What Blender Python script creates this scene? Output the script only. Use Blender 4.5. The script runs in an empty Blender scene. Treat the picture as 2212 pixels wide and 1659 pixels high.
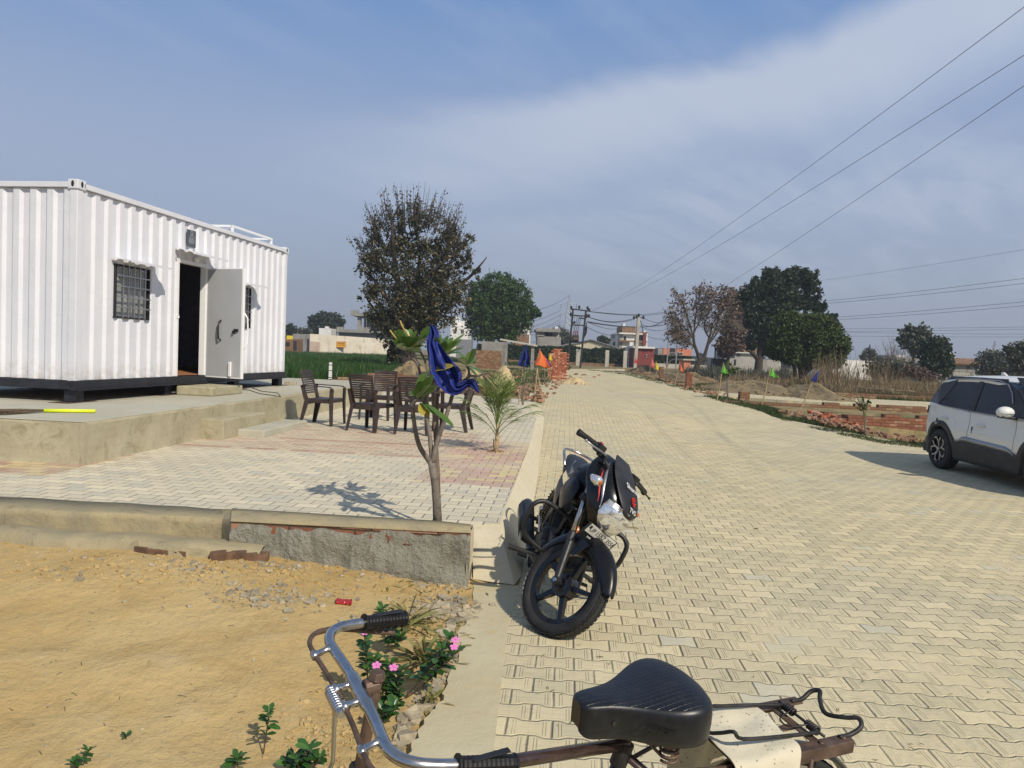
import bpy, math, random
import numpy as np
from mathutils import Vector as Vec, Matrix, noise as mnoise
R = math.radians
pi = math.pi
random.seed(7)
rng = np.random.default_rng(7)
col = bpy.context.scene.collection
# ---------------------------------------------------------------- camera model (2212 x 1659 measuring frame)
EYE, FPX, PITCH, ROLL, CX, CY = 1.62, 1600.0, R(2.4), R(2.3), 1106.0, 829.5
_cr, _sr, _cp, _sp = math.cos(ROLL), math.sin(ROLL), math.cos(PITCH), math.sin(PITCH)
c_right0, c_fwd, c_up0 = Vec((1, 0, 0)), Vec((0, _cp, -_sp)), Vec((0, _sp, _cp))
c_right = c_right0*_cr + c_up0*_sr
c_up = c_up0*_cr - c_right0*_sr
EP = Vec((0, 0, EYE))
def ray(px, py):
    return (c_fwd + c_right*((px-CX)/FPX) + c_up*(-(py-CY)/FPX))
def D(px, py, Y):
    r = ray(px, py); return EP + r*(Y/r.y)
def Pz(px, py, z=0.0):
    r = ray(px, py); return EP + r*((z-EYE)/r.z)
def sstep(a, b, x):
    t = min(1, max(0, (x-a)/(b-a))); return t*t*(3-2*t)
def rise(y): return .29*sstep(12, 22, y)
def gz(x, y):
    z = rise(y)
    x0 = 8.1+max(0, 19.5-y)*.27; p = sstep(x0, x0+.5, x)*sstep(16.1-.12*(x-9), 16.9-.12*(x-9), y)*(1-sstep(20.9, 21.3, y))*(1-sstep(22, 24, x))
    return z - .72*p
def G(px, py):
    z = .15
    for _ in range(12):
        p = Pz(px, py, z)
        z = .5*z + .5*rise(p.y)
    return Vec((p.x, p.y, z))
# ---------------------------------------------------------------- meshes
def tag(o, label=None, cat=None, group=None, kind=None):
    if label: o['label'] = label
    if cat: o['category'] = cat
    if group: o['group'] = group
    if kind: o['kind'] = kind
    return o
def empty(name, loc=(0, 0, 0), rot=(0, 0, 0), label=None, cat=None, group=None):
    o = bpy.data.objects.new(name, None); col.objects.link(o)
    o.location = loc; o.rotation_euler = rot; o.empty_display_size = .1
    return tag(o, label, cat, group)
def copy_tree(o, parent=None):
    c = o.copy(); col.objects.link(c)
    if parent is not None: c.parent = parent
    for ch in list(o.children): copy_tree(ch, c)
    return c
class MB:
    def __init__(s): s.v = []; s.f = []; s.m = []; s.mi = 0
    def add(s, vs, fs):
        n = len(s.v); s.v.extend([tuple(p) for p in vs]); s.f.extend([tuple(i+n for i in f) for f in fs]); s.m.extend([s.mi]*len(fs)); return s
    def box(s, c, d, rot=None, taper=1.0):
        hx, hy, hz = d[0]/2, d[1]/2, d[2]/2
        vs = [Vec((x*hx*(taper if z > 0 else 1), y*hy*(taper if z > 0 else 1), z*hz)) for z in (-1, 1) for y in (-1, 1) for x in (-1, 1)]
        if rot is not None:
            M = rot if isinstance(rot, Matrix) else Matrix.Rotation(rot, 3, 'Z')
            vs = [M @ v for v in vs]
        vs = [v+Vec(c) for v in vs]
        return s.add(vs, [(0, 2, 3, 1), (4, 5, 7, 6), (0, 1, 5, 4), (2, 6, 7, 3), (0, 4, 6, 2), (1, 3, 7, 5)])
    def bb(s, x0, x1, y0, y1, z0, z1):
        return s.box(((x0+x1)/2, (y0+y1)/2, (z0+z1)/2), (abs(x1-x0), abs(y1-y0), abs(z1-z0)))
    def bar(s, a, b, w, h, up=(0, 0, 1)):
        a, b = Vec(a), Vec(b); d = b-a; L = d.length
        if L < 1e-6: return s
        d.normalize(); u = Vec(up)
        if abs(d.dot(u)) > .98: u = Vec((1, 0, 0))
        sd = d.cross(u).normalized(); u = sd.cross(d).normalized()
        M = Matrix((d, sd, u)).transposed()
        return s.box((a+b)/2, (L, w, h), M)
    def tube(s, pts, r, seg=8, cap=True, flat=1.0):
        pts = [Vec(p) for p in pts]; n = len(pts)
        rs = r if isinstance(r, (list, tuple)) else [r]*n
        t0 = (pts[1]-pts[0]).normalized()
        up = Vec((0, 0, 1)) if abs(t0.z) < .9 else Vec((1, 0, 0))
        nrm = (up - t0*up.dot(t0)).normalized()
        vs = []
        for i, p in enumerate(pts):
            if i == 0: t = pts[1]-pts[0]
            elif i == n-1: t = pts[-1]-pts[-2]
            else: t = (pts[i+1]-pts[i]).normalized()+(pts[i]-pts[i-1]).normalized()
            if t.length < 1e-9: t = t0
            t = t.normalized()
            nrm = nrm - t*nrm.dot(t)
            if nrm.length < 1e-6: nrm = t.orthogonal()
            nrm.normalize(); b = t.cross(nrm)
            for k in range(seg):
                a = 2*pi*k/seg
                vs.append(p + nrm*(math.cos(a)*rs[i]) + b*(math.sin(a)*rs[i]*flat))
        fs = [(i*seg+k, i*seg+(k+1) % seg, (i+1)*seg+(k+1) % seg, (i+1)*seg+k) for i in range(n-1) for k in range(seg)]
        if cap: fs += [tuple(range(seg-1, -1, -1)), tuple((n-1)*seg+k for k in range(seg))]
        return s.add(vs, fs)
    def lathe(s, prof, c=(0, 0, 0), axis='z', seg=32, close=False):
        vs = []
        for r, h in prof:
            for k in range(seg):
                a = 2*pi*k/seg; x, y = r*math.cos(a), r*math.sin(a)
                if axis == 'z': p = (x, y, h)
                elif axis == 'y': p = (x, h, y)
                else: p = (h, x, y)
                vs.append(Vec(p)+Vec(c))
        n = len(prof); m = n if close else n-1
        fs = [(i*seg+k, i*seg+(k+1) % seg, ((i+1) % n)*seg+(k+1) % seg, ((i+1) % n)*seg+k) for i in range(m) for k in range(seg)]
        if not close: fs += [tuple(range(seg-1, -1, -1)), tuple((n-1)*seg+k for k in range(seg))]
        return s.add(vs, fs)
    def prism(s, poly, a, b, axis='z'):
        def mk(u, v, w):
            return {'z': (u, v, w), 'y': (u, w, v), 'x': (w, u, v)}[axis]
        n = len(poly)
        vs = [mk(u, v, a) for u, v in poly]+[mk(u, v, b) for u, v in poly]
        fs = [tuple(range(n-1, -1, -1)), tuple(range(n, 2*n))]+[(i, (i+1) % n, n+(i+1) % n, n+i) for i in range(n)]
        return s.add(vs, fs)
    def grid(s, rows, closed=False, flip=False):
        n, m = len(rows), len(rows[0])
        vs = [p for r in rows for p in r]
        fs = []
        for i in range(n-1):
            for j in range(m if closed else m-1):
                q = (i*m+j, i*m+(j+1) % m, (i+1)*m+(j+1) % m, (i+1)*m+j)
                fs.append(q[::-1] if flip else q)
        return s.add(vs, fs)
    def ball(s, c, r, seg=12, rings=8):
        r = r if isinstance(r, (list, tuple)) else (r, r, r)
        rows = []
        for i in range(rings+1):
            t = -pi/2 + pi*i/rings
            rows.append([Vec((c[0]+r[0]*math.cos(t)*math.cos(2*pi*k/seg), c[1]+r[1]*math.cos(t)*math.sin(2*pi*k/seg), c[2]+r[2]*math.sin(t))) for k in range(seg)])
        return s.grid(rows, closed=True)
    def build(s, name, mat, parent=None, loc=None, smooth=False, bevel=0, sub=0, solid=0, bseg=2, M=None, fix=False):
        vs = s.v
        if M is not None: vs = [tuple(M @ Vec(p)) for p in vs]
        if loc is not None: vs = [(p[0]-loc[0], p[1]-loc[1], p[2]-loc[2]) for p in vs]
        me = bpy.data.meshes.new(name); me.from_pydata(vs, [], s.f)
        mats = mat if isinstance(mat, (list, tuple)) else [mat]
        for q in mats: me.materials.append(q)
        if len(mats) > 1: me.polygons.foreach_set('material_index', s.m)
        if smooth: me.polygons.foreach_set('use_smooth', [True]*len(me.polygons))
        me.update()
        if fix:
            import bmesh
            b = bmesh.new(); b.from_mesh(me); bmesh.ops.recalc_face_normals(b, faces=b.faces); b.to_mesh(me); b.free()
        o = bpy.data.objects.new(name, me); col.objects.link(o)
        if parent is not None: o.parent = parent
        if loc is not None: o.location = loc
        if solid: q = o.modifiers.new('s', 'SOLIDIFY'); q.thickness = solid; q.offset = 0
        if bevel: q = o.modifiers.new('b', 'BEVEL'); q.width = bevel; q.segments = bseg; q.limit_method = 'ANGLE'; q.angle_limit = R(35)
        if sub: q = o.modifiers.new('u', 'SUBSURF'); q.levels = sub; q.render_levels = sub
        return o
def fastmesh(name, V, F, mats, parent=None, loc=(0, 0, 0), mi=None, smooth=False):
    """V (n,3) array, F (m,k) int array with the same k per face"""
    me = bpy.data.meshes.new(name); k = F.shape[1]
    V = np.asarray(V, dtype=np.float32) - np.asarray(loc, dtype=np.float32)
    me.vertices.add(len(V)); me.vertices.foreach_set('co', V.ravel())
    me.loops.add(F.size); me.loops.foreach_set('vertex_index', F.astype(np.int32).ravel())
    me.polygons.add(len(F)); me.polygons.foreach_set('loop_start', np.arange(0, F.size, k, dtype=np.int32))
    for q in (mats if isinstance(mats, (list, tuple)) else [mats]): me.materials.append(q)
    if mi is not None: me.polygons.foreach_set('material_index', mi.astype(np.int32))
    if smooth: me.polygons.foreach_set('use_smooth', np.ones(len(F), dtype=bool))
    me.update(calc_edges=True); me.validate()
    o = bpy.data.objects.new(name, me); col.objects.link(o); o.location = loc
    if parent is not None: o.parent = parent
    return o
def smoothpath(ps, n=4):
    out = []
    for i in range(len(ps)-1):
        a, b = ps[max(0, i-1)], ps[i]; c, d = ps[i+1], ps[min(len(ps)-1, i+2)]
        for k in range(n):
            t = k/n; out.append(.5*((2*b)+(c-a)*t+(2*a-5*b+4*c-d)*t*t+(3*b-a-3*c+d)*t**3))
    out.append(ps[-1]); return out
def text_part(name, s, size, mat, parent, M, extrude=.0008):
    cu = bpy.data.curves.new(name, 'FONT'); cu.body = s; cu.size = size; cu.extrude = extrude; cu.align_x = 'CENTER'; cu.align_y = 'CENTER'
    cu.materials.append(mat)
    t = bpy.data.objects.new(name, cu); col.objects.link(t); bpy.context.view_layer.update()
    me = bpy.data.meshes.new_from_object(t.evaluated_get(bpy.context.evaluated_depsgraph_get())); bpy.data.objects.remove(t)
    me.name = name
    if not me.materials: me.materials.append(mat)
    o = bpy.data.objects.new(name, me); col.objects.link(o); o.parent = parent; o.matrix_local = M
    return o
def frame_M(origin, xdir, ydir):
    x = Vec(xdir).normalized(); y = Vec(ydir); y = (y - x*y.dot(x)).normalized(); z = x.cross(y)
    M = Matrix((x, y, z)).transposed().to_4x4(); M.translation = Vec(origin); return M
# ---------------------------------------------------------------- materials
class S:
    """shader value with arithmetic"""
    def __init__(s, m, k): s.m = m; s.k = k
    def _op(s, op, *a):
        n = s.m.nt.nodes.new('ShaderNodeMath'); n.operation = op
        for i, x in enumerate((s,)+a):
            if isinstance(x, S): s.m.nt.links.new(x.k, n.inputs[i])
            else: n.inputs[i].default_value = x
        return S(s.m, n.outputs[0])
    def __add__(s, o): return s._op('ADD', o)
    def __radd__(s, o): return s._op('ADD', o)
    def __sub__(s, o): return s._op('SUBTRACT', o)
    def __rsub__(s, o): return s*-1+o
    def __mul__(s, o): return s._op('MULTIPLY', o)
    def __rmul__(s, o): return s._op('MULTIPLY', o)
    def __truediv__(s, o): return s._op('DIVIDE', o)
    def floor(s): return s._op('FLOOR')
    def fract(s): return s._op('FRACT')
    def round(s): return s._op('ROUND')
    def abs(s): return s._op('ABSOLUTE')
    def cos(s): return s._op('COSINE')
    def sin(s): return s._op('SINE')
    def min(s, o): return s._op('MINIMUM', o)
    def max(s, o): return s._op('MAXIMUM', o)
    def gt(s, o): return s._op('GREATER_THAN', o)
    def lt(s, o): return s._op('LESS_THAN', o)
    def ss(s, a, b):
        n = s.m.nt.nodes.new('ShaderNodeMapRange'); n.interpolation_type = 'SMOOTHSTEP'
        s.m.nt.links.new(s.k, n.inputs['Value']); n.inputs['From Min'].default_value = a; n.inputs['From Max'].default_value = b
        return S(s.m, n.outputs[0])
class Mat:
    def __init__(s, name, nt=None):
        if nt is None:
            s.mat = bpy.data.materials.new(name); s.mat.use_nodes = True; s.nt = s.mat.node_tree; s.nt.nodes.clear()
        else: s.nt = nt
        s._tc = None
    def node(s, t, **kw):
        n = s.nt.nodes.new(t)
        for k, v in kw.items(): setattr(n, k, v)
        return n
    def tc(s, which='Object'):
        if s._tc is None: s._tc = s.node('ShaderNodeTexCoord')
        return s._tc.outputs[which]
    def xyz(s, which='Object'):
        n = s.node('ShaderNodeSeparateXYZ'); s.nt.links.new(s.tc(which), n.inputs[0]); return [S(s, o) for o in n.outputs]
    def comb(s, x, y, z=0.0):
        n = s.node('ShaderNodeCombineXYZ')
        for i, v in enumerate((x, y, z)):
            if isinstance(v, S): s.nt.links.new(v.k, n.inputs[i])
            else: n.inputs[i].default_value = v
        return n.outputs[0]
    def noise(s, scale, detail=4, rough=.55, vec=None, dist=0.0, stretch=None):
        n = s.node('ShaderNodeTexNoise'); n.inputs['Scale'].default_value = scale; n.inputs['Detail'].default_value = detail
        n.inputs['Roughness'].default_value = rough; n.inputs['Distortion'].default_value = dist
        v = vec if vec is not None else s.tc()
        if stretch:
            mp = s.node('ShaderNodeMapping'); mp.inputs['Scale'].default_value = stretch; s.nt.links.new(v, mp.inputs[0]); v = mp.outputs[0]
        s.nt.links.new(v, n.inputs['Vector']); return S(s, n.outputs['Fac'])
    def voro(s, scale, feature='F1', vec=None, out='Distance'):
        n = s.node('ShaderNodeTexVoronoi'); n.feature = feature; n.inputs['Scale'].default_value = scale
        s.nt.links.new(vec if vec is not None else s.tc(), n.inputs['Vector']); return S(s, n.outputs[out])
    def white(s, vec):
        n = s.node('ShaderNodeTexWhiteNoise'); n.noise_dimensions = '3D'; s.nt.links.new(vec, n.inputs['Vector']); return S(s, n.outputs['Value'])
    def island(s):
        n = s.node('ShaderNodeNewGeometry'); return S(s, n.outputs['Random Per Island'])
    def mix(s, f, a, b, mode='MIX'):
        n = s.node('ShaderNodeMix', data_type='RGBA', blend_type=mode)
        n.clamp_factor = True
        if isinstance(f, S): s.nt.links.new(f.k, n.inputs[0])
        else: n.inputs[0].default_value = f
        for i, c in ((6, a), (7, b)):
            if isinstance(c, S): s.nt.links.new(c.k, n.inputs[i])
            elif isinstance(c, bpy.types.NodeSocket): s.nt.links.new(c, n.inputs[i])
            else: n.inputs[i].default_value = (*c, 1)
        return n.outputs[2]
    def bumpn(s, h, strength=1.0, dist=1.0):
        n = s.node('ShaderNodeBump'); n.inputs['Strength'].default_value = strength; n.inputs['Distance'].default_value = dist
        s.nt.links.new(h.k, n.inputs['Height']); return n.outputs[0]
    def out(s, base, rough=.8, metal=0.0, bump=None, spec=None, coat=None, trans=None, sub=None, emis=None, alpha=None):
        p = s.node('ShaderNodeBsdfPrincipled'); o = s.node('ShaderNodeOutputMaterial'); s.nt.links.new(p.outputs[0], o.inputs[0])
        def put(k, v):
            if v is None: return
            if isinstance(v, S): s.nt.links.new(v.k, p.inputs[k])
            elif isinstance(v, bpy.types.NodeSocket): s.nt.links.new(v, p.inputs[k])
            elif isinstance(v, tuple): p.inputs[k].default_value = (*v, 1)
            else: p.inputs[k].default_value = v
        put('Base Color', base); put('Roughness', rough); put('Metallic', metal); put('Normal', bump)
        put('Specular IOR Level', spec); put('Coat Weight', coat); put('Transmission Weight', trans); put('Alpha', alpha)
        return s.mat
def simple(name, c, rough=.7, metal=0.0, var=.12, scale=6, bump=0.0, bscale=60, spec=None, coat=None, dirt=None):
    m = Mat(name); n = m.noise(scale, 5)
    c2 = tuple(min(1, x*(1+var)) for x in c); c1 = tuple(x*(1-var) for x in c)
    b = m.mix(n.ss(.3, .7), c1, c2)
    if dirt: b = m.mix(m.noise(scale*.4, 6, .7).ss(.5, .75)*dirt[1], b, dirt[0])
    bp = m.bumpn(m.noise(bscale, 4)*bump) if bump else None
    rr = m.noise(scale*2, 3)*.25+(rough-.12)
    return m.out(b, rr, metal, bp, spec, coat)
def brickmat(name, cols, mortar, bw=.235, bh=.085, axis='xz', dirt=.4, bump=.006):
    m = Mat(name); x, y, z = m.xyz()
    nrm = m.node('ShaderNodeNewGeometry'); sp = m.node('ShaderNodeSeparateXYZ'); m.nt.links.new(nrm.outputs['True Normal'], sp.inputs[0])
    ax = S(m, sp.outputs[0]).abs().gt(.7)
    u = x*(1-ax)+y*ax
    row = (z/bh).floor(); uu = u/bw+(row*.5)
    cell = uu.floor(); du = ((uu.fract()-.5).abs()*-1+.5)*bw; dv = (((z/bh).fract()-.5).abs()*-1+.5)*bh
    e = du.min(dv)+(m.noise(40, 3)-.5)*.008
    rnd = m.white(m.comb(cell, row, ax*7)); rnd2 = m.white(m.comb(cell, row, ax*7+3))
    c = m.mix(rnd, cols[0], cols[1]); c = m.mix(rnd2.gt(.7)*.8, c, cols[2])
    c = m.mix(m.noise(9, 6, .7).ss(.45, .75)*dirt, c, (mortar[0]*.8, mortar[1]*.75, mortar[2]*.65))
    j = e.ss(.003, .009)
    c = m.mix(j, mortar, c)
    h = j*bump + rnd*bump*.5 + m.noise(80, 3)*.002
    return m.out(c, .9, 0, m.bumpn(h), spec=.2)
RD = R(4.2)   # heading of the road, yawed right of +Y
def paver(name, ca, cb, cj, colored=False, W=.2, P=.14, A=.009, dust=(.46, .40, .27), dustamt=.45, groove=True, grey=.10):
    m = Mat(name); x, y, z = m.xyz()
    c, s_ = math.cos(RD), math.sin(RD)
    u = x*c - y*s_; v = x*s_ + y*c
    wob = (m.noise(1.3, 2)-.5)*.02
    u = u+wob; v = v+wob
    k0 = (v/P).round(); sg = (k0*pi).cos()
    wave = ((u*(2*pi/W)).cos()*-1.9).min(1.0).max(-1.0)
    b = k0*P + wave*sg*A
    dv = (v-b).abs(); row = k0-1+v._op('GREATER_THAN', b)
    ph = (row*.5).fract()
    uu = u/W+ph; du = (uu-uu.round()).abs()*W; cell = uu.floor()
    jit = (m.noise(35, 3)-.5)*.006
    e = dv.min(du)+jit
    rnd = m.white(m.comb(cell, row, 1.0)); rnd2 = m.white(m.comb(cell, row, 9.0)); rnd3 = m.white(m.comb(cell, row, 5.0))
    j = e.ss(.0015, .0065)
    colr = m.mix(rnd, ca, cb)
    colr = m.mix(rnd2.gt(1-grey)*.75, colr, (.44, .44, .37))
    if colored:
        # pink, red and yellow blocks laid in bands across the yard
        r1, r2 = (.52, .33, .25), (.40, .17, .13)
        n1 = (m.noise(.8, 2)-.5)*.5
        vv = v+n1
        band = vv.ss(8.7, 9.1)*(1-vv.ss(11.7, 12.2))*(1-u.ss(-1.5, -1.2))
        rowr = m.white(m.comb(row, 3.0, 3.0))
        cc = m.mix(rowr.gt(.62)*(rnd3.gt(.3)), (.56, .44, .31), r1); cc = m.mix(rowr.gt(.85)*rnd3.gt(.35), cc, r2)
        colr = m.mix(band*.85, colr, cc)
        patch = u.ss(-1.6, -1.4)*vv.ss(7.25, 7.35)*(1-vv.ss(10.8, 11.2))
        pc = m.mix(rnd3, (.50, .22, .18), (.57, .36, .27)); pc = m.mix(rnd2.gt(.75), pc, (.60, .46, .20))
        colr = m.mix(patch*.8, colr, pc)
        p3 = (1-u.ss(-4.9, -4.8))*(1-vv.ss(8.0, 8.1))*vv.ss(6.5, 6.6)
        colr = m.mix(p3*.8, colr, m.mix(rnd3.gt(.5), (.55, .40, .18), (.42, .22, .15)))
    colr = m.mix(m.noise(.9, 7, .75, dist=1.5).ss(.56, .66)*.30, colr, tuple(q*.55 for q in ca))
    colr = m.mix(m.noise(22, 5, .8).ss(.56, .72)*.3, colr, tuple(q*.62 for q in cb))
    d = m.noise(1.1, 6, .65).ss(.35, .7)
    d2 = m.noise(7, 6, .7).ss(.4, .75)
    colr = m.mix((d*.55+d2*.45)*dustamt*1.5, colr, dust)
    colr = m.mix(m.noise(.45, 4, .6).ss(.45, .7)*.35, colr, tuple(q*.78 for q in ca))
    colr = m.mix(m.noise(120, 3, .7).ss(.55, .8)*.25, colr, tuple(q*.6 for q in ca))
    sandj = m.noise(3.5, 4).ss(.42, .6)
    cjm = m.mix(sandj*.8, cj, tuple(q*.8 for q in dust))
    cjm = m.mix(dv.lt(du)*.85, cjm, tuple(q*.72 for q in dust))
    cov = m.noise(.75, 5, .62, dist=.6).ss(.52, .68)*.75
    j = j.max(cov)
    colr = m.mix(j, cjm, colr)
    colr = m.mix(cov*.6, colr, dust)
    colr = m.mix(m.noise(.22, 3).ss(.4, .65)*.22, colr, (.46, .45, .40))
    h = e.ss(.0, .010)*(1-cov*.8)*(.007) + (rnd*.007 + (uu-uu.round())*(rnd3-.5)*.05 + (v/P-(v/P).round())*(rnd2-.5)*.03)*(1-cov) + m.noise(150, 3)*.0012 + m.noise(14, 4)*.004
    if groove:
        g1 = (1-(du-.027).abs().ss(.001, .004)); g2 = (1-(du-.040).abs().ss(.001, .004)); g3 = (1-(dv-.022).abs().ss(.001, .004))*du.gt(.05)
        fill = 1-(m.noise(4, 4).ss(.5, .65))
        h = h - (g1.max(g2)*dv.gt(.018)*.0022 + g3*.0010)*rnd2.lt(.82)*fill*1.1
        colr = m.mix((g1.max(g2)*dv.gt(.018)*.22*rnd2.lt(.82)), colr, tuple(q*.6 for q in ca))
    return m.out(colr, .88, 0, m.bumpn(h, 1.0), spec=.25)
M = {}
M['road'] = paver('road_pavers', (.65, .56, .35), (.58, .50, .31), (.25, .20, .12), dust=(.64, .55, .335), grey=.03)
M['yard'] = paver('yard_pavers', (.72, .64, .46), (.63, .56, .41), (.20, .17, .12), colored=True, dust=(.64, .56, .40), groove=False, grey=.12, A=.006, dustamt=.35)
def m_sand():
    m = Mat('sandy_soil'); n = m.noise(.9, 6, .6); n2 = m.noise(18, 6, .7); n3 = m.noise(4, 5)
    c = m.mix(n.ss(.3, .7), (.45, .31, .125), (.52, .39, .185))
    c = m.mix(n2.ss(.5, .75)*.35, c, (.33, .235, .115))
    c = m.mix(n3.ss(.55, .8)*.5, c, (.58, .46, .28))
    x, y, z = m.xyz()
    peb = m.voro(38); pm = (1-peb.ss(.12, .22))*m.noise(2.2, 5).ss(.55, .68)
    c = m.mix(pm*.6, c, (.55, .50, .42))
    c = m.mix(m.noise(1.7, 7, .75, dist=1).ss(.5, .62)*.35, c, (.33, .225, .09)); c = m.mix(m.noise(60, 4, .8).ss(.5, .75)*.35, c, (.30, .21, .10))
    h = m.noise(7, 5, .7)*.02+n3*.03+n2*.008+m.noise(120, 3)*.0015+pm*.006+n*.03
    return m.out(c, .95, 0, m.bumpn(h), spec=.15)
M['sand'] = m_sand()
def m_field():
    m = Mat('open_ground'); n = m.noise(.12, 6, .6); n2 = m.noise(1.2, 6, .7); n3 = m.noise(9, 5, .7)
    c = m.mix(n.ss(.35, .65), (.24, .18, .10), (.33, .25, .13))
    c = m.mix(n2.ss(.45, .6)*.75, c, (.10, .12, .045))
    c = m.mix(n3.ss(.5, .7)*.5, c, (.40, .30, .17))
    return m.out(c, .95, 0, m.bumpn(n3*.05+n2*.1), spec=.1)
M['field'] = m_field()
def m_conc(name, a, b, stain=(.2, .17, .11), samt=.4, scale=3, bump=.004, vert=False):
    m = Mat(name); n = m.noise(scale, 7, .65); n2 = m.noise(scale*9, 5, .7)
    c = m.mix(n.ss(.3, .7), a, b); c = m.mix(m.noise(scale*1.7, 7, .75, dist=1.2).ss(.5, .68)*samt, c, stain)
    if vert: c = m.mix(m.noise(scale*2, 6, .7, stretch=(1, 1, .15)).ss(.5, .7)*samt, c, tuple(q*.6 for q in stain))
    c = m.mix(n2.ss(.5, .8)*.25, c, tuple(q*.75 for q in a))
    h = n*bump*3+n2*bump+m.noise(scale*40, 3)*bump*.3
    return m.out(c, .9, 0, m.bumpn(h), spec=.25)
M['plinth'] = m_conc('plinth_plaster', (.36, .32, .21), (.43, .39, .27), (.22, .19, .10), .6, 2.6)
M['plinth_top'] = m_conc('plinth_screed', (.42, .40, .31), (.48, .46, .37), (.36, .32, .22), .35, 1.2, .002)
M['ramp'] = m_conc('ramp_concrete', (.55, .49, .34), (.60, .54, .40), (.45, .38, .22), .35, 2.2, .004)
M['slab'] = m_conc('edge_concrete', (.50, .44, .28), (.55, .49, .33), (.52, .38, .18), .5, 1.6, .004)
M['plaster'] = m_conc('rough_cement', (.30, .285, .225), (.38, .365, .295), (.17, .155, .115), .6, 4, .034)
M['oldplaster'] = m_conc('aged_cement', (.30, .26, .17), (.40, .33, .19), (.19, .16, .09), .65, 3, .006)
M['greyconc'] = m_conc('grey_concrete', (.25, .24, .22), (.32, .31, .28), (.15, .14, .12), .5, .8, .004, True)
M['palewall'] = m_conc('stained_whitewash', (.62, .55, .44), (.72, .66, .54), (.30, .26, .20), .8, .45, .004, True)
M['pinkwall'] = m_conc('pinkish_plaster', (.44, .33, .26), (.50, .40, .32), (.28, .22, .17), .6, .6, .004, True)
M['whitewall'] = m_conc('white_plaster', (.70, .69, .66), (.78, .77, .74), (.45, .42, .37), .5, .5, .002, True)
M['greywall'] = m_conc('dull_plaster', (.34, .33, .30), (.42, .41, .37), (.22, .21, .18), .5, .5, .002, True)
M['postconc'] = m_conc('post_concrete', (.42, .40, .34), (.50, .48, .41), (.28, .25, .19), .5, 2, .003, True)
M['brick'] = brickmat('red_brick', ((.31, .125, .07), (.23, .09, .055), (.40, .23, .14)), (.10, .075, .05), dirt=.6, bump=.012)
M['brickold'] = brickmat('weathered_brick', ((.27, .14, .08), (.20, .11, .065), (.34, .24, .14)), (.11, .08, .05), dirt=.55)
M['brickstack'] = brickmat('stacked_brick', ((.52, .17, .08), (.38, .12, .06), (.66, .34, .20)), (.10, .05, .03), dirt=.15, bw=.16, bh=.09, bump=.02)
M['brickplain'] = simple('loose_brick', (.27, .15, .09), .9, var=.35, scale=9, bump=.003, dirt=((.5, .38, .20), .85))
def m_white():
    m = Mat('white_container_paint'); x, y, z = m.xyz(); c = m.mix(m.noise(1.5, 4).ss(.3, .7), (.66, .665, .71), (.71, .715, .75))
    st = m.noise(7, 5, .65, stretch=(1, 1, .06)); c = m.mix(st.ss(.54, .8)*.35, c, (.48, .47, .48)); c = m.mix(m.noise(30, 4).ss(.55, .8)*.15, c, (.45, .43, .40))
    low = (1-z.ss(.30, .62))*m.noise(9, 5, .7).ss(.35, .65); c = m.mix(low*.5, c, (.40, .34, .26)); sc = m.noise(4, 6, .8).ss(.68, .74); c = m.mix(sc*.5, c, (.30, .28, .26))
    return m.out(c, .5, 0, m.bumpn(m.noise(2.5, 3)*.012+m.noise(40, 3)*.0006), spec=.4)
M['white'] = m_white()
M['gripblack'] = simple('black_grip_rubber', (.007, .007, .008), .45, var=.2, scale=30, spec=.35)
M['brickdusty'] = simple('buried_brick', (.15, .085, .05), .95, var=.35, scale=9, bump=.006, dirt=((.42, .30, .14), .9))
M['white2'] = simple('white_frame_paint', (.80, .80, .80), .4, var=.02)
M['beam'] = simple('black_beam_paint', (.018, .019, .026), .5, var=.3)
M['doorgrey'] = simple('door_inner_sheet', (.42, .43, .45), .5, var=.04, scale=2)
M['black'] = simple('black_plastic', (.015, .015, .017), .45, var=.3, scale=20)
M['rubber'] = simple('black_rubber', (.014, .014, .014), .75, var=.4, scale=14, dirt=((.07, .065, .055), .4))
M['blackpaint'] = simple('gloss_black_paint', (.005, .0055, .007), .22, var=.2, coat=.3, spec=.35, dirt=((.03, .028, .025), .2))
M['satinblack'] = simple('satin_black_paint', (.006, .0065, .009), .3, var=.3, spec=.35, dirt=((.02, .019, .018), .4))
M['seatvinyl'] = simple('seat_vinyl', (.011, .012, .015), .5, var=.3, dirt=((.07, .065, .055), .4))
M['chrome'] = simple('chrome', (.50, .48, .46), .27, 1.0, var=.1, scale=20, dirt=((.25, .2, .15), .35))
M['alu'] = simple('dull_aluminium', (.45, .45, .46), .4, .9, var=.15, scale=30)
M['darkmetal'] = simple('dark_metal', (.035, .033, .032), .5, .5, var=.4, scale=20, dirt=((.13, .09, .06), .4))
M['rustmetal'] = simple('rusty_brown_steel', (.115, .075, .055), .55, .35, var=.35, scale=25, bump=.001, dirt=((.22, .13, .08), .5))
M['tube'] = simple('brown_enamel_tube', (.06, .035, .028), .3, .3, var=.3, scale=30, coat=.5)
M['inwall'] = simple('interior_lining', (.34, .37, .50), .6, var=.1)
M['woodfloor'] = simple('wooden_floor', (.35, .16, .08), .6, var=.2)
M['chair'] = simple('brown_chair_plastic', (.042, .028, .025), .42, var=.15, scale=8, dirt=((.16, .12, .09), .3))
M['glassdark'] = simple('tinted_glass', (.012, .015, .02), .12, var=.1, spec=.35)
M['pane'] = simple('window_glass', (.30, .31, .30), .15, var=.15)
M['carwhite'] = simple('white_car_paint', (.72, .72, .67), .3, var=.01, coat=.5, scale=1, dirt=((.6, .57, .5), .08))
M['cladding'] = simple('car_cladding', (.03, .03, .032), .6, var=.15, dirt=((.12, .11, .09), .4))
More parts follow.
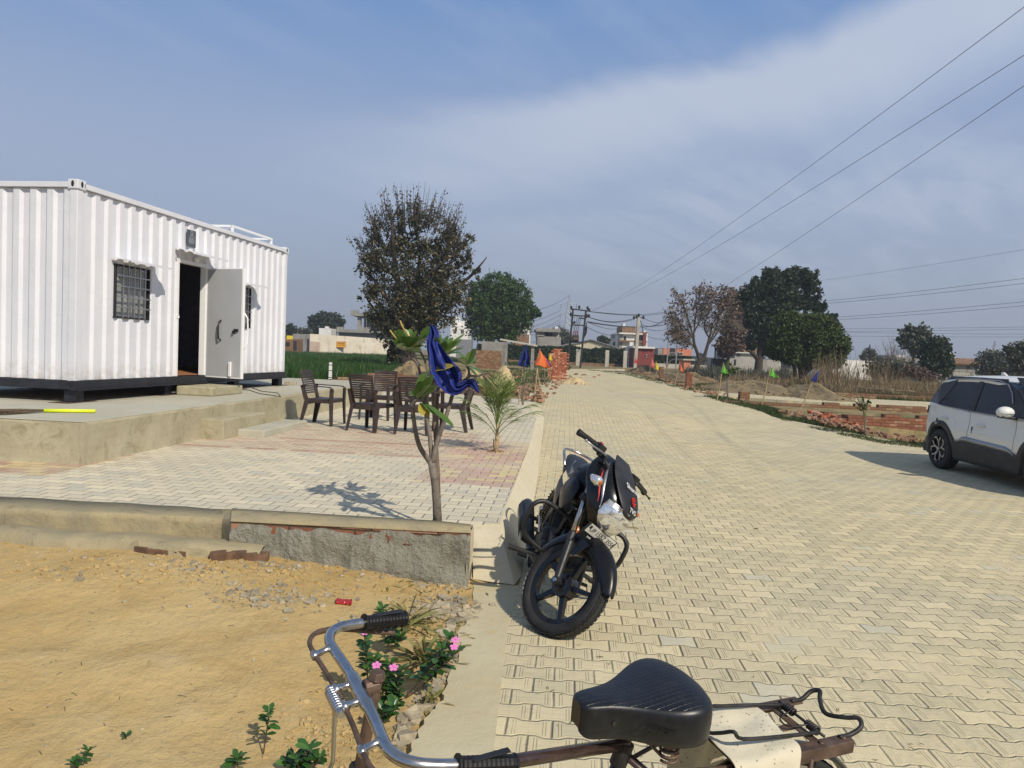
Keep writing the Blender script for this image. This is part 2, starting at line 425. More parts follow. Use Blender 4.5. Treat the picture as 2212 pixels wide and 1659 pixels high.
M['silver'] = simple('silver_trim', (.35, .35, .36), .35, .7, var=.1)
M['red'] = simple('red_plastic', (.55, .02, .015), .35, var=.1)
M['amber'] = simple('amber_lens', (.5, .14, .03), .3, var=.2)
M['clear'] = simple('clear_lens', (.80, .80, .78), .10, .75, var=.12, scale=30, coat=.8)
M['bark'] = simple('brown_bark', (.15, .11, .075), .9, var=.35, scale=14, bump=.01)
M['darkbark'] = simple('dark_bark', (.055, .042, .034), .9, var=.35, scale=4, bump=.02)
M['greybark'] = simple('grey_bark', (.16, .135, .11), .9, var=.3, scale=25, bump=.004, dirt=((.33, .30, .24), .6))
M['bamboo'] = simple('bamboo_stick', (.36, .27, .15), .7, var=.3, scale=15)
M['stake'] = simple('weathered_stake', (.17, .12, .085), .85, var=.3, scale=15)
M['lime'] = simple('yellow_plastic_handle', (.75, .85, .03), .4, var=.05)
M['broom'] = simple('broom_bristle', (.11, .08, .05), .9, var=.4, scale=40)
M['wire'] = simple('wire_black', (.03, .03, .035), .6)
M['steel'] = simple('galvanised_steel', (.27, .28, .30), .5, .5, var=.15)
M['rustred'] = simple('maroon_paint', (.19, .035, .03), .7, var=.12, scale=1)
M['orangewall'] = simple('orange_plaster', (.56, .21, .12), .85, var=.1, scale=.6)
M['cream'] = simple('cream_metal_sheet', (.66, .62, .48), .55, var=.05)
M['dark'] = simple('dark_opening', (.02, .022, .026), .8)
M['signy'] = simple('yellow_sign_paint', (.70, .38, .03), .6, var=.1)
M['signred'] = simple('sign_letter_red', (.30, .06, .03), .7)
M['signgold'] = simple('yellow_board', (.75, .55, .04), .6)
M['platewhite'] = simple('plate_white', (.62, .61, .55), .5, var=.1)
M['platedark'] = simple('nameplate_slate', (.07, .085, .10), .5, var=.15)
M['lettergrey'] = simple('grey_letters', (.30, .32, .35), .6)
M['letterwhite'] = simple('white_letters', (.72, .72, .70), .5)
M['sandpile'] = m_conc('sand_heap', (.52, .40, .22), (.60, .48, .28), (.36, .27, .15), .6, 4, .02)
M['earth'] = m_conc('brown_earth', (.19, .135, .075), (.27, .195, .11), (.12, .085, .05), .6, 1.2, .04)
M['earthpale'] = m_conc('pale_earth', (.22, .165, .09), (.31, .24, .135), (.13, .10, .055), .6, 1.5, .04)
M['stone'] = simple('grey_stone', (.34, .29, .20), .9, var=.3, scale=12, bump=.004)
M['wrapper'] = simple('red_foil', (.50, .05, .06), .25, .5, var=.4, scale=60)
def leafmat(name, cols, rough=.55, spec=.3, dry=None):
    m = Mat(name); r = m.island(); c = m.mix(r.ss(0, .55), cols[0], cols[1]); c = m.mix(r.ss(.5, 1.0), c, cols[2])
    if dry:
        c = m.mix((r*7.13).fract().gt(1-dry[1]), c, dry[0])
    p = m.node('ShaderNodeBsdfPrincipled'); t = m.node('ShaderNodeBsdfTranslucent'); mx = m.node('ShaderNodeMixShader'); o = m.node('ShaderNodeOutputMaterial')
    m.nt.links.new(c, p.inputs['Base Color']); m.nt.links.new(c, t.inputs['Color']); p.inputs['Roughness'].default_value = rough; p.inputs['Specular IOR Level'].default_value = spec
    mx.inputs[0].default_value = .22
    m.nt.links.new(p.outputs[0], mx.inputs[1]); m.nt.links.new(t.outputs[0], mx.inputs[2]); m.nt.links.new(mx.outputs[0], o.inputs[0])
    return m.mat
M['leaf_peepal'] = leafmat('peepal_leaves', ((.040, .050, .028), (.062, .064, .033), (.10, .088, .042)), .45, .4, ((.30, .20, .07), .07))
M['leaf_green'] = leafmat('green_leaves', ((.035, .075, .020), (.05, .10, .028), (.075, .13, .035)))
M['leaf_dark'] = leafmat('dark_leaves', ((.022, .038, .020), (.032, .052, .026), (.05, .07, .035)))
M['leaf_olive'] = leafmat('olive_leaves', ((.035, .06, .015), (.06, .09, .02), (.085, .115, .03)))
M['leaf_brown'] = leafmat('withered_leaves', ((.12, .085, .068), (.16, .115, .09), (.21, .155, .12)))
M['leaf_grey'] = leafmat('dusty_leaves', ((.06, .07, .05), (.08, .09, .065), (.11, .115, .085)))
M['reed'] = leafmat('dry_reeds', ((.17, .13, .08), (.24, .18, .105), (.30, .235, .14)), .8, .1)
M['crop'] = leafmat('crop_blades', ((.020, .060, .012), (.032, .088, .018), (.055, .12, .025)), .5, .3, ((.20, .20, .03), .03))
M['grassdark'] = leafmat('rough_grass', ((.03, .055, .018), (.05, .08, .026), (.09, .11, .04)), .7, .2)
M['hedge'] = leafmat('hedge_leaves', ((.018, .038, .014), (.03, .055, .018), (.045, .075, .026)))
M['frangi'] = leafmat('frangipani_leaf', ((.07, .14, .03), (.10, .18, .04), (.17, .25, .06)), .35, .5)
M['frangiy'] = leafmat('frangipani_leaf_yellow', ((.50, .40, .05), (.42, .34, .06), (.55, .42, .08)), .4, .4)
M['palm'] = leafmat('palm_leaflets', ((.10, .16, .03), (.15, .22, .05), (.24, .30, .08)), .4, .4)
M['vinca'] = leafmat('glossy_green_leaves', ((.028, .085, .018), (.042, .12, .026), (.08, .17, .04)), .3, .5)
M['drylily'] = leafmat('drying_strap_leaves', ((.30, .26, .11), (.18, .19, .06), (.42, .33, .16)), .6, .3)
M['petal'] = simple('pink_petal', (.72, .22, .50), .5, var=.1)
def flagm(n, c):
    m = Mat(n)
    return m.out(m.mix(m.noise(8, 2), tuple(q*.75 for q in c), c), .5, 0, m.bumpn(m.noise(60, 4)*.002), spec=.35)
M['blue'] = flagm('blue_satin', (.020, .034, .21)); M['orange'] = flagm('orange_satin', (.72, .17, .05)); M['green'] = flagm('green_satin', (.13, .42, .05))
M['redf'] = flagm('red_satin', (.62, .05, .05)); M['yellow'] = flagm('yellow_satin', (.70, .55, .03)); M['pinkf'] = flagm('coral_satin', (.66, .16, .12))
def tri_poly(name, pts2, zf, mat, step=.5, kind='structure', skirt=0):
    """polygon in world xy -> sheet following zf"""
    import bmesh
    b = bmesh.new()
    vs = [b.verts.new((p[0], p[1], 0)) for p in pts2]
    b.faces.new(vs)
    xs = [p[0] for p in pts2]; ys = [p[1] for p in pts2]
    def cuts(lo, hi, st, ax):
        q = math.ceil(lo/st)*st
        while q < hi:
            g = b.verts[:]+b.edges[:]+b.faces[:]
            bmesh.ops.bisect_plane(b, geom=g, plane_co=(q, q, 0), plane_no=(1, 0, 0) if ax == 0 else (0, 1, 0)); q += st
    cuts(min(ys), min(max(ys), 24), step, 1)
    cuts(24, max(ys), 6, 1) if max(ys) > 24 else None
    cuts(min(xs), max(xs), max(step, 1.0), 0)
    bmesh.ops.triangulate(b, faces=b.faces[:])
    for v in b.verts: v.co.z = zf(v.co.x, v.co.y)
    if skirt:
        bd = [e for e in b.edges if e.is_boundary]
        r = bmesh.ops.extrude_edge_only(b, edges=bd)
        for v in r['geom']:
            if isinstance(v, bmesh.types.BMVert): v.co.z -= skirt
    bmesh.ops.recalc_face_normals(b, faces=b.faces[:])
    if sum(f.normal.z*f.calc_area() for f in b.faces) < 0: bmesh.ops.reverse_faces(b, faces=b.faces[:])
    me = bpy.data.meshes.new(name); b.to_mesh(me); b.free(); me.materials.append(mat)
    o = bpy.data.objects.new(name, me); col.objects.link(o)
    if kind: o['kind'] = kind
    return o
def gxy(*pp): return [G(*p).xy[:] for p in pp]
# ground sheet to the horizon
def axis(lo, hi, fine0, fine1, st, grow=1.25):
    a = list(np.arange(fine0, fine1+1e-6, st)); q = st; x = fine1
    while x < hi: q *= grow; x += q; a.append(x)
    q = st; x = fine0
    while x > lo: q *= grow; x -= q; a.insert(0, x)
    return a
gx, gy = axis(-3000, 3000, -14, 24, .5), axis(-40, 5000, 4, 30, .4)
def groundz(x, y):
    z = gz(x, y)
    near = 1-sstep(16, 19, y) if x < 6 else 1-sstep(12, 15, y)
    n = mnoise.noise((x*.35, y*.35, 3))*.05 + mnoise.noise((x*1.3, y*1.3, 8))*.025
    out = 0 if x < 7.3+(y*.02) and y < 20 else 1
    return z - .05 - .04*near + n*(.2 if not out else .8)*(1-near) - (.12 if (x < 8.3 and y < 19) else 0)
V = np.array([(x, y, groundz(x, y)) for y in gy for x in gx]); nx = len(gx)
F = np.array([(j*nx+i, j*nx+i+1, (j+1)*nx+i+1, (j+1)*nx+i) for j in range(len(gy)-1) for i in range(nx-1)])
tag(fastmesh('ground', V, F, M['field'], smooth=True), kind='structure')
# road of interlocking blocks: one sheet
redge = [(1350, 803), (1483, 838), (1572, 862), (1668, 900), (1795, 926), (1909, 948), (2004, 966), (2110, 990), (2230, 1015)]
ledge = [(1060, 1655), (1095, 1352), (1121, 1267), (1160, 1046), (1175, 900), (1166, 872), (1142, 857), (1150, 838), (1185, 820), (1216, 800)]
RE = gxy(*redge); LE = gxy(*ledge)
p0 = LE[0]; back = [(p0[0]-.02, .35), (RE[-1][0]+3.5, .35), (RE[-1][0]+3.5, 6), (RE[-1][0]+1.2, RE[-1][1]-1)]
RB = G(1350, 797); RC = G(1228, 797)
roadpoly = LE + [RC.xy[:], RB.xy[:]] + RE + back[::-1]
roadz = lambda x, y: rise(y)
road = tri_poly('road', roadpoly, roadz, M['road'], .6)
# yard pavement, 0.29 m above the road
YZ = .29
def pz(px, py, z=YZ): return Pz(px, py, z).xy[:]
yardpoly = [pz(-500, 1040), pz(1021, 1133.5), pz(1079, 1132), pz(1114, 1040), pz(1148, 949), pz(1158, 905), pz(1140, 872), pz(1120, 862), pz(1000, 852), pz(850, 843), pz(640, 838), pz(-100, 870)]
yard = tri_poly('yard_pavement', yardpoly, lambda x, y: YZ, M['yard'], 2, skirt=.3)
# sloping concrete strip between yard and road
mb = MB()
A = [(1021, 1133.5), (1079, 1132), (1114, 1040), (1148, 949), (1156, 905), (1140, 872), (1120, 862)]
Bp = [(1022, 1252), (1121, 1267), (1160, 1046), (1170, 960), (1176, 905), (1166, 872), (1142, 857)]
rows = []
def lerp2(ps, t):
    t *= len(ps)-1; i = min(int(t), len(ps)-2); f = t-i
    return tuple(ps[i][k]*(1-f)+ps[i+1][k]*f for k in range(len(ps[0])))
AW = [(*pz(*p), YZ-.004) for p in A]; BW = [(*(q := G(*p)).xy[:], rise(q.y)+.006) for p in Bp]
for i in range(41):
    a, b = Vec(lerp2(AW, i/40)), Vec(lerp2(BW, i/40)); r = []
    for k in range(9):
        t = k/8; p = a.lerp(b, t); p.z = a.z+(b.z-a.z)*(t**1.25) + .006*mnoise.noise((p.x*5, p.y*5, 1)); r.append(p)
    rows.append([Vec((r[0].x, r[0].y, -.1))] + r)
mb.grid(rows, flip=True).build('kerb_ramp', M['ramp'], smooth=False, fix=True)['kind'] = 'structure'
# concrete edge slab with a broken left edge
sl_l = [(1020, 1256), (1028, 1300), (1003, 1345), (988, 1372), (1000, 1400), (985, 1430), (968, 1450), (960, 1500), (945, 1530), (915, 1560), (895, 1600), (880, 1655), (840, 1800)]
sl = [Pz(*p, 0).xy[:] for p in sl_l]; fine = []
for a, b in zip(sl[:-1], sl[1:]):
    for k in range(5):
        t = k/5; w = .014
        fine.append((a[0]+(b[0]-a[0])*t+random.uniform(-w, w), a[1]+(b[1]-a[1])*t+random.uniform(-w, w)))
fine.append(sl[-1])
sr = [Pz(*p, 0).xy[:] for p in [(1063, 1655), (1097, 1352), (1123, 1266)]]
slabpoly = fine + [(sl[-1][0], .35), (sr[0][0], .35)] + sr
tri_poly('edge_slab', slabpoly, lambda x, y: .002, M['slab'], 3, skirt=.09)
# sandy soil in front of the yard wall
WY = 5.15
def dirtz(x, y):
    slope = sstep(2.2, 5.1, y)*.13*sstep(.2, -1.6, x) if False else sstep(2.6, 5.1, y)*(.05+.14*sstep(0, 2.2, -x))
    n = mnoise.noise((x*.9, y*.9, 4))*.025+mnoise.noise((x*3, y*3, 9))*.017+mnoise.noise((x*9, y*9, 2))*.0035
    return -.065 + slope + n + .03*sstep(.25, -.6, x)
dx, dy = np.arange(-7.5, .18, .06), np.arange(.2, 5.4, .06)
V = np.array([(x, y, dirtz(x, y)) for y in dy for x in dx]); n_ = len(dx)
F = np.array([(j*n_+i, j*n_+i+1, (j+1)*n_+i+1, (j+1)*n_+i) for j in range(len(dy)-1) for i in range(n_-1)])
# cut away the soil where the slab lies (it would poke through)
tag(fastmesh('sandy_soil', V, F, M['sand'], smooth=True), kind='structure')
# retaining wall along the yard: top slightly above the paving
w = empty('retaining_wall', (0, 0, 0), label='low cement-plastered wall with red bricks showing along its top, edging the yard', cat='wall')
Wf = [Pz(-700, 1063, .30), Pz(0, 1099, .305), Pz(480, 1121, .315), Pz(500, 1122, .36), Pz(943, 1144, .38), Pz(1017, 1147, .38)]
Wb = [Pz(-700, 1040, .30), Pz(0, 1073, .305), Pz(480, 1099, .315), Pz(500, 1100, .36), Pz(943, 1127, .38), Pz(1017, 1135, .38)]
def wallpart(name, i0, i1, n, top0, amp, mat, zb=-.2, push=0.0, crest=False):
    rows = []
    P0 = [Vec(lerp2([tuple(p) for p in Wf], i0/5+(i1-i0)/5*k/n)) for k in range(n+1)]; P1 = [Vec(lerp2([tuple(p) for p in Wb], i0/5+(i1-i0)/5*k/n)) for k in range(n+1)]
    for k in range(n+1):
        f, b = P0[k], P1[k]; r = []
        zt = f.z+top0+(.0 if crest else .012*mnoise.noise((f.x*3, 2, 2)))
        lower = max(.004, .034+.07*mnoise.noise((f.x*2.3, 0, 7))+.04*mnoise.noise((f.x*9, 0, 3))) if crest else 0
        for q in range(13):
            t = q/12; z = zb+(zt-lower-zb)*t
            d = amp*(mnoise.noise((f.x*4, z*5, 1))+.8*mnoise.noise((f.x*10, z*10, 5))+.5*abs(mnoise.noise((f.x*22, z*22, 5))))
            d += amp*1.5*(1-t)
            r.append(Vec((f.x, f.y-push-d*(.3 if q == 12 else 1), z)))
        if crest: r.append(Vec((f.x, f.y+.012, zt-lower)));
        else:
            r.append(Vec((f.x, f.y+.03, zt+.004))); r.append(Vec((b.x, b.y, zt+.002))); r.append(Vec((b.x, b.y, zb)))
        rows.append(r)
    return MB().grid(rows, flip=False).build(name, mat, w, smooth=True, fix=True)
wallpart('old_render', 0, 3.0, 170, 0, .010, M['oldplaster'])
# right half: brick core with exposed top course, cement render in front, cement cap
core = MB(); cap = MB()
n = 60; P0 = [Vec(lerp2([tuple(p) for p in Wf], 3/5+2/5*k/n)) for k in range(n+1)]; P1 = [Vec(lerp2([tuple(p) for p in Wb], 3/5+2/5*k/n)) for k in range(n+1)]
core.grid([[Vec((f.x, f.y, -.2)), Vec((f.x, f.y-.004, f.z-.012)), Vec((b.x, b.y, f.z-.012)), Vec((b.x, b.y, -.2))] for f, b in zip(P0, P1)])
f, b = P0[-1], P1[-1]; core.add([(f.x, f.y, -.2), (f.x, f.y, f.z-.012), (b.x, b.y, f.z-.012), (b.x, b.y, -.2)], [(0, 1, 2, 3)])
core.build('brick_core', M['brick'], w, fix=True)
cap.grid([[Vec((f.x, f.y-.012-.008*mnoise.noise((f.x*9, 1, 1)), f.z-.012)), Vec((f.x, f.y-.008-.01*mnoise.noise((f.x*9, 1, 1)), f.z+.006)), Vec((f.x*.5+b.x*.5, f.y*.5+b.y*.5, f.z+.012+.006*mnoise.noise((f.x*7, 1, 1)))), Vec((b.x, b.y+.01, f.z+.006)), Vec((b.x, b.y+.01, f.z-.2))] for f, b in zip(P0, P1)])
cap.build('cement_cap', M['oldplaster'], w, smooth=True, fix=True)
wallpart('cement_render', 3.0, 5.0, 260, 0, .040, M['plaster'], push=.012, crest=True)
mb = MB(); e0, e1 = P0[-1], P1[-1]
mb.grid([[Vec((e0.x-.02+.035*t+.012*mnoise.noise((z*9, t*9, 2)), e0.y+(e1.y-e0.y)*t-.03*(1-t), z)) for z in np.linspace(-.15, .37, 14)] for t in np.linspace(0, 1, 6)])
mb.build('end_render', M['ramp'], w, fix=True, smooth=True)
# half-buried brick footing in front of the wall
ft = empty('brick_footing', (0, 0, 0), label='row of half-buried bricks in the sand at the foot of the yard wall', cat='footing')
mb = MB(); mb2 = MB()
FT = [(-30, 1160), (60, 1172), (150, 1178), (240, 1180), (330, 1190), (400, 1197), (470, 1199), (560, 1203)]
FW = []
for px, py in FT:
    p = Pz(px, py, .1)
    for _ in range(6): p = Pz(px, py, dirtz(p.x, p.y)+.02)
    p.z = dirtz(p.x, p.y); FW.append(p)
rows = []
for k in range(81):
    p = Vec(lerp2([tuple(q) for q in FW], k/80)); nz = .02*mnoise.noise((p.x*4, 1, 1))
    rows.append([Vec((p.x, p.y-.012, p.z-.1)), Vec((p.x, p.y, p.z+.045+nz)), Vec((p.x, p.y+.08, p.z+.07+nz)), Vec((p.x, p.y+.22, p.z+.06+nz)), Vec((p.x, p.y+.5, p.z+.0))])
mb.grid(rows).build('mortar_bed', M['oldplaster'], ft, smooth=True, fix=True)
L = 0
for k in range(26):
    t = k/26+.01; p = Vec(lerp2([tuple(q) for q in FW], t)); q = Vec(lerp2([tuple(q) for q in FW], min(1, t+.03)))
    if (mnoise.noise((p.x*1.1, 3, 3)) > .12) or k > 20:
        a = math.atan2(q.y-p.y, q.x-p.x)
        mb2.box((p.x+.06, p.y+.03-.025*random.random(), p.z+.004+.016*random.random()), (.100, .09, .06), a+random.uniform(-.06, .06))
mb2.build('bricks', M['brickdusty'], ft, bevel=.003)
# plinth (raised concrete platform) and its steps
PL = .725
c0 = Pz(180, 912, PL); cE = Pz(650, 849, PL)
dL = (cE-c0); dL.z = 0; dL.normalize(); dN = Vec((-dL.y, dL.x, 0))   # dN points left, away from the yard
ln = 11.6
plinth = empty('concrete_platform', (c0.x, c0.y, YZ), (0, 0, math.atan2(dL.y, dL.x)), 'raised cement-plastered platform under the white container office', 'platform')
H = PL-YZ
mb = MB()
rows = []
for i, x in enumerate(np.linspace(0, ln, 90)):
    rows.append([Vec((x, -.018-.014*mnoise.noise((x*2, z*3, 1))-.05*(1-z/H)**3*(.5+.5*mnoise.noise((x*3, 1, 1))), z)) for z in np.linspace(-.15, H-.03, 7)]+[Vec((x, -.012, H-.012)), Vec((x, .004, H)), Vec((x, 6.0, H)), Vec((x, 6.0, -.15))])
mb.mi = 0; mb.grid(rows)
rows = []
for y in np.linspace(0, 6.0, 50):
    rows.append([Vec((-.018-.014*mnoise.noise((y*2, z*3, 7))-.04*(1-z/H)**3, y, z)) for z in np.linspace(-.15, H-.03, 7)]+[Vec((-.012, y, H-.012)), Vec((.02, y, H-.002))])
mb.grid(rows)
mb.add([(ln, 0, -.1), (ln, 6, -.1), (ln, 6, H), (ln, 0, H)], [(0, 1, 2, 3)])
mb.bb(-.035, .02, -.035, .02, -.15, H-.006)
o = mb.build('plastered_block', M['plinth'], plinth, fix=True)
tp = MB(); tp.bb(-.006, ln+.003, -.004, 6.0, H-.004, H+.006); tp.build('screed_top', M['plinth_top'], plinth, bevel=.004)
def plx(px, py, z=PL):
    p = Pz(px, py, z)-c0; return p.x*dL.x+p.y*dL.y, p.x*dN.x+p.y*dN.y
# steps against the front of the platform
sx0 = plx(480, 905, .57)[0]; 
a1 = plx(470, 908, .29+.26)[0]; b1 = plx(600, 893, .29+.26)[0]
st = MB(); st.bb(a1, b1, -.34, .01, -.02, .27); st.build('upper_step', M['plinth'], plinth, bevel=.015)
a2 = plx(530, 925, .29+.09)[0]; b2 = plx(640, 908, .29+.09)[0]
st = MB(); st.bb(a2-.25, b2, -.72, -.33, -.02, .10); st.build('lower_step', M['plinth_top'], plinth, bevel=.015)
# ---------------------------------------------------------------- container office
K0 = Pz(160, 871, PL)                       # foot under the near corner
K1 = Pz(612, 833, PL)
kd = (K1-K0); kd.z = 0; CL = kd.length; kd.normalize()
CW = 2.44; CH = 2.62; FB = .30             # FB: height of the underside above the platform
cont = empty('container_office', (K0.x, K0.y, PL), (0, 0, math.atan2(kd.y, kd.x)), 'white corrugated shipping container office with an open door, standing on the platform', 'container office')
# local frame: x along the long side (away from the camera), y to the left (behind the long front side), z up
def clx(px, py):      # intersect a pixel ray with the long front face; returns local (x, z)
    r = ray(px, py); nrm = Vec((-kd.y, kd.x, 0)); t = (K0-EP).dot(nrm)/r.dot(nrm); p = EP+r*t
    return (p-K0).dot(kd), p.z-PL
def corr(mb, L, fix, z0, z1, pitch=.245, dep=.033, y0=0.0, skip=(), plane='y', sgn=1):
    """trapezoidal corrugation; skip = [(x0,x1,za,zb)] openings"""
    xs = []; n = int(round((L-.2)/pitch)); p = (L-.2)/n; x = .1; prof = [(0.0, 0), (.1, 0)]
    for i in range(n):
        prof += [(x+p*.34, 0), (x+p*.50, dep), (x+p*.84, dep), (x+p*1.0, 0)]; x += p
    prof.append((L, 0))
    def y_at(q):
        for (xa, ya), (xb, yb) in zip(prof[:-1], prof[1:]):
            if xa <= q <= xb: return ya+(yb-ya)*((q-xa)/(xb-xa) if xb > xa else 0)
        return 0
    cuts = sorted(set([a for a, _ in prof]+[s_ for q in skip for s_ in q[:2]]))
    for xa, xb in zip(cuts[:-1], cuts[1:]):
        if xb-xa < 1e-5: continue
        ya, yb = y_at(xa+1e-6), y_at(xb-1e-6)
        spans = [(z0, z1)]
        for q in skip:
            if q[0] <= xa+1e-6 and xb <= q[1]+1e-6:
                spans = [(z0, q[2]), (q[3], z1)]
        for za, zb in spans:
            if zb-za < .01: continue
            if plane == 'y': vs = [(xa, y0+ya*sgn, za), (xb, y0+yb*sgn, za), (xb, y0+yb*sgn, zb), (xa, y0+ya*sgn, zb)]
            else: vs = [(y0+ya*sgn, xa, za), (y0+yb*sgn, xb, za), (y0+yb*sgn, xb, zb), (y0+ya*sgn, xa, zb)]
            mb.add(vs, [(0, 1, 2, 3)])
z0, z1 = FB+.0, FB+CH-.10
w1 = (*[clx(330, 640)[0]-0.0, 0],)
wx0, wx1 = clx(250, 640)[0], clx(322, 640)[0]; wz0, wz1 = clx(286, 688)[1], clx(286, 577)[1]
dx0, dx1 = clx(384, 700)[0], clx(441, 700)[0]; dz1 = clx(400, 569)[1]; dz0 = FB+.02
vx0, vx1 = clx(521, 660)[0], clx(541, 660)[0]; vx0 = vx1-(wx1-wx0)
vz0, vz1 = wz0, wz1
mb = MB(); corr(mb, CL, None, z0, z1, skip=[(wx0, wx1, wz0, wz1), (vx0, vx1, vz0, vz1), (dx0-.06, dx1+.06, -1, dz1+.06)])
mb.build('front_panel', M['white'], cont, solid=.004)
mb = MB(); corr(mb, CW, None, z0, z1, pitch=.25, plane='x'); mb.build('end_panel', M['white'], cont, solid=.004)
mb = MB(); corr(mb, CL, None, z0, z1, y0=CW, sgn=-1); mb.build('rear_panel', M['white'], cont, solid=.004)
mb = MB(); corr(mb, CW, None, z0, z1, pitch=.25, plane='x', y0=CL, sgn=-1); mb.build('end_panel', M['white'], cont, solid=.004)
mb = MB(); mb.bb(.03, CL-.03, .03, CW-.03, FB+CH-.06, FB+CH-.04); mb.build('roof', M['white'], cont)
mb = MB()
for y in (0, CW): mb.bar((.09, y, FB+CH-.06), (CL-.09, y, FB+CH-.06), .06, .07)
for x in (0, CL): mb.bar((x, .09, FB+CH-.06), (x, CW-.09, FB+CH-.06), .06, .07)
mb.build('top_rail', M['white'], cont, bevel=.005)
for x in (0, CL):
    for y in (0, CW):
        sx, sy = (1 if x == 0 else -1), (1 if y == 0 else -1)
        mb = MB(); mb.bb(x-sx*.012, x+sx*.10, y-sy*.012, y+sy*.10, FB-.01, FB+CH-.115); mb.build('corner_post', M['white'], cont, bevel=.008)
        mb = MB(); mb.bb(x-sx*.03, x+sx*.13, y-sy*.03, y+sy*.12, FB+CH-.115, FB+CH+.01); cc = mb.build('corner_casting', M['white'], cont, bevel=.01)
        for (c, ax) in (((x+sx*.05, y-sy*.031, FB+CH-.05), 'y'), ((x-sx*.031, y+sy*.045, FB+CH-.05), 'x')):
            p = [(math.cos(a)*.022, math.sin(a)*.042) for a in np.linspace(0, 2*pi, 13)[:-1]]; mb = MB()
            if ax == 'y': mb.prism([(c[0]+u, c[2]+v) for u, v in p], c[1]-.001, c[1]+.002, 'y')
            else: mb.prism([(c[1]+u, c[2]+v) for u, v in p], c[0]-.001, c[0]+.002, 'x')
            mb.build('casting_hole', M['dark'], cc)
# black base frame and legs
mb = MB()
for y in (.0, CW): 
    mb.bar((-.03, y, FB-.065), (CL+.03, y, FB-.065), .07, .125)
    mb.bar((-.03, y-.02 if y == 0 else y+.02, FB-.128), (CL+.03, y-.02 if y == 0 else y+.02, FB-.128), .13, .012)
for x in np.linspace(.0, CL, 8): mb.bar((x, .04, FB-.065), (x, CW-.04, FB-.065), .06, .115)
mb.build('base_frame', M['beam'], cont, bevel=.004)
lx = [.12, clx(367, 850)[0], clx(514, 825)[0], CL-.10]
for x in lx:
    for y in (.10, CW-.10):
        mb = MB(); mb.bb(x-.085, x+.085, y-.08, y+.08, .012, FB-.135); mb.build('leg', M['beam'], cont, bevel=.006)
        mb = MB(); mb.bb(x-.30, x+.26, y-.16, y+.14, .0, .011); mb.build('foot_plate', M['rustmetal'], cont)
# interior lining and wooden floor
mb = MB(); mb.bb(.07, CL-.07, .11, CW-.08, FB+.002, FB+.012); mb.build('floor_board', M['woodfloor'], cont)
mb = MB()
mb.bb(.07, CL-.07, CW-.10, CW-.08, FB+.02, FB+CH-.1)
mb.bb(.07, .09, .10, CW-.1, FB+.02, FB+CH-.1); mb.bb(CL-.09, CL-.07, .10, CW-.1, FB+.02, FB+CH-.1)
mb.bb(.07, CL-.07, .10, CW-.1, FB+CH-.12, FB+CH-.1)
for a, b in ((.09, wx0), (wx1, dx0-.07), (dx1+.07, vx0), (vx1, CL-.09)): mb.bb(a, b, .07, .085, FB+.02, FB+CH-.13)
for a, b in ((wx0, wx1), (vx0, vx1)): mb.bb(a, b, .07, .085, FB+.02, wz0); mb.bb(a, b, .07, .085, wz1, FB+CH-.13)
mb.bb(dx0-.07, dx1+.07, .07, .085, dz1+.06, FB+CH-.13)
mb.build('interior_lining', M['inwall'], cont)
# windows
def cwindow(x0, x1, za, zb, full=True):
    fr = MB()
    for a, b in (((x0, za), (x1, za)), ((x0, zb), (x1, zb))): fr.bar((a[0]-.02, .015, a[1]), (b[0]+.012, .015, b[1]), .05, .018)
    for x in (x0, x1): fr.bar((x, .015, za), (x, .015, zb), .05, .018)
    f = fr.build('window', M['black'], cont, bevel=.003)
    al = MB()
    for x in (x0+.03, (x0+x1)/2, x1-.03): al.bar((x, .05, za+.02), (x, .05, zb-.02), .03, .025)
    for z in (za+.03, zb-.03): al.bar((x0+.02, .05, z), (x1-.02, .05, z), .03, .025)
    al.build('sash', M['alu'], f)
    p = MB(); p.bb(x0+.02, x1-.02, .048, .054, za+.02, zb-.02); p.build('pane', M['pane'], f)
    g = MB()
    for k in range(1, 6): x = x0+(x1-x0)*k/6; g.bar((x, -.02, za+.0), (x, -.02, zb), .016, .018)
    for k in range(1, 5): z = za+(zb-za)*k/5; g.bar((x0, -.024, z), (x1, -.024, z), .016, .018)
    g.build('grille', M['alu'], f)
    return f
cwindow(wx0, wx1, wz0, wz1); cwindow(vx0, vx1, vz0, vz1)
def canopy(x0, x1, z, out=.30, drop=.04):
    mb = MB(); t = .012
    mb.add([(x0, 0, z+drop), (x1, 0, z+drop), (x1, -out, z), (x0, -out, z), (x0, 0, z+drop+t), (x1, 0, z+drop+t), (x1, -out, z+t), (x0, -out, z+t)],
           [(0, 1, 2, 3), (4, 7, 6, 5), (0, 4, 5, 1), (1, 5, 6, 2), (2, 6, 7, 3), (3, 7, 4, 0)])
    mb.bb(x0, x1, -out-.006, -out, z-.018, z+.016)
    return mb.build('canopy', M['white'], cont, fix=True)
cz = clx(292, 570)[1]
canopy(wx0-.10, wx1+.10, wz1+.04); canopy(vx0-.10, vx1+.10, vz1+.04)
canopy(dx0-.12, dx1+.12, dz1+.14, .34, .08)
# door frame, door leaf
mb = MB()
for x in (dx0-.03, dx1+.03): mb.bb(x-.03, x+.03, -.015, .09, FB-.0, dz1+.06)
mb.bb(dx0-.06, dx1+.06, -.012, .088, dz1+.0, dz1+.06)
df = mb.build('door_frame', M['white2'], cont, bevel=.004)
hinge = Vec((dx1+.045, -.02, 0)); dw = (dx1-dx0)+.04
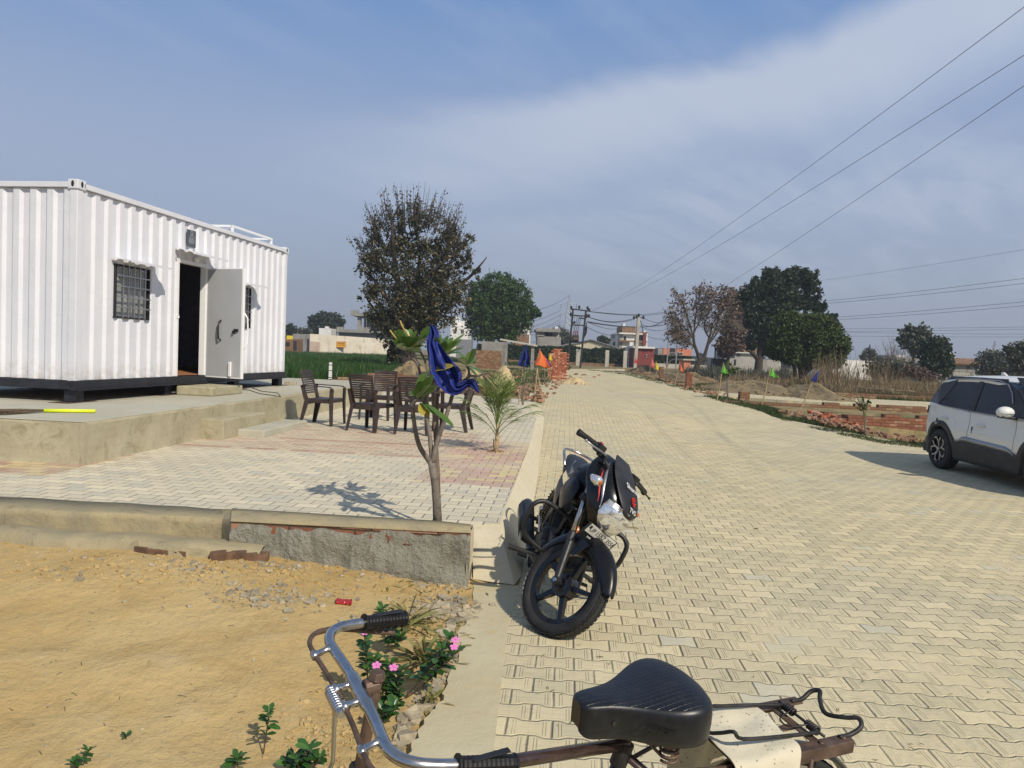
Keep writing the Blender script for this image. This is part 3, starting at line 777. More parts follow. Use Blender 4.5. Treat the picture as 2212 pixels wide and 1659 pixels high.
# free edge of the leaf from the photograph gives the opening angle
r = ray(520, 700)
best = None
for q in range(60, 200):
    a = R(q); tip = K0+kd*(hinge.x-math.cos(a)*dw)+Vec((kd.y, -kd.x, 0))*(math.sin(a)*dw)
    v = tip-EP; px = CX+FPX*v.dot(c_right)/v.dot(c_fwd)
    if best is None or abs(px-520) < best[0]: best = (abs(px-520), a)
oa = best[1]; print('door angle', math.degrees(oa), 'CL', CL)
lf = MB(); Ld = (-math.cos(oa)*dw, -math.sin(oa)*dw); an = math.atan2(Ld[1], Ld[0])
door = MB(); Mx = Matrix.Translation(hinge) @ Matrix.Rotation(an, 4, 'Z')
zt, zbm = dz1-.01, FB-.03
door.bb(0.02, dw-.035, -.02, .02, zbm+.02, zt-.02)
dr = door.build('door', M['doorgrey'], cont, M=Mx)
ed = MB(); ed.bb(dw-.035, dw, -.026, .026, zbm, zt); ed.bb(0, .02, -.024, .024, zbm, zt); ed.bb(.02, dw-.035, -.024, .024, zbm, zbm+.02); ed.bb(.02, dw-.035, -.024, .024, zt-.02, zt)
ed.build('edge_trim', M['white2'], dr, M=Mx, bevel=.003)
sgn = 1
mid = (zbm+zt)/2-.12
for sg, nm in ((-1, 'handle'), (1, 'handle')):
    h = MB(); x = dw*.42
    h.tube([(x, sg*.02, mid+.17), (x, sg*.075, mid+.14), (x, sg*.085, mid), (x, sg*.075, mid-.14), (x, sg*.02, mid-.17)], .014, 8)
    h.build(nm, M['black'], dr, M=Mx, smooth=True)
lk = MB(); lk.bb(dw*.78, dw*.78+.09, -.045, -.02, mid-.02, mid+.03); lk.bb(dw*.76, dw*.80, -.06, -.02, mid-.05, mid+.0); lk.bb(dw*.78, dw*.78+.09, .02, .045, mid-.02, mid+.03); lk.build('latch', M['black'], dr, M=Mx, bevel=.004)
gb = MB(); gb.tube([(dw+.0, .02, mid+.30), (dw+.02, .07, mid+.22), (dw+.02, .085, mid), (dw+.02, .07, mid-.22), (dw+.0, .02, mid-.30)], .014, 8); gb.build('pull_bar', M['white2'], dr, M=Mx, smooth=True)
ds = MB(); ds.bb(dw*.66, dw*.66+.06, -.05, -.02, zbm+.03, zbm+.28); ds.bb(dw*.66, dw*.66+.06, .02, .05, zbm+.03, zbm+.28); ds.build('door_stop', M['white2'], dr, M=Mx, bevel=.01)
hg = MB(); hg.tube([(dx1+.07, -.035, FB+.05), (dx1+.07, -.035, FB+.32)], [.03, .022], 8); hg.build('hinge_post', M['steel'], cont)
rg = MB(); rr = clx(385, 684)[1]
rg.tube([Vec((dx0-.03+.03*math.cos(a), -.02, rr+.03*math.sin(a))) for a in np.linspace(0, 2*pi, 13)], .006, 6, cap=False); rg.build('lock_ring', M['white2'], cont, smooth=True)
# name plate with its writing (fine print cannot be read in the photograph)
nx0, nx1 = clx(402, 517)[0], clx(421, 517)[0]; nz0, nz1 = clx(411, 534)[1], clx(411, 497)[1]
mb = MB(); mb.bb(nx0, nx1, -.02, -.008, nz0, nz1); npl = mb.build('name_plate', M['platedark'], cont, bevel=.004)
mb = MB(); cxn = (nx0+nx1)/2
hgt = nz1-nz0
for k, (wd, z) in enumerate(((.62, .60), (.5, .50), (.66, .43), (.6, .36), (.66, .29), (.45, .22))):
    W_ = (nx1-nx0)*wd; q = -W_/2
    while q < W_/2:
        l = random.uniform(.02, .05); mb.bb(cxn+q, cxn+min(q+l, W_/2), -.0225, -.0205, nz0+hgt*z, nz0+hgt*z+.014); q += l+.012
mb.tube([Vec((cxn+.03*math.cos(a), -.022, nz0+hgt*.82+.04*math.sin(a))) for a in np.linspace(0, 2*pi, 11)], .005, 4, cap=False)
mb.bb(cxn-.012, cxn+.012, -.0225, -.0205, nz0+hgt*.70, nz0+hgt*.78)
mb.build('lettering', M['lettergrey'], npl)
# tubular frame on the far end of the roof
mb = MB(); zt = FB+CH; a, b = CL-1.7, CL-.12
for x in (a, b):
    mb.bar((x, .3, zt+.17), (x, CW-.2, zt+.17), .04, .04)
    for y in (.3, CW-.2): mb.bar((x, y, zt-.04), (x, y, zt+.19), .04, .04)
for y in (.3, CW-.2): mb.bar((a, y, zt+.17), (b, y, zt+.17), .04, .04)
mb.bar((a, .3, zt+.15), (b, CW-.2, zt+.15), .03, .03)
mb.build('roof_rack', M['white2'], cont)
# bulkhead lamp under the door canopy
mb = MB(); mb.ball(((dx0+dx1)/2+.05, -.05, dz1+.10), (.06, .04, .05)); mb.build('wall_lamp', M['white2'], cont, smooth=True)
# step block below the door
ax = clx(378, 855)[0]
mb = MB(); mb.bb(0, .98, -.62, 0, 0, .145); sb = mb.build('step_block', M['plinth'], bevel=.02)
sb.location = K0+kd*(dx0-.10)+Vec((kd.y, -kd.x, 0))*.06; sb.location.z = PL+.006; sb.rotation_euler = (0, 0, math.atan2(kd.y, kd.x))
tag(sb, 'single cement step block on the platform below the container door', 'step')
# broom
def world_obj(mb, name, mat, loc, **k): return mb.build(name, mat, loc=loc, **k)
b0, b1 = Pz(206, 888, PL+.03), Pz(95, 887, PL+.03); bt = Pz(-20, 889, PL+.04)
br = empty('broom', b1, label='grass broom with a bright yellow-green handle lying on the platform edge', cat='broom')
mb = MB(); mb.tube([Vec((0, 0, 0)), b0-b1], [.022, .020], 10); mb.build('handle', M['lime'], br, smooth=True)
mb = MB(); d = bt-b1; sd = Vec((-d.y, d.x, 0)).normalized()
for k in range(220):
    w_ = random.uniform(-1, 1); e = d*random.uniform(.75, 1.1)+sd*w_*.13+Vec((0, 0, random.uniform(-.03, .02)))
    mb.tube([Vec((0, 0, 0))+sd*w_*.014+Vec((0, 0, random.uniform(-.01, .01))), d*.45+sd*w_*.06+Vec((0, 0, random.uniform(-.02, .02))), e], [.005, .004, .002], 3, cap=False)
mb.build('bristles', M['broom'], br)
# cable and brick on the far end of the platform
pts = [Pz(*p, PL+.012) for p in ((516, 841), (540, 843), (560, 850), (607, 857), (600, 849), (565, 845), (545, 838))]
tag(MB().tube(pts, .007, 5).build('cable', M['black'], loc=pts[0], smooth=True), 'black cable lying loose on the platform beside the container', 'cable')
p = Pz(628, 829, PL+.03); tag(MB().box((0, 0, .0), (.24, .12, .075), .1).build('brick', M['stone'], bevel=.006, loc=(0, 0, 0)), 'dusty loose brick on the far edge of the platform', 'brick').location = p
# ---------------------------------------------------------------- motorcycle
MC = Pz(1152, 1360, 0)
MYAW, MLEAN, STEER = R(-88), R(-22), R(37)
mo = empty('motorcycle', (0, 0, 0), (0, 0, 0), 'black commuter motorcycle leaning on its side stand at the edge of the paved road', 'motorcycle')
mo.rotation_mode = 'XYZ'
Hd = Vec((.33, 0, .92)); axd = Vec((math.sin(R(26)), 0, -math.cos(R(26))))
ST = Matrix.Translation(Hd) @ Matrix.Rotation(-STEER, 4, axd) @ Matrix.Translation(-Hd)
FA = Hd+axd*((.92-.30)/axd.z*-1)   # front axle before steering
RMo = Matrix.Rotation(MYAW, 4, 'Z') @ Matrix.Rotation(MLEAN, 4, 'X')
con = ST @ Vec((FA.x, 0, .0)); lw = RMo @ con
zmin = min((RMo @ (ST @ Vec((FA.x+.30*math.cos(a), 0, .30+.30*math.sin(a))))).z for a in np.linspace(0, 2*pi, 73))
mo.matrix_world = Matrix.Translation(Vec((MC.x-lw.x, MC.y-lw.y, -zmin))) @ RMo
def wheel(mb_t, mb_r, cx, cz, r=.30, w=.085, rim=.225):
    n = 14
    prof = [(rim, -w*.36)]+[(rim+(r-rim)*(.5+.5*math.sin(a)) if False else (r-w*.42)+w*.42*math.cos(a), w*.5*math.sin(a)) for a in np.linspace(-pi*.55, pi*.55, n)]+[(rim, w*.36)]
    mb_t.lathe(prof, (cx, 0, cz), 'y', 56, close=True)
    rp = [(rim+.004, -w*.40), (rim+.010, -w*.40), (rim+.010, -w*.32), (rim-.012, -w*.22), (rim-.012, w*.22), (rim+.010, w*.32), (rim+.010, w*.40), (rim+.004, w*.40), (rim-.024, w*.24), (rim-.024, -w*.24)]
    mb_r.lathe(rp, (cx, 0, cz), 'y', 56, close=True)
def spokes(mb, cx, cz, n=5, rim=.215, r0=.04, ph=0.0):
    for k in range(n):
        a = 2*pi*k/n+ph
        for da in (-.0,):
            p0 = Vec((cx+r0*math.cos(a), 0, cz+r0*math.sin(a))); p1 = Vec((cx+rim*math.cos(a), 0, cz+rim*math.sin(a)))
            t = Vec((-math.sin(a), 0, math.cos(a)))
            for (w0, w1, y) in ((.020, .012, .014),):
                vs = [p0-t*w0+Vec((0, -y*1.5, 0)), p0+t*w0+Vec((0, -y*1.5, 0)), p1+t*w1+Vec((0, -y, 0)), p1-t*w1+Vec((0, -y, 0))]
                vs += [v+Vec((0, 2*(y*1.5 if i < 2 else y), 0)) for i, v in enumerate(vs)]
                mb.add(vs, [(0, 1, 2, 3), (4, 7, 6, 5), (0, 4, 5, 1), (1, 5, 6, 2), (2, 6, 7, 3), (3, 7, 4, 0)])
            for s_ in (-1, 1):
                mb.tube([p1-t*.0+Vec((0, 0, 0)), p1+t*s_*.035-(p1-p0).normalized()*-.006], [.012, .006], 6)
# front wheel
fw = empty('front_wheel', parent := None) if False else None
def sub_empty(name, parent):
    o = bpy.data.objects.new(name, None); col.objects.link(o); o.parent = parent; o.empty_display_size = .05; return o
fw = sub_empty('front_wheel', mo); rw = sub_empty('rear_wheel', mo)
a, b = MB(), MB(); wheel(a, b, FA.x, .30); 
t_ = a.build('tyre', M['rubber'], fw, M=ST, smooth=True)
spokes(b, FA.x, .30, 5, ph=.35); b.build('rim', M['blackpaint'], fw, M=ST, bevel=.003)
h = MB(); h.lathe([(.0, -.055), (.035, -.055), (.05, -.045), (.072, -.04), (.072, .04), (.05, .045), (.03, .055), (0, .055)], (FA.x, 0, .30), 'y', 28)
h.build('hub', M['blackpaint'], fw, M=ST, bevel=.002)
tr = MB()
for k in range(60):     # tread grooves as thin raised blocks on the shoulders
    an = 2*pi*k/60
    for s_ in (-1, 1):
        for (ph, y, rr) in ((0, .020, .2985), (.5, .034, .2915)):
            q = an+ph*2*pi/60; c = Vec((FA.x+rr*math.cos(q), s_*y, .30+rr*math.sin(q)))
            tr.box(c, (.004, .014, .022), Matrix.Rotation(-q, 3, 'Y') @ Matrix.Rotation(-s_*.55 if y > .03 else 0, 3, 'Z'))
tr.build('tread', M['black'], t_, M=ST)
h = MB(); h.tube([(FA.x, -.10, .30), (FA.x, .10, .30)], .009, 8); h.lathe([(0, -.118), (.014, -.118), (.016, -.105), (0, -.105)], (FA.x, 0, .30), 'y', 6); h.build('axle_nut', M['chrome'], fw, M=ST)
a, b = MB(), MB(); wheel(a, b, -.63, .30, w=.10); a.build('tyre', M['rubber'], rw, smooth=True); spokes(b, -.63, .30); b.build('rim', M['blackpaint'], rw)
h = MB(); h.lathe([(.0, -.07), (.07, -.07), (.085, -.04), (.085, .04), (.06, .06), (0, .06)], (-.63, 0, .30), 'y', 24); h.build('hub', M['darkmetal'], rw)
# fork
perp = Vec((math.cos(R(26)), 0, math.sin(R(26))))   # forward, perpendicular to the steering axis
for s_ in (-1, 1):
    fk = MB(); fs = MB()
    off = perp*.045
    top = Hd-axd*.06+off*.0+Vec((0, s_*.095, 0)); bot = FA+Vec((0, s_*.095, 0)); mid = top.lerp(bot, .66)
    fk.tube([top, mid], .0165, 14); 
    fs.tube([mid, mid.lerp(bot, .04), mid.lerp(bot, .9), bot], [.026, .024, .022, .019], 14)
    fs.tube([mid-axd*.05, mid-axd*.0], .027, 12)
    fs.tube([top.lerp(bot, .25), top.lerp(bot, .31)], .026, 12)
    fs.lathe([(0, -.018), (.026, -.018), (.026, .018), (0, .018)], bot, 'y', 14)
    fk.build('fork_tube', M['chrome'], mo, M=ST, smooth=True); fs.build('fork_slider', M['black'], mo, M=ST, smooth=False, bevel=.001)
yk = MB(); yk.bar(Hd-axd*.03+Vec((0, -.12, 0)), Hd-axd*.03+Vec((0, .12, 0)), .05, .03); yk.bar(Hd+axd*.16+Vec((0, -.12, 0)), Hd+axd*.16+Vec((0, .12, 0)), .06, .035); yk.build('fork_yoke', M['darkmetal'], mo, M=ST, bevel=.006)
# front mudguard: arc over the wheel with side valances
rows = []
for an in np.linspace(R(24), R(168), 26):
    r_ = .335; e = max(0, (an-R(125))/R(45)); e2 = max(0, (R(50)-an)/R(27)); hw = .062-.020*e-.022*e2
    row = []
    for q in np.linspace(-1, 1, 13):
        dr = -.075*abs(q)**3*(1-.35*e-.6*e2)+.010*(1-abs(q)**2)
        row.append(Vec((FA.x+(r_+dr)*math.cos(an), q*hw, .30+(r_+dr)*math.sin(an))))
    rows.append(row)
MB().grid(rows).build('front_mudguard', M['satinblack'], mo, M=ST, smooth=True, solid=.004, sub=1)
mb = MB()
for s_ in (-1, 1):
    mb.add([(FA.x-.10, s_*.066, .585), (FA.x+.02, s_*.066, .60), (FA.x-.03, s_*.085, .47), (FA.x-.09, s_*.085, .50)], [(0, 1, 2, 3)])
mb.build('mudguard_stay', M['blackpaint'], mo, M=ST, solid=.006)
for s_ in (-1, 1):
    rf = MB(); c = Vec((FA.x-.15, s_*.075, .595)); rf.lathe([(0, 0), (.028, 0), (.030, .006*s_), (.024, .013*s_), (0, .015*s_)], c, 'y', 18); rf.build('reflector', M['amber'], mo, M=ST, smooth=False)
# headlamp cowl
def cowl(secs, a0, a1, n=15, push=0.0, sh=2.2):
    rows = []
    for (z, xf, hw, dp) in secs:
        row = []
        for an in np.linspace(a0, a1, n):
            s_ = math.sin(an); c_ = math.cos(an)
            y = hw*(abs(s_)**(2/sh))*(1 if s_ >= 0 else -1); x = xf-dp*(1-abs(c_)**(2/sh))
            row.append(Vec((x+push*c_, y+push*s_, z)))
        rows.append(row)
    return rows
secs = [(.690, .545, .040, .05), (.72, .575, .085, .10), (.78, .610, .125, .17), (.84, .618, .150, .22), (.90, .595, .165, .26), (.95, .55, .160, .24), (1.00, .485, .140, .19), (1.045, .41, .105, .13), (1.07, .36, .065, .08)]
STC = ST @ Matrix.Translation((.53, 0, .90)) @ Matrix.Scale(1.10, 4) @ Matrix.Translation((-.50, 0, -.90))
MB().grid(cowl(secs, -pi/2, pi/2, 21)).build('headlamp_cowl', M['blackpaint'], mo, M=STC, smooth=True, solid=.006, sub=1)
# raised centre visor, a V-shaped plate running down onto the lamp
vs_ = []
for (z, xf, hw, dp), wd_ in zip([(.845, .634, .150, .16), (.87, .634, .155, .16), (.905, .615, .165, .17), (.95, .570, .165, .17), (1.00, .508, .150, .14), (1.05, .435, .115, .09), (1.10, .360, .075, .05)], (.16, .40, .60, .72, .88, 1.0, 1.1)):
    row = []
    for an in np.linspace(-wd_, wd_, 11):
        s_ = math.sin(an); c_ = math.cos(an); row.append(Vec((xf-dp*(1-abs(c_)**.9)+.006*(1-abs(an/wd_)), hw*(abs(s_)**.9)*(1 if s_ >= 0 else -1), z)))
    vs_.append(row)
vis = MB().grid(vs_).build('visor', M['seatvinyl'], mo, M=STC, smooth=True, solid=.006, sub=1)
# chrome/red flashes on the cowl
for s_ in (-1, 1):
    for mat_, a0_, wd_, z0_, z1_ in ((M['silver'], .98, .05, .80, 1.04), (M['redf'], 1.10, .035, .82, .98)):
        rows = []
        for t in np.linspace(0, 1, 12):
            z = z0_+(z1_-z0_)*t; i = max(0, min(len(secs)-2, next((k for k in range(len(secs)-1) if secs[k+1][0] >= z), 0))); f = (z-secs[i][0])/(secs[i+1][0]-secs[i][0])
            xf, hw, dp = [secs[i][k]*(1-f)+secs[i+1][k]*f for k in (1, 2, 3)]
            row = []
            for e in (-1, 1):
                an = (a0_+.25*(1-t)*0+e*wd_*math.sin(pi*t)); s1 = math.sin(an); c1 = math.cos(an)
                row.append(Vec((xf-dp*(1-abs(c1)**.909)+.010*c1, s_*(hw*(abs(s1)**.909)+.010*s1), z)))
            rows.append(row)
        MB().grid(rows).build('stripe', mat_, mo, M=STC, smooth=True, solid=.003)
# lamp lens and reflector
ls = [(.715, .583, .070, .06), (.75, .604, .105, .10), (.79, .623, .125, .15), (.83, .632, .135, .19), (.87, .628, .135, .20)]
lr = []
for (z, xf, hw, dp), wd_ in zip(ls, (1.0, 1.15, 1.15, 1.05, .95)):
    row = []
    for an in np.linspace(-wd_, wd_, 17):
        s_ = math.sin(an); c_ = math.cos(an); row.append(Vec((xf-dp*(1-abs(c_)**.9), hw*(abs(s_)**.9)*(1 if s_ >= 0 else -1), z)))
    lr.append(row)
hl = MB().grid(lr).build('headlamp', M['clear'], mo, M=STC, smooth=True, solid=.008)
fc = MB()
for i in range(4):
    for j in range(6):
        an = -.8+1.6*(j+.5)/6; z = .735+.14*(i+.5)/4; k = min(3, i); xf = ls[k][1]*.5+ls[k+1][1]*.5; hw = ls[k][2]; dp = ls[k][3]
        c = Vec((xf-dp*(1-math.cos(an)**.9)-.0, hw*math.sin(an), z))
        fc.box(c, (.012, .030, .030), Matrix.Rotation(an+random.uniform(-.3, .3), 3, 'Z') @ Matrix.Rotation(random.uniform(-.4, .4), 3, 'Y'))
fc.build('reflector_facets', M['chrome'], hl, M=STC)
# indicators, plate, handlebar
for s_ in (-1, 1):
    c = Vec((.50, s_*.215, .905)); mb = MB(); mb.tube([Vec((.47, s_*.13, .91)), c], .011, 8); mb.build('indicator_stalk', M['black'], mo, M=ST)
    mb = MB(); mb.tube([c+Vec((-.045, s_*.02, .004)), c+Vec((-.02, s_*.012, 0)), c+Vec((.015, s_*0, 0)), c+Vec((.035, 0, 0))], [.010, .026, .034, .020], 10); mb.build('indicator', M['clear'], mo, M=ST, smooth=True)
    mb = MB(); mb.ball(c+Vec((.034, 0, 0)), (.008, .016, .016)); mb.build('bulb', M['amber'], mo, M=ST, smooth=True)
pl = MB(); pc = Vec((.600, 0, .655)); tilt = R(-14)
PM = frame_M(pc, (0, 1, 0), (math.sin(R(14)), 0, math.cos(R(14))))
pl.box((0, -.012, -.003), (.30, .105, .006)); pb = pl.build('number_plate', M['black'], mo, M=ST @ PM, bevel=.004)
pl = MB(); pl.box((0, .006, .0022), (.27, .062, .004)); pl.build('plate_face', M['platewhite'], pb, M=ST @ PM, bevel=.002)
text_part('registration', 'UP 15BZ 3556', .043, M['black'], pb, ST @ PM @ Matrix.Translation((.012, .006, .0048)))
text_part('dealer_line', 'SHARMA TVS  MEERUT', .016, M['letterwhite'], pb, ST @ PM @ Matrix.Translation((0, -.046, .0008)))
mb = MB(); mb.box((-.122, .016, .0045), (.018, .022, .001)); mb.build('plate_seal', M['black'], pb, M=ST @ PM)
# visor lettering
def visor_frame(u, z):
    i = max(0, min(len(vs_)-2, next((k for k in range(len(vs_)-1) if vs_[k+1][0].z >= z), 0))); f = (z-vs_[i][0].z)/(vs_[i+1][0].z-vs_[i][0].z)
    def pt(i, uu): r_ = vs_[i]; t = (uu+1)/2*10; k = min(9, int(t)); return r_[k].lerp(r_[k+1], t-k)
    P_ = lambda uu, ff: pt(i, uu).lerp(pt(i+1, uu), ff)
    o = P_(u, f); dx = P_(min(1, u+.1), f)-P_(max(-1, u-.1), f); dy = P_(u, min(1, f+.1))-P_(u, max(0, f-.1))
    Mx = frame_M(o, dx, dy); Mx.translation = o+Mx.col[2].xyz*.007; return Mx
text_part('visor_lettering', 'Sharma', .048, M['letterwhite'], vis, STC @ visor_frame(.05, .985))
text_part('visor_maker_lettering', 'TVS', .036, M['letterwhite'], vis, STC @ visor_frame(.0, .89))
em = MB()
for k in range(26):
    a_ = random.uniform(0, 2*pi); q = random.uniform(0, 1)**.5; em.box((.020*q*math.cos(a_), .026*q*math.sin(a_), 0), (.014, .008, .0016), random.uniform(0, 3))
em.build('visor_emblem', M['red'], vis, M=STC @ visor_frame(.05, .935))
hb = MB(); hp = [(.315, -.36, 1.065), (.33, -.24, 1.075), (.352, -.12, 1.055), (.345, -.07, 1.01), (.34, 0, .995), (.345, .07, 1.01), (.352, .12, 1.055), (.33, .24, 1.075), (.315, .36, 1.065)]
hb.tube(hp, .011, 10); hb.build('handlebar', M['chrome'], mo, M=ST, smooth=True)
for s_ in (-1, 1):
    g = MB(); g.tube([(.313, s_*.385, 1.063), (.322, s_*.36, 1.066), (.334, s_*.245, 1.076)], [.019, .0175, .017], 12); g.tube([(.306, s_*.40, 1.061), (.314, s_*.378, 1.064)], .021, 12); gg = g.build('grip', M['rubber'], mo, M=ST, smooth=False, bevel=.001)
    g = MB(); g.box((.34, s_*.205, 1.072), (.055, .06, .06)); g.box((.355, s_*.18, 1.05), (.04, .05, .04)); sw = g.build('switch_box', M['black'], mo, M=ST, bevel=.008)
    g = MB(); g.tube([(.385, s_*.17, 1.060), (.405, s_*.24, 1.058), (.398, s_*.32, 1.050), (.388, s_*.375, 1.048)], [.008, .0065, .006, .005], 8); g.ball((.387, s_*.38, 1.048), .009, 8, 6); g.build('lever', M['alu'] if s_ < 0 else M['black'], mo, M=ST, smooth=True)
    if s_ < 0: g = MB(); g.box((.325, s_*.205, 1.105), (.02, .018, .012)); g.build('kill_switch', M['red'], sw, M=ST)
cb = MB()
for k, (y0, y1) in enumerate(((-.18, -.05), (-.16, -.02), (.18, .05), (.15, .02))):
    cb.tube([(.37, y0, 1.05), (.44, y0*.9, 1.02), (.45, y1*1.6, .93), (.40, y1, .82), (.36, y1, .74)], .005, 6)
cb.build('control_cable', M['black'], mo, M=ST, smooth=True)
ins = MB(); ins.box((.40, 0, 1.045), (.09, .16, .05), Matrix.Rotation(.5, 3, 'Y')); ins.build('instrument_cluster', M['black'], mo, M=ST, bevel=.02)
# body: tank
def ring(x, w, zb, zt, n=14, e=2.4):
    out = []
    for k in range(n):
        a_ = 2*pi*k/n; c_, s_ = math.cos(a_), math.sin(a_)
        y = w*abs(c_)**(2/e)*(1 if c_ >= 0 else -1); z = (zb+zt)/2+(zt-zb)/2*abs(s_)**(2/e)*(1 if s_ >= 0 else -1)
        out.append(Vec((x, y, z)))
    return out
tk = [ring(.34, .045, .80, .90), ring(.31, .10, .735, .945), ring(.24, .155, .68, .995), ring(.14, .168, .67, 1.01), ring(.03, .15, .69, .99), ring(-.07, .11, .715, .93), ring(-.14, .085, .73, .87), ring(-.16, .04, .76, .83)]
MBt = MB().grid(tk, closed=True); MBt.add(tk[0], [tuple(range(14))]); MBt.add(tk[-1], [tuple(range(13, -1, -1))])
tank = MBt.build('fuel_tank', M['satinblack'], mo, smooth=True, sub=1)
mb = MB(); mb.lathe([(0, .0), (.036, 0), (.036, .012), (.0, .014)], (.12, 0, .997), 'z', 20); mb.build('filler_cap', M['chrome'], tank)
for s_ in (-1, 1):
    text_part('tank_lettering', 'TVS', .085, M['lettergrey'], tank, frame_M((.12, s_*.172, .875), (-s_*1, 0, -.12), (0, -s_*.28, 1)))
    sh = MB(); sh.grid([[Vec((.36, s_*.10, .86)), Vec((.38, s_*.13, .78)), Vec((.33, s_*.12, .66))], [Vec((.25, s_*.165, .90)), Vec((.26, s_*.19, .79)), Vec((.24, s_*.16, .64))], [Vec((.06, s_*.165, .80)), Vec((.08, s_*.18, .74)), Vec((.12, s_*.14, .64))]])
    sh.build('tank_shroud', M['satinblack'], mo, smooth=True, solid=.008, sub=2)
    sp = MB(); sp.grid([[Vec((-.06, s_*.13, .76)), Vec((-.05, s_*.15, .66)), Vec((-.08, s_*.12, .55))], [Vec((-.25, s_*.145, .78)), Vec((-.25, s_*.165, .69)), Vec((-.22, s_*.13, .56))], [Vec((-.45, s_*.12, .82)), Vec((-.43, s_*.13, .75)), Vec((-.36, s_*.11, .66))]])
    sp.build('side_panel', M['satinblack'], mo, smooth=True, solid=.008, sub=2)
    sp = MB(); sp.grid([[Vec((-.40, s_*.115, .84)), Vec((-.40, s_*.12, .77))], [Vec((-.65, s_*.105, .88)), Vec((-.65, s_*.11, .81))], [Vec((-.90, s_*.05, .93)), Vec((-.88, s_*.06, .88))]])
    sp.build('tail_panel', M['satinblack'], mo, smooth=True, solid=.02, sub=1)
    st_ = MB(); st_.grid([[Vec((.02, s_*.158, .95)), Vec((.02, s_*.166, .90))], [Vec((.14, s_*.170, .97)), Vec((.14, s_*.172, .955))]]).build('tank_stripe', M['lettergrey'], tank, solid=.002)
# seat
sr_ = [ring(-.10, .085, .80, .86), ring(-.16, .115, .78, .875), ring(-.30, .125, .79, .865), ring(-.45, .125, .81, .875), ring(-.55, .12, .83, .91), ring(-.70, .11, .85, .925), ring(-.82, .085, .87, .93), ring(-.86, .05, .885, .92)]
ms = MB().grid(sr_, closed=True); ms.add(sr_[0], [tuple(range(14))]); ms.add(sr_[-1], [tuple(range(13, -1, -1))])
ms.build('seat', M['seatvinyl'], mo, smooth=True, sub=1)
gr = MB(); gr.tube(smoothpath([Vec(p) for p in ((-.50, .12, .84), (-.55, .145, .90), (-.70, .14, .925), (-.88, .10, .935), (-.93, 0, .94), (-.88, -.10, .935), (-.70, -.14, .925), (-.55, -.145, .90), (-.50, -.12, .84))], 4), .011, 10); gr.build('grab_rail', M['chrome'], mo, smooth=True)
tl = MB(); tl.box((-.90, 0, .86), (.05, .12, .06)); tl.build('tail_lamp', M['red'], mo, bevel=.015)
rf = MB(); rows = []
for an in np.linspace(R(40), R(190), 18):
    rows.append([Vec((-.63+.345*math.cos(an), q*.07, .30+(.345-.03*abs(q)**2)*math.sin(an)+.04)) for q in np.linspace(-1, 1, 7)])
rf.grid(rows).build('rear_mudguard', M['black'], mo, smooth=True, solid=.004)
# frame, engine, exhaust, guards
fr = MB(); fr.tube([(.30, 0, .86), (.24, 0, .62), (.20, 0, .40), (.12, 0, .26), (-.2, 0, .25)], .018, 10); fr.tube([(.28, 0, .88), (0, 0, .72), (-.3, 0, .70), (-.85, 0, .82)], .016, 8)
for s_ in (-1, 1): fr.tube([(-.2, s_*.06, .25), (-.22, s_*.1, .50), (-.3, s_*.1, .70)], .014, 8); fr.tube([(-.22, s_*.08, .36), (-.63, s_*.11, .30)], .018, 8)
fr.build('frame', M['darkmetal'], mo, smooth=True)
en = MB(); en.box((.02, 0, .36), (.34, .22, .20)); en.lathe([(0, -.15), (.08, -.15), (.10, -.13), (.10, .13), (.08, .15), (0, .15)], (-.06, 0, .36), 'y', 20); en.lathe([(0, -.16), (.06, -.16), (.075, -.14), (.075, .14), (.06, .16), (0, .16)], (.12, 0, .33), 'y', 20)
eng = en.build('engine', M['darkmetal'], mo, bevel=.015)
fn = MB()
for k in range(8): fn.box((.10+.016*k, 0, .47+.026*k), (.15, .17, .008), Matrix.Rotation(R(-30), 3, 'Y'))
fn.box((.15, 0, .56), (.10, .11, .22), Matrix.Rotation(R(30), 3, 'Y')); fn.build('cylinder_fins', M['darkmetal'], eng)
ex = MB(); ex.tube([(.20, -.04, .55), (.28, -.07, .48), (.27, -.10, .34), (.12, -.14, .25), (-.2, -.16, .24), (-.35, -.17, .27)], .020, 12); ex.tube([(-.28, -.175, .27), (-.34, -.18, .28), (-.80, -.21, .40), (-.86, -.21, .42)], [.03, .052, .058, .04], 14); exh = ex.build('exhaust', M['black'], mo, smooth=True)
hs = MB(); hs.grid([[Vec((-.36, -.235, .25)), Vec((-.37, -.245, .29)), Vec((-.38, -.23, .335))], [Vec((-.76, -.27, .35)), Vec((-.78, -.278, .395)), Vec((-.79, -.262, .44))]]).build('heat_shield', M['satinblack'], exh, smooth=True, solid=.004)
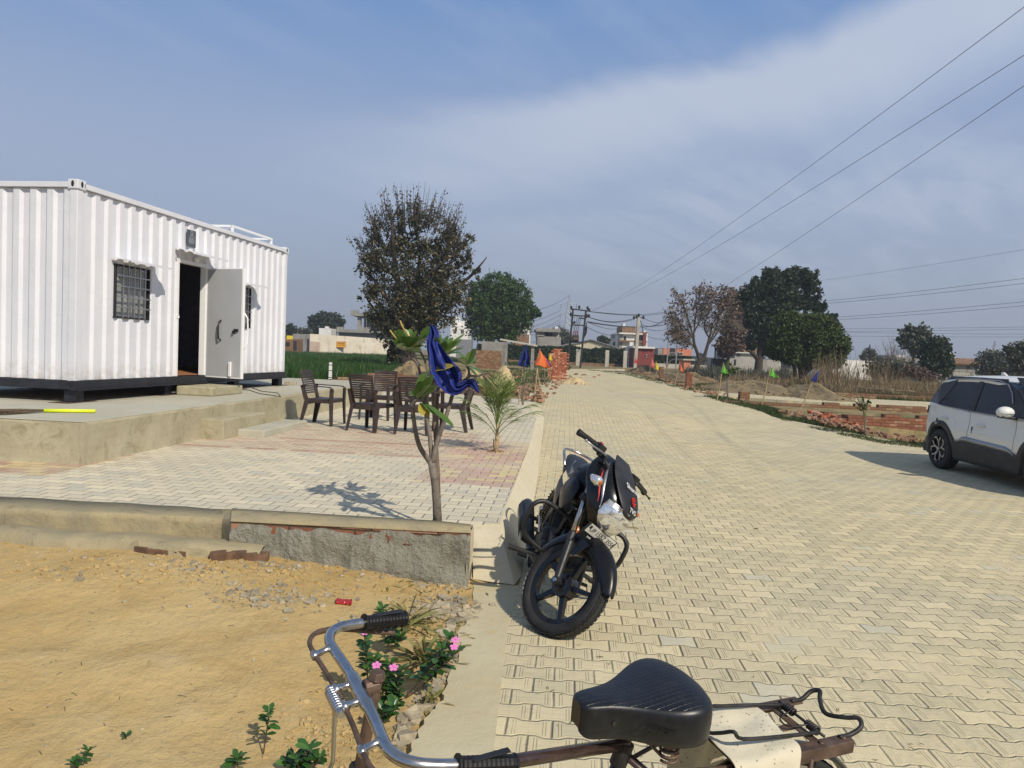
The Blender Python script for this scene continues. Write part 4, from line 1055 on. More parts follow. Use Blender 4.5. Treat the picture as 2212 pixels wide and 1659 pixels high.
for s_ in (-1, 1):
    g = MB(); g.tube(smoothpath([Vec(p) for p in ((.245, s_*.03, .60), (.25, s_*.12, .635), (.27, s_*.26, .66), (.285, s_*.325, .62), (.285, s_*.335, .55), (.27, s_*.325, .46), (.25, s_*.27, .40), (.23, s_*.10, .34), (.20, s_*.03, .30))], 5), .0155, 12)
    g.build('crash_guard', M['black'], mo, smooth=True)
    g = MB(); g.tube([(-.12, s_*.06, .30), (-.12, s_*.14, .30)], .010, 8); g.tube([(-.12, s_*.14, .30), (-.12, s_*.25, .305)], .017, 10); g.build('foot_peg', M['rubber'], mo)
    g = MB(); g.tube([(-.30, s_*.13, .40), (-.36, s_*.17, .42)], .010, 8); g.tube([(-.36, s_*.17, .42), (-.36, s_*.26, .425)], .015, 10); g.build('foot_peg', M['rubber'], mo)
    g = MB(); g.tube([(-.36, s_*.125, .70), (-.55, s_*.125, .36)], .012, 8); ab = g.build('shock_absorber', M['chrome'], mo)
    g = MB(); g.tube([Vec((-.38, s_*.125, .665)).lerp(Vec((-.53, s_*.125, .40)), t/72)+Vec((math.cos(t*.9)*.026, math.sin(t*.9)*.026, 0)) for t in range(73)], .0045, 5); g.build('spring', M['black'], ab, smooth=True)
g = MB(); g.tube([(-.06, -.10, .30), (.0, -.20, .27), (.10, -.21, .25)], .009, 8); g.box((.11, -.235, .25), (.05, .07, .014)); g.build('brake_pedal', M['black'], mo)
g = MB(); g.tube([(-.06, .10, .30), (.02, .17, .26), (.14, .18, .24)], .008, 8); g.tube([(.14, .17, .24), (.14, .24, .24)], .012, 8); g.build('gear_lever', M['black'], mo)
g = MB(); g.tube([(-.08, -.16, .40), (-.10, -.20, .50), (-.04, -.225, .56)], .010, 8); g.tube([(-.04, -.225, .56), (.03, -.235, .575)], .013, 8); g.build('kick_starter', M['chrome'], mo)
g = MB(); g.tube([(-.05, .11, .25), (-.07, .23, .10), (-.09, .315, -.065)], .010, 8); g.box((-.09, .325, -.068), (.05, .05, .01)); g.build('side_stand', M['black'], mo)
g = MB(); g.grid([[Vec((-.20, .125, .40)), Vec((-.20, .125, .30))], [Vec((-.60, .125, .36)), Vec((-.60, .125, .24))]]).build('chain_cover', M['black'], mo, solid=.03)
g = MB(); g.tube([(.22, .05, .34), (.20, .24, .30)], .014, 8); g.tube([(.20, .22, .30), (.19, .35, .285)], .017, 10)
for k in range(7): g.lathe([(.017, -.003), (.022, 0), (.017, .003)], (.197-.001*k, .235+.017*k, .298-.002*k), 'y', 10, close=False)
g.build('leg_peg', M['rubber'], mo)
g = MB(); g.tube([(.22, -.05, .34), (.20, -.24, .30)], .014, 8); g.tube([(.20, -.22, .30), (.19, -.35, .285)], .017, 10); g.build('leg_peg', M['rubber'], mo)
# ---------------------------------------------------------------- bicycle in the foreground
BSC = .94
bsad = Pz(1412, 1494, .945*BSC)
BYAW = R(203)
BL = R(6)
bi = empty('bicycle', (0, 0, 0), label='old roadster bicycle with black saddle and rear carrier standing nearest the camera', cat='bicycle')
RB_ = Matrix.Rotation(BYAW, 4, 'Z') @ Matrix.Rotation(-BL, 4, 'X')
q = RB_ @ Vec((-.17, 0, .94))*BSC
HT, HBt = Vec((.475, 0, .86)), Vec((.535, 0, .70)); C0 = Vec((.485, 0, 1.045))
BST = Matrix.Translation(HT) @ Matrix.Rotation(R(7), 4, (HT-HBt).normalized()) @ Matrix.Translation(-HT)
q = RB_ @ (BST @ C0)*BSC
bi.matrix_world = Matrix.Translation((-.263-q.x, 1.363-q.y, .0)) @ RB_ @ Matrix.Scale(BSC, 4)
WR = .345
def bwheel(name, cx, Mx=None):
    w = sub_empty(name, bi)
    mb = MB(); mb.lathe([(WR-.018+.018*math.cos(a), .019*math.sin(a)) for a in np.linspace(0, 2*pi, 12)[:-1]], (cx, 0, WR), 'y', 64, close=True); mb.build('tyre', M['rubber'], w, smooth=True, M=Mx)
    mb = MB(); mb.lathe([(WR-.035, -.016), (WR-.028, -.017), (WR-.028, .017), (WR-.035, .016), (WR-.045, .008), (WR-.045, -.008)], (cx, 0, WR), 'y', 64, close=True); mb.build('rim', M['chrome'], w, M=Mx)
    mb = MB(); mb.lathe([(0, -.04), (.025, -.04), (.018, -.02), (.018, .02), (.025, .04), (0, .04)], (cx, 0, WR), 'y', 16); mb.build('hub', M['darkmetal'], w, M=Mx)
    mb = MB()
    for k in range(32):
        a = 2*pi*k/32; s_ = 1 if k % 2 else -1; b = a+.35*(1 if k % 4 < 2 else -1)
        mb.tube([(cx+.022*math.cos(b), s_*.035, WR+.022*math.sin(b)), (cx+(WR-.04)*math.cos(a), 0, WR+(WR-.04)*math.sin(a))], .0012, 4, cap=False)
    mb.build('spokes', M['alu'], w, M=Mx)
SA = Vec((-.40, 0, .92)).normalized()
bwheel('front_wheel', .79, BST); bwheel('rear_wheel', -.64)
BB = Vec((0, 0, .29)); STt = Vec((-.165, 0, .80))
fr = MB()
TTz = .835
fr.tube([(-.172, 0, .805), (.482, 0, .83)], .0155, 14); fr.tube([BB, STt], .0155, 14); fr.tube([BB, HBt+Vec((-.005, 0, .03))], .016, 14); fr.tube([HBt, HT], .019, 14)
for s_ in (-1, 1):
    fr.tube([BB+Vec((-.02, s_*.03, 0)), Vec((-.64, s_*.06, WR))], .010, 8); fr.tube([STt+Vec((0, s_*.02, -.02)), Vec((-.64, s_*.06, WR))], .008, 8)
fr.lathe([(0, -.04), (.022, -.04), (.022, .04), (0, .04)], BB, 'y', 16)
fr.build('frame', M['tube'], bi, smooth=True)
for a_, b_, r_ in ((HT-Vec((0, 0, .03)), HT+Vec((-.004, 0, .012)), .024), (STt-(STt-BB).normalized()*.05, STt+(STt-BB).normalized()*.01, .021), (HBt-Vec((-.01, 0, .01)), HBt+Vec((-.015, 0, .035)), .024)): lg = MB(); lg.tube([a_, b_], r_, 14); lg.build('lug', M['darkmetal'], bi, bevel=.002)
fk = MB()
for s_ in (-1, 1): fk.tube([HBt+Vec((.005, s_*.02, -.01)), HBt+Vec((.02, s_*.045, -.03)), Vec((.65, s_*.05, .45)), Vec((.79, s_*.05, WR))], [.013, .013, .011, .008], 10)
fk.build('fork', M['tube'], bi, smooth=True, M=BST)
mg = MB()
for cx, a0, a1, Mx in ((-.64, 8, 200, None), (.79, 20, 150, BST)):
    rows = [[Vec((cx+(WR+.028-.014*q*q)*math.cos(a), q*.03, WR+(WR+.028-.014*q*q)*math.sin(a))) for q in np.linspace(-1, 1, 7)] for a in np.linspace(R(a0), R(a1), 36)]
    MB().grid(rows).build('mudguard', M['blackpaint'], bi, smooth=True, solid=.002, M=Mx)
ck = MB(); ck.tube([(0, .055, .29), (.10, .06, .16)], .008, 8); ck.tube([(0, -.055, .29), (-.10, -.06, .42)], .008, 8); ck.lathe([(.075, -.05), (.090, -.05), (.090, -.047), (.075, -.047)], BB, 'y', 32, close=True)
ck.build('crank', M['darkmetal'], bi)
for s_, x, z in ((1, .10, .16), (-1, -.10, .42)): pd = MB(); pd.box((x, s_*.11, z), (.08, .09, .022)); pd.build('pedal', M['rubber'], bi, bevel=.004)
cc = MB(); cc.prism([(-.70, .30), (-.68, .40), (.0, .40), (.08, .37), (.10, .29), (.08, .22), (0, .19), (-.68, .29)], -.075, -.035, 'y'); cc.build('chain_case', M['blackpaint'], bi, bevel=.008)
ks = MB(); ks.tube([(-.42, .06, .33), (-.50, .17, .02)], .008, 8); ks.build('kick_stand', M['darkmetal'], bi)
# stem, handlebar
sb = MB(); sb.tube([HT+Vec((-.003, 0, .01)), C0+Vec((-.035, 0, .02))], .0125, 12); sb.tube([C0+Vec((-.035, 0, .02)), C0+Vec((-.036, 0, .036))], [.020, .014], 6); sb.tube([C0+Vec((-.040, 0, .006)), C0+Vec((-.01, 0, .004))], [.016, .017], 12); sb.build('stem', M['rustmetal'], bi, smooth=False, M=BST, bevel=.002)
half = [(0, 0, 0), (0, .06, 0), (.002, .11, .0), (.006, .15, .002), (.008, .188, .004), (-.003, .222, .005), (-.028, .245, .004), (-.06, .256, .0), (-.09, .262, -.004), (-.13, .268, -.010)]
pts = [C0+Vec((x, -y, z)) for x, y, z in half[::-1]]+[C0+Vec((x, y, z)) for x, y, z in half[1:]]
hb = MB(); sp_ = smoothpath(pts, 5)
rad = [.0115+(.003 if (p-C0).length < .055 else 0) for p in sp_]
hb.tube(sp_, rad, 16); hbar = hb.build('handlebar', M['chrome'], bi, smooth=True, M=BST)
for s_ in (-1, 1):
    e0 = C0+Vec((-.093, s_*.263, -.004)); e1 = C0+Vec((-.208, s_*.279, -.020)); dv = (e1-e0).normalized()
    g = MB(); prof = []
    n = 26
    ps = [e0.lerp(e1, k/n) for k in range(n+1)]; rs = []
    for k in range(n+1):
        r_ = .0152+.0006*(k % 2)
        if k in (0, 1): r_ = .020
        if k >= n-1: r_ = .018 if k == n-1 else .014
        rs.append(r_)
    g.tube(ps, rs, 16)
    for k in range(5): g.ball(e0.lerp(e1, .28+.155*k)+Vec((0, 0, -.010)), (.012, .014, .013), 8, 6)
    g.build('grip', M['gripblack'], bi, smooth=False, M=BST, bevel=.0008)
    g = MB(); g.box(e0.lerp(e1, .55)+Vec((0, 0, .0185)), (.075, .013, .003)); g.build('grip_badge', M['black'], bi, M=BST, bevel=.001)
# rod brake levers running in front of and below the bar
rb = MB()
base = [(.034, 0, -.012), (.036, .05, -.012), (.040, .12, -.009), (.046, .190, -.006), (.044, .245, -.006), (.020, .290, -.010), (-.03, .315, -.020), (-.08, .318, -.032), (-.13, .316, -.045), (-.18, .312, -.055)]
for s_ in (-1, 1):
    p_ = smoothpath([C0+Vec((x, s_*y*.90, z)) for x, y, z in base], 4); rb.tube(p_, [.0055 if k < len(p_)*.55 else .007 for k in range(len(p_))], 8)
rb.build('brake_rod', M['rustmetal'], bi, smooth=True, M=BST)
cl_ = MB()
for y in (-.165, -.03, .03, .165):
    p0 = C0+Vec((.012 if abs(y) > .1 else .002, y, .006 if abs(y) > .1 else 0)); p1 = C0+Vec((.047 if abs(y) > .1 else .038, y, -.006))
    cl_ = MB(); cl_.tube([p0, p0.lerp(p1, .4), p1], [.009, .0065, .008], 10); cl_.tube([p1+Vec((0, -.009, 0)), p1+Vec((0, .009, 0))], .0085, 10); cl_.build('rod_clamp', M['chrome'], bi, smooth=True, M=BST)
bl = MB(); cy = C0+Vec((.048, 0, -.012)); bl.tube([cy+Vec((0, -.045, 0)), cy+Vec((0, -.02, .0)), cy+Vec((0, .02, .0)), cy+Vec((0, .045, 0))], [.009, .0115, .0115, .009], 14)
for k in range(9): bl.lathe([(.0105, -.002), (.013, 0), (.0105, .002)], cy+Vec((0, -.032+.008*k, 0)), 'y', 14)
bl.tube([cy+Vec((.0, 0, -.01)), Vec((.53, .0, .90)), Vec((.60, .0, .72)), Vec((.65, 0, .70))], .005, 8)
bl.build('brake_linkage', M['chrome'], bi, smooth=False, M=BST, bevel=.001)
# saddle
sd_ = []
def sring(x, w, zt, th, drop):
    out = []
    for q in np.linspace(-1, 1, 17):
        out.append(Vec((x, q*w, zt-drop*abs(q)**3.0)))
    out.append(Vec((x, w*1.02, zt-drop-th*.5))); out.append(Vec((x, w*.96, zt-drop-th)))
    for q in np.linspace(.9, -.9, 5): out.append(Vec((x, q*w, zt-drop-th+.012)))
    out.append(Vec((x, -w*.96, zt-drop-th))); out.append(Vec((x, -w*1.02, zt-drop-th*.5)))
    return out
Z = .94
prof = [(-.010, .018, Z-.006, .040, .006), (-.016, .030, Z-.002, .05, .006), (-.035, .036, Z, .055, .006), (-.07, .040, Z+.000, .055, .006), (-.105, .050, Z-.002, .055, .006), (-.14, .070, Z-.002, .058, .006), (-.175, .095, Z+.002, .060, .008), (-.21, .112, Z+.008, .062, .010), (-.245, .115, Z+.012, .062, .012), (-.272, .103, Z+.010, .060, .012), (-.290, .078, Z+.004, .056, .012), (-.300, .045, Z-.004, .05, .010)]
rg_ = [sring(p[0], p[1], p[2], p[3]*1.4, p[4]) for p in prof]
ms = MB().grid(rg_, closed=True); nn = len(rg_[0]); ms.add(rg_[0], [tuple(range(nn))]); ms.add(rg_[-1], [tuple(range(nn-1, -1, -1))])
def saddlemat():
    m = Mat('saddle_cover'); x, y, z = m.xyz()
    u = (x+y*.5)/.014; v = (y*.87)/.012; e = ((u.fract()-.5).abs()).max((v.fract()-.5).abs()); n = m.noise(30, 4)
    nr = m.node('ShaderNodeNewGeometry'); sp = m.node('ShaderNodeSeparateXYZ'); m.nt.links.new(nr.outputs['Normal'], sp.inputs[0]); top = S(m, sp.outputs[2]).ss(.75, .9)*x.lt(-.03)
    return m.out(m.mix(n.ss(.45, .7)*.5, (.007, .008, .011), (.02, .022, .026)), n*.2+.28, 0, m.bumpn(e.ss(.36, .48)*top*-.0007+m.noise(300, 2)*.0002), spec=.5)
M['saddle'] = saddlemat()
SM = Matrix.Translation((-.185, 0, .90)) @ Matrix.Scale(1.13, 4) @ Matrix.Translation((.155, 0, -.90))
sad = ms.build('saddle', M['saddle'], bi, smooth=True, sub=1, M=SM)
text_part('saddle_lettering', 'Comfort', .022, M['saddle'], sad, SM @ frame_M((-.150, .0865, .898), (-.93, .37, 0), (0, 0, 1)))
text_part('saddle_lettering', 'Comfort', .022, M['saddle'], sad, SM @ frame_M((-.150, -.0865, .898), (.93, .37, 0), (0, 0, 1)))
rv = MB(); rv.tube([(-.075, .036, .90), (-.075, .046, .90)], .005, 10); rv.tube([(-.075, -.036, .90), (-.075, -.046, .90)], .005, 10); rv.build('saddle_rivet', M['darkmetal'], sad, M=SM)
sp = MB(); sp.tube([STt, STt+Vec((-.012, 0, .06))], .0125, 12)
for s_ in (-1, 1):
    sp.tube([(-.03, s_*.018, .885), (-.10, s_*.03, .865), (-.18, s_*.03, .85), (-.23, s_*.06, .80), (-.245, s_*.07, .795)], .004, 6)
sp.build('seat_post', M['rustmetal'], bi, smooth=True)
for s_ in (-1, 1):
    c = MB(); c.tube([Vec((-.245+.021*math.cos(t*.5), s_*.065+.021*math.sin(t*.5), .795+.085*t/84)) for t in range(85)], .0038, 6); c.build('saddle_spring', M['rustmetal'], bi, smooth=True)
# rear carrier
cz = .765; cr = MB()
x0c, x1c, hw = -.385, -.70, .082
for s_ in (-1, 1):
    cr.bar((x0c, s_*hw, cz), (x1c-.03, s_*hw, cz), .030, .004); cr.bar((x0c, s_*(hw+.014), cz-.014), (x1c-.03, s_*(hw+.014), cz-.014), .004, .03)
for x in (-.40, -.52, -.64): cr.bar((x, -hw, cz-.004), (x, hw, cz-.004), .022, .004)
cr.bar((-.645, 0, cz-.006), (-.39, 0, cz-.006), .02, .003)
CM = Matrix.Translation((-.42, 0, .765)) @ Matrix.Scale(1.10, 4) @ Matrix.Translation((.385, 0, -.765))
crr = cr.build('carrier', M['rustmetal'], bi, bevel=.001, M=CM)
cs = MB()
for s_ in (-1, 1):
    cs.tube([(-.60, s_*(hw+.014), cz-.02), (-.64, s_*.075, WR+.01)], .006, 8); cs.tube([(-.40, s_*(hw), cz-.01), (-.20, s_*.03, .74)], .005, 8)
cs.build('carrier_stay', M['rustmetal'], crr, smooth=True, M=CM)
lp = MB(); lp.tube(smoothpath([Vec(p) for p in ((-.70, .078, cz+.004), (-.735, .078, cz+.004), (-.765, .080, cz+.02), (-.775, .062, cz+.03), (-.755, .040, cz+.022), (-.735, .0, cz+.012), (-.755, -.040, cz+.022), (-.775, -.062, cz+.03), (-.765, -.080, cz+.02), (-.735, -.078, cz+.004), (-.70, -.078, cz+.004))], 5), .0058, 8); lp.build('carrier_loop', M['darkmetal'], crr, smooth=True, M=CM)
for s_ in (-1, 1):
    for x in (-.41, -.52, -.64, -.71): rvs = MB(); rvs.ball((x, s_*hw, cz+.003), (.007, .007, .004), 8, 6); rvs.build('rivet', M['rustmetal'], crr, smooth=True, M=CM)
ck_ = MB(); zc = cz+.03
ck_.tube(smoothpath([Vec(p) for p in ((-.655, .058, cz+.012), (-.56, .064, zc-.006), (-.42, .066, zc+.012), (-.395, .060, zc+.030), (-.385, .030, zc+.010), (-.375, 0, zc-.004), (-.385, -.030, zc+.010), (-.395, -.060, zc+.030), (-.42, -.066, zc+.012), (-.56, -.064, zc-.006), (-.655, -.058, cz+.012))], 4), .0046, 8)
ck_.tube([(-.655, -.075, cz+.012), (-.655, .075, cz+.012)], .0036, 8)
for s_ in (-1, 1): ck_.tube([Vec((-.655+.009*math.cos(t*.8), s_*(.022+.034*t/40), cz+.012+.009*math.sin(t*.8))) for t in range(41)], .0028, 5)
ck_.tube(smoothpath([Vec(p) for p in ((-.655, .03, cz+.016), (-.61, .02, cz+.01), (-.60, 0, cz+.008), (-.61, -.02, cz+.01), (-.655, -.03, cz+.016))], 4), .002, 6)
ck_.build('spring_clip', M['darkmetal'], crr, smooth=True, M=CM)
# cloth hanging over the carrier
def clothmat():
    m = Mat('speckled_cloth'); v = m.voro(62); v2 = m.voro(44)
    c = m.mix(1-v.ss(.12, .19), (.60, .55, .42), (.24, .20, .13)); c = m.mix((1-v2.ss(.08, .13))*.8, c, (.30, .28, .22)); c = m.mix(m.noise(3, 4).ss(.4, .7)*.4, c, (.62, .56, .40))
    return m.out(c, .9, 0, m.bumpn(m.noise(25, 4)*.004), spec=.1)
rows = []
for i, t in enumerate(np.linspace(-1, 1, 41)):
    row = []
    for k, x in enumerate(np.linspace(-.375, -.545, 15)):
        s_ = t*.36; e = hw+.02; over = max(0, abs(s_)-e); y = max(-e, min(e, s_)); sg = 1 if s_ > 0 else -1
        z = cz+.010-over*.97 + .010*mnoise.noise((x*16, s_*16, 1))+.012*abs(mnoise.noise((x*9+s_*4, s_*9, 5))); y2 = y+sg*(over*.22 + (.012*math.sin(x*70+sg)*min(1, over*8)))
        xe = x+ (.03*abs(t) if k == 14 else 0)*mnoise.noise((t*3, 1, 1))*2 - .035*math.sin((t+1)*2.1)*(k/14) + .0*over
        row.append(Vec((xe, y2, z)))
    rows.append(row)
cloth = MB().grid(rows).build('cloth_bag', clothmat(), smooth=True, solid=.003, sub=1)
cloth.matrix_world = bi.matrix_world @ CM
tag(cloth, 'cream cloth with small dark specks hanging over the bicycle carrier behind the saddle', 'cloth')
# ---------------------------------------------------------------- compact SUV
# local: x forward, y left, z up, origin on the ground under the rear axle
sv = empty('suv', (0, 0, 0), label='white compact SUV with black roof pillars parked on the paved road', cat='car')
rwp = Pz(2031, 1012, 0)
SYAW = R(-90-1.5)
sv.rotation_euler = (0, 0, SYAW)
WB, TW = 2.50, .79
# the near (right-hand) rear wheel touches the road at rwp
RS = Matrix.Rotation(SYAW, 4, 'Z'); q = RS @ Vec((0, -TW, 0)); sv.location = (rwp.x-q.x+.02, rwp.y-q.y, 0); sv.scale = (.97, .97, .955)
XR, XF = -.74, 3.25
def interp(x, tab):
    if x <= tab[0][0]: return tab[0][1]
    for (a, va), (b, vb) in zip(tab[:-1], tab[1:]):
        if x <= b:
            t = (x-a)/(b-a); return va+(vb-va)*t
    return tab[-1][1]
belt = [(-.74, 1.13), (-.5, 1.125), (0, 1.09), (1.0, 1.05), (2.2, 1.03), (2.4, 1.04), (3.0, .98), (3.2, .90), (3.25, .80)]
halfw = [(-.74, .60), (-.68, .72), (-.55, .82), (-.2, .885), (.5, .895), (1.5, .895), (2.3, .895), (2.8, .86), (3.05, .78), (3.2, .62), (3.25, .50)]
roofz = [(-.66, 1.10), (-.30, 1.52), (-.22, 1.60), (.3, 1.64), (1.0, 1.64), (1.45, 1.59), (1.75, 1.46), (2.25, 1.10), (2.4, 1.05)]
def sect(x, lo, hi, n=9, side=-1):
    """side wall from z=lo to hi at station x"""
    w = interp(x, halfw); out = []
    for k in range(n):
        z = lo+(hi-lo)*k/(n-1); zb = interp(x, belt)
        f = (z-.35)/(zb-.35)
        y = w*(1-.030*max(0, .25-f)*4-.050*max(0, f-.55)/.45) + .012*math.sin(max(0, min(1, (f-.3)/.35))*pi)*.6
        out.append(Vec((x, side*y, z)))
    return out
RA, RC_ = .40, .345    # arch radius, wheel centre height
def lower(x, base):
    z = base
    for cx in (0, WB):
        d = x-cx
        if abs(d) < RA: z = max(z, RC_+math.sqrt(RA*RA-d*d))
    return z
xs = sorted(set([round(v, 3) for v in np.linspace(-.74, 3.25, 60)]+[round(c+RA*math.cos(a), 3) for c in (0, WB) for a in np.linspace(0, pi, 25)]))
zc = [(-.74, .50), (-.5, .50), (-.42, .50), (.42, .52), (.75, .57), (1.9, .53), (2.08, .50), (3.25, .5)]
def split(x):  # seam between body colour and black cladding
    z = interp(x, zc)
    for cx in (0, WB):
        d = x-cx; r2 = RA+.085
        if abs(d) < r2: z = max(z, RC_+math.sqrt(r2*r2-d*d)*1.0)
    return z
for s_ in (-1, 1):
    rows = []; rowc = []
    for x in xs:
        sp_ = min(split(x), interp(x, belt)-.05); lo = min(lower(x, .22), sp_-.002)
        rows.append(sect(x, sp_, interp(x, belt), 12, s_))
        r = sect(x, lo, sp_, 7, s_)
        for p in r: p.y += s_*.012
        r.insert(0, Vec((x, s_*(abs(r[0].y)-.16), lo+(.0 if lo < .25 else .0))))
        rowc.append(r)
    MB().grid(rows).build('side_body', M['carwhite'], sv, smooth=True, solid=.006, fix=True)
    MB().grid(rowc).build('side_cladding', M['cladding'], sv, smooth=True, solid=.006, fix=True)
# bonnet, nose and tail skins
rows = []
for x in np.linspace(2.2, 3.25, 12):
    w = interp(x, halfw)*.95; zb = interp(x, belt); rows.append([Vec((x, w*q, zb+.05*(1-q*q)*(1 if x < 3.1 else .4))) for q in np.linspace(-1, 1, 13)])
MB().grid(rows).build('bonnet', M['carwhite'], sv, smooth=True, solid=.006)
rows = []
for z in np.linspace(.22, .86, 8):
    rows.append([Vec((3.25+.06*(1-q*q)*math.sin((z-.1)*2.6)-.0*abs(q), q*(.52+.05*(z < .5)), z)) for q in np.linspace(-1, 1, 9)])
MB().grid(rows).build('front_bumper', M['cladding'], sv, smooth=True, solid=.01)
rows = []
for z in np.linspace(.30, 1.13, 10):
    rows.append([Vec((-.74-.05*(1-q*q)-(.05 if .35 < z < .62 else 0), q*.64, z)) for q in np.linspace(-1, 1, 9)])
MB().grid(rows).build('tailgate', M['carwhite'], sv, smooth=True, solid=.01)
mb = MB(); 
for s_ in (-1, 1): mb.tube([(-.70, s_*.20, .36), (-.86, s_*.20, .36), (-.86, s_*.20, .36)], .02, 6)
mb.box((-.80, 0, .40), (.12, 1.30, .24)); mb.box((-.72, 0, .30), (.16, 1.45, .16)); mb.build('rear_bumper', M['cladding'], sv, bevel=.03)
mb = MB(); mb.bar((-.86, -.62, .47), (-.86, .62, .47), .04, .06); mb.build('bumper_guard', M['black'], sv, bevel=.01)
# greenhouse: dark glass shell under a white roof
rows = []
for x in [-.66, -.58, -.50, -.40, -.30, -.2, .1, .4, .8, 1.2, 1.45, 1.6, 1.75, 1.95, 2.12, 2.25]:
    zb = interp(x, belt)-.02; zr = interp(x, roofz)-.035; w = interp(x, halfw)*.955; wt = min(w, .655+.02*(x > 0)); r = []
    zr = max(zr, zb+.02)
    for s_ in (-1, 1):
        seq = [Vec((x, s_*(w+(wt-w)*((z-zb)/(1.62-zb))), z)) for z in np.linspace(zb, zr, 6)]
        r += seq if s_ < 0 else seq[::-1]
    rows.append(r)
gh = MB().grid(rows); n = len(rows[0]); gh.add(rows[0], [tuple(range(n))])
gh.build('greenhouse', M['glassdark'], sv, smooth=False, fix=True)
# black pillars + window surrounds, standing 4 mm off the glass
def gpt(x, z, s_, off=.006):
    zb = interp(x, belt)-.02; w = interp(x, halfw)*.955; wt = min(w, .655+.02*(x > 0))
    return Vec((x, s_*(w+(wt-w)*((z-zb)/(1.62-zb))+off), z))
def patch(poly, s_, off=.006):
    vs = [gpt(x, z, s_, off) for x, z in poly]; c = sum(vs, Vec())/len(vs)
    return vs
for s_ in (-1, 1):
    mb = MB()
    for poly in ([(-.62, 1.12), (-.16, 1.10), (-.0, 1.30), (.16, 1.56), (-.24, 1.53), (-.34, 1.44)], [(.72, 1.04), (.88, 1.04), (.86, 1.59), (.74, 1.59)], [(1.62, 1.02), (2.24, 1.02), (2.22, 1.06), (1.66, 1.47), (1.42, 1.56), (1.50, 1.49), (1.66, 1.38), (1.70, 1.2)], [(-.20, 1.52), (1.45, 1.55), (1.42, 1.60), (-.12, 1.60)]):
        vs = patch(poly, s_); mb.add(vs, [tuple(range(len(vs)))])
    mb.build('pillar_trim', M['black'], sv, solid=.006)
    mb = MB()
    mb.tube([gpt(.10, 1.555, s_, .016), gpt(.6, 1.575, s_, .016), gpt(1.25, 1.57, s_, .018), gpt(1.48, 1.515, s_, .018), gpt(1.64, 1.39, s_, .018), gpt(1.74, 1.24, s_, .018)], .010, 6); mb.build('window_visor', M['silver'], sv, smooth=True)
    mb = MB()
    mb.tube([gpt(-.60, 1.118, s_, .012), gpt(0, 1.085, s_, .012), gpt(1.0, 1.045, s_, .012), gpt(2.2, 1.028, s_, .012)], .009, 6); mb.build('belt_moulding', M['silver'], sv, smooth=True)
    mb = MB()
    for x, z in ((.02, .885), (1.05, .85)):
        yy = sect(x+.1, .4, interp(x, belt), 9, s_)[5].y
        mb.box((x+.09, yy+s_*.022, z), (.21, .022, .036))
    # two separate handles
    for x, z in ((.02, .885), (1.05, .85)):
        yy = sect(x+.1, .4, interp(x, belt), 9, s_)[5].y
        h = MB(); h.tube([(x, yy+s_*.0, z-.0), (x+.03, yy+s_*.035, z), (x+.16, yy+s_*.038, z), (x+.20, yy, z)], .014, 8); h.build('door_handle', M['carwhite'], sv, smooth=True)
    for x, z in ((-.10, .84), (.93, .79)):
        yy = sect(x, .4, interp(x, belt), 9, s_)[5].y; dg = MB(); dg.box((x, yy+s_*.012, z-.03), (.018, .02, .11)); dg.build('door_guard', M['black'], sv, bevel=.005)
    for x, z0_, z1_ in ((.80, .55, 1.03), (1.93, .54, 1.0)):
        sm = MB(); sm.tube([sect(x+.05*math.sin(t*3), .35, interp(x, belt), 9, s_)[0].lerp(Vec((0, 0, 0)), 0) if False else Vec((x+.03*math.sin(t*3), (sect(x, z0_, z1_, 9, s_)[int(t*8)].y)+s_*.004, z0_+(z1_-z0_)*t)) for t in np.linspace(0, 1, 9)], .003, 4); sm.build('door_seam', M['black'], sv)
    tr_ = MB(); rr = []
    for x in np.linspace(.50, 1.98, 16):
        z = split(x); hgt = .085*min(1, (x-.50)/.18)*min(1, (1.98-x)/.14)+.004; w = interp(x, halfw); rr.append([Vec((x, s_*(w+.012), z+.006-.02)), Vec((x, s_*(w+.024), z+hgt*.5-.02)), Vec((x, s_*(w+.010), z+hgt-.02))])
    tr_.grid(rr).build('side_moulding', M['silver'], sv, smooth=True, solid=.006)
    af = MB(); c = [Vec((0+(RA+.045)*math.cos(a)*1.0, s_*(.905), RC_+(RA+.045)*math.sin(a))) for a in (1.55, 1.72)]
    af.bar(c[0], c[1], .03, .085, up=(0, 1, 0)); af.build('arch_reflector', M['silver'], sv)
    mi = MB(); mi.ball((1.93, s_*1.03, 1.12), (.085, .125, .085), 16, 10); mr = mi.build('wing_mirror', M['carwhite'], sv, smooth=True)
    mi = MB(); mi.bar((1.90, s_*.86, 1.03), (1.92, s_*1.10, 1.055), .12, .04); mi.build('mirror_foot', M['black'], mr, bevel=.01)
    mi = MB(); mi.tube([(2.00, s_*.96, 1.10), (2.01, s_*1.04, 1.105), (1.985, s_*1.12, 1.11)], .012, 6); mi.build('mirror_indicator', M['clear'], mr)
    tlp = MB(); tlp.grid([[p+Vec((-.004, s_*.012, 0)) for p in sect(x, .92+.05*(x+.74), 1.06, 4, s_)] for x in (-.735, -.70, -.66, -.60, -.54)]); tlp.build('tail_lamp', M['glassdark'], sv, solid=.02)
    hlp = MB(); hlp.grid([[Vec((3.27, s_*.42, .78)), Vec((3.25, s_*.42, .86))], [Vec((3.20, s_*.68, .80)), Vec((3.16, s_*.68, .90))], [Vec((2.98, s_*.83, .84)), Vec((2.95, s_*.82, .92))]]).build('headlamp', M['clear'], sv, solid=.02)
rows = []
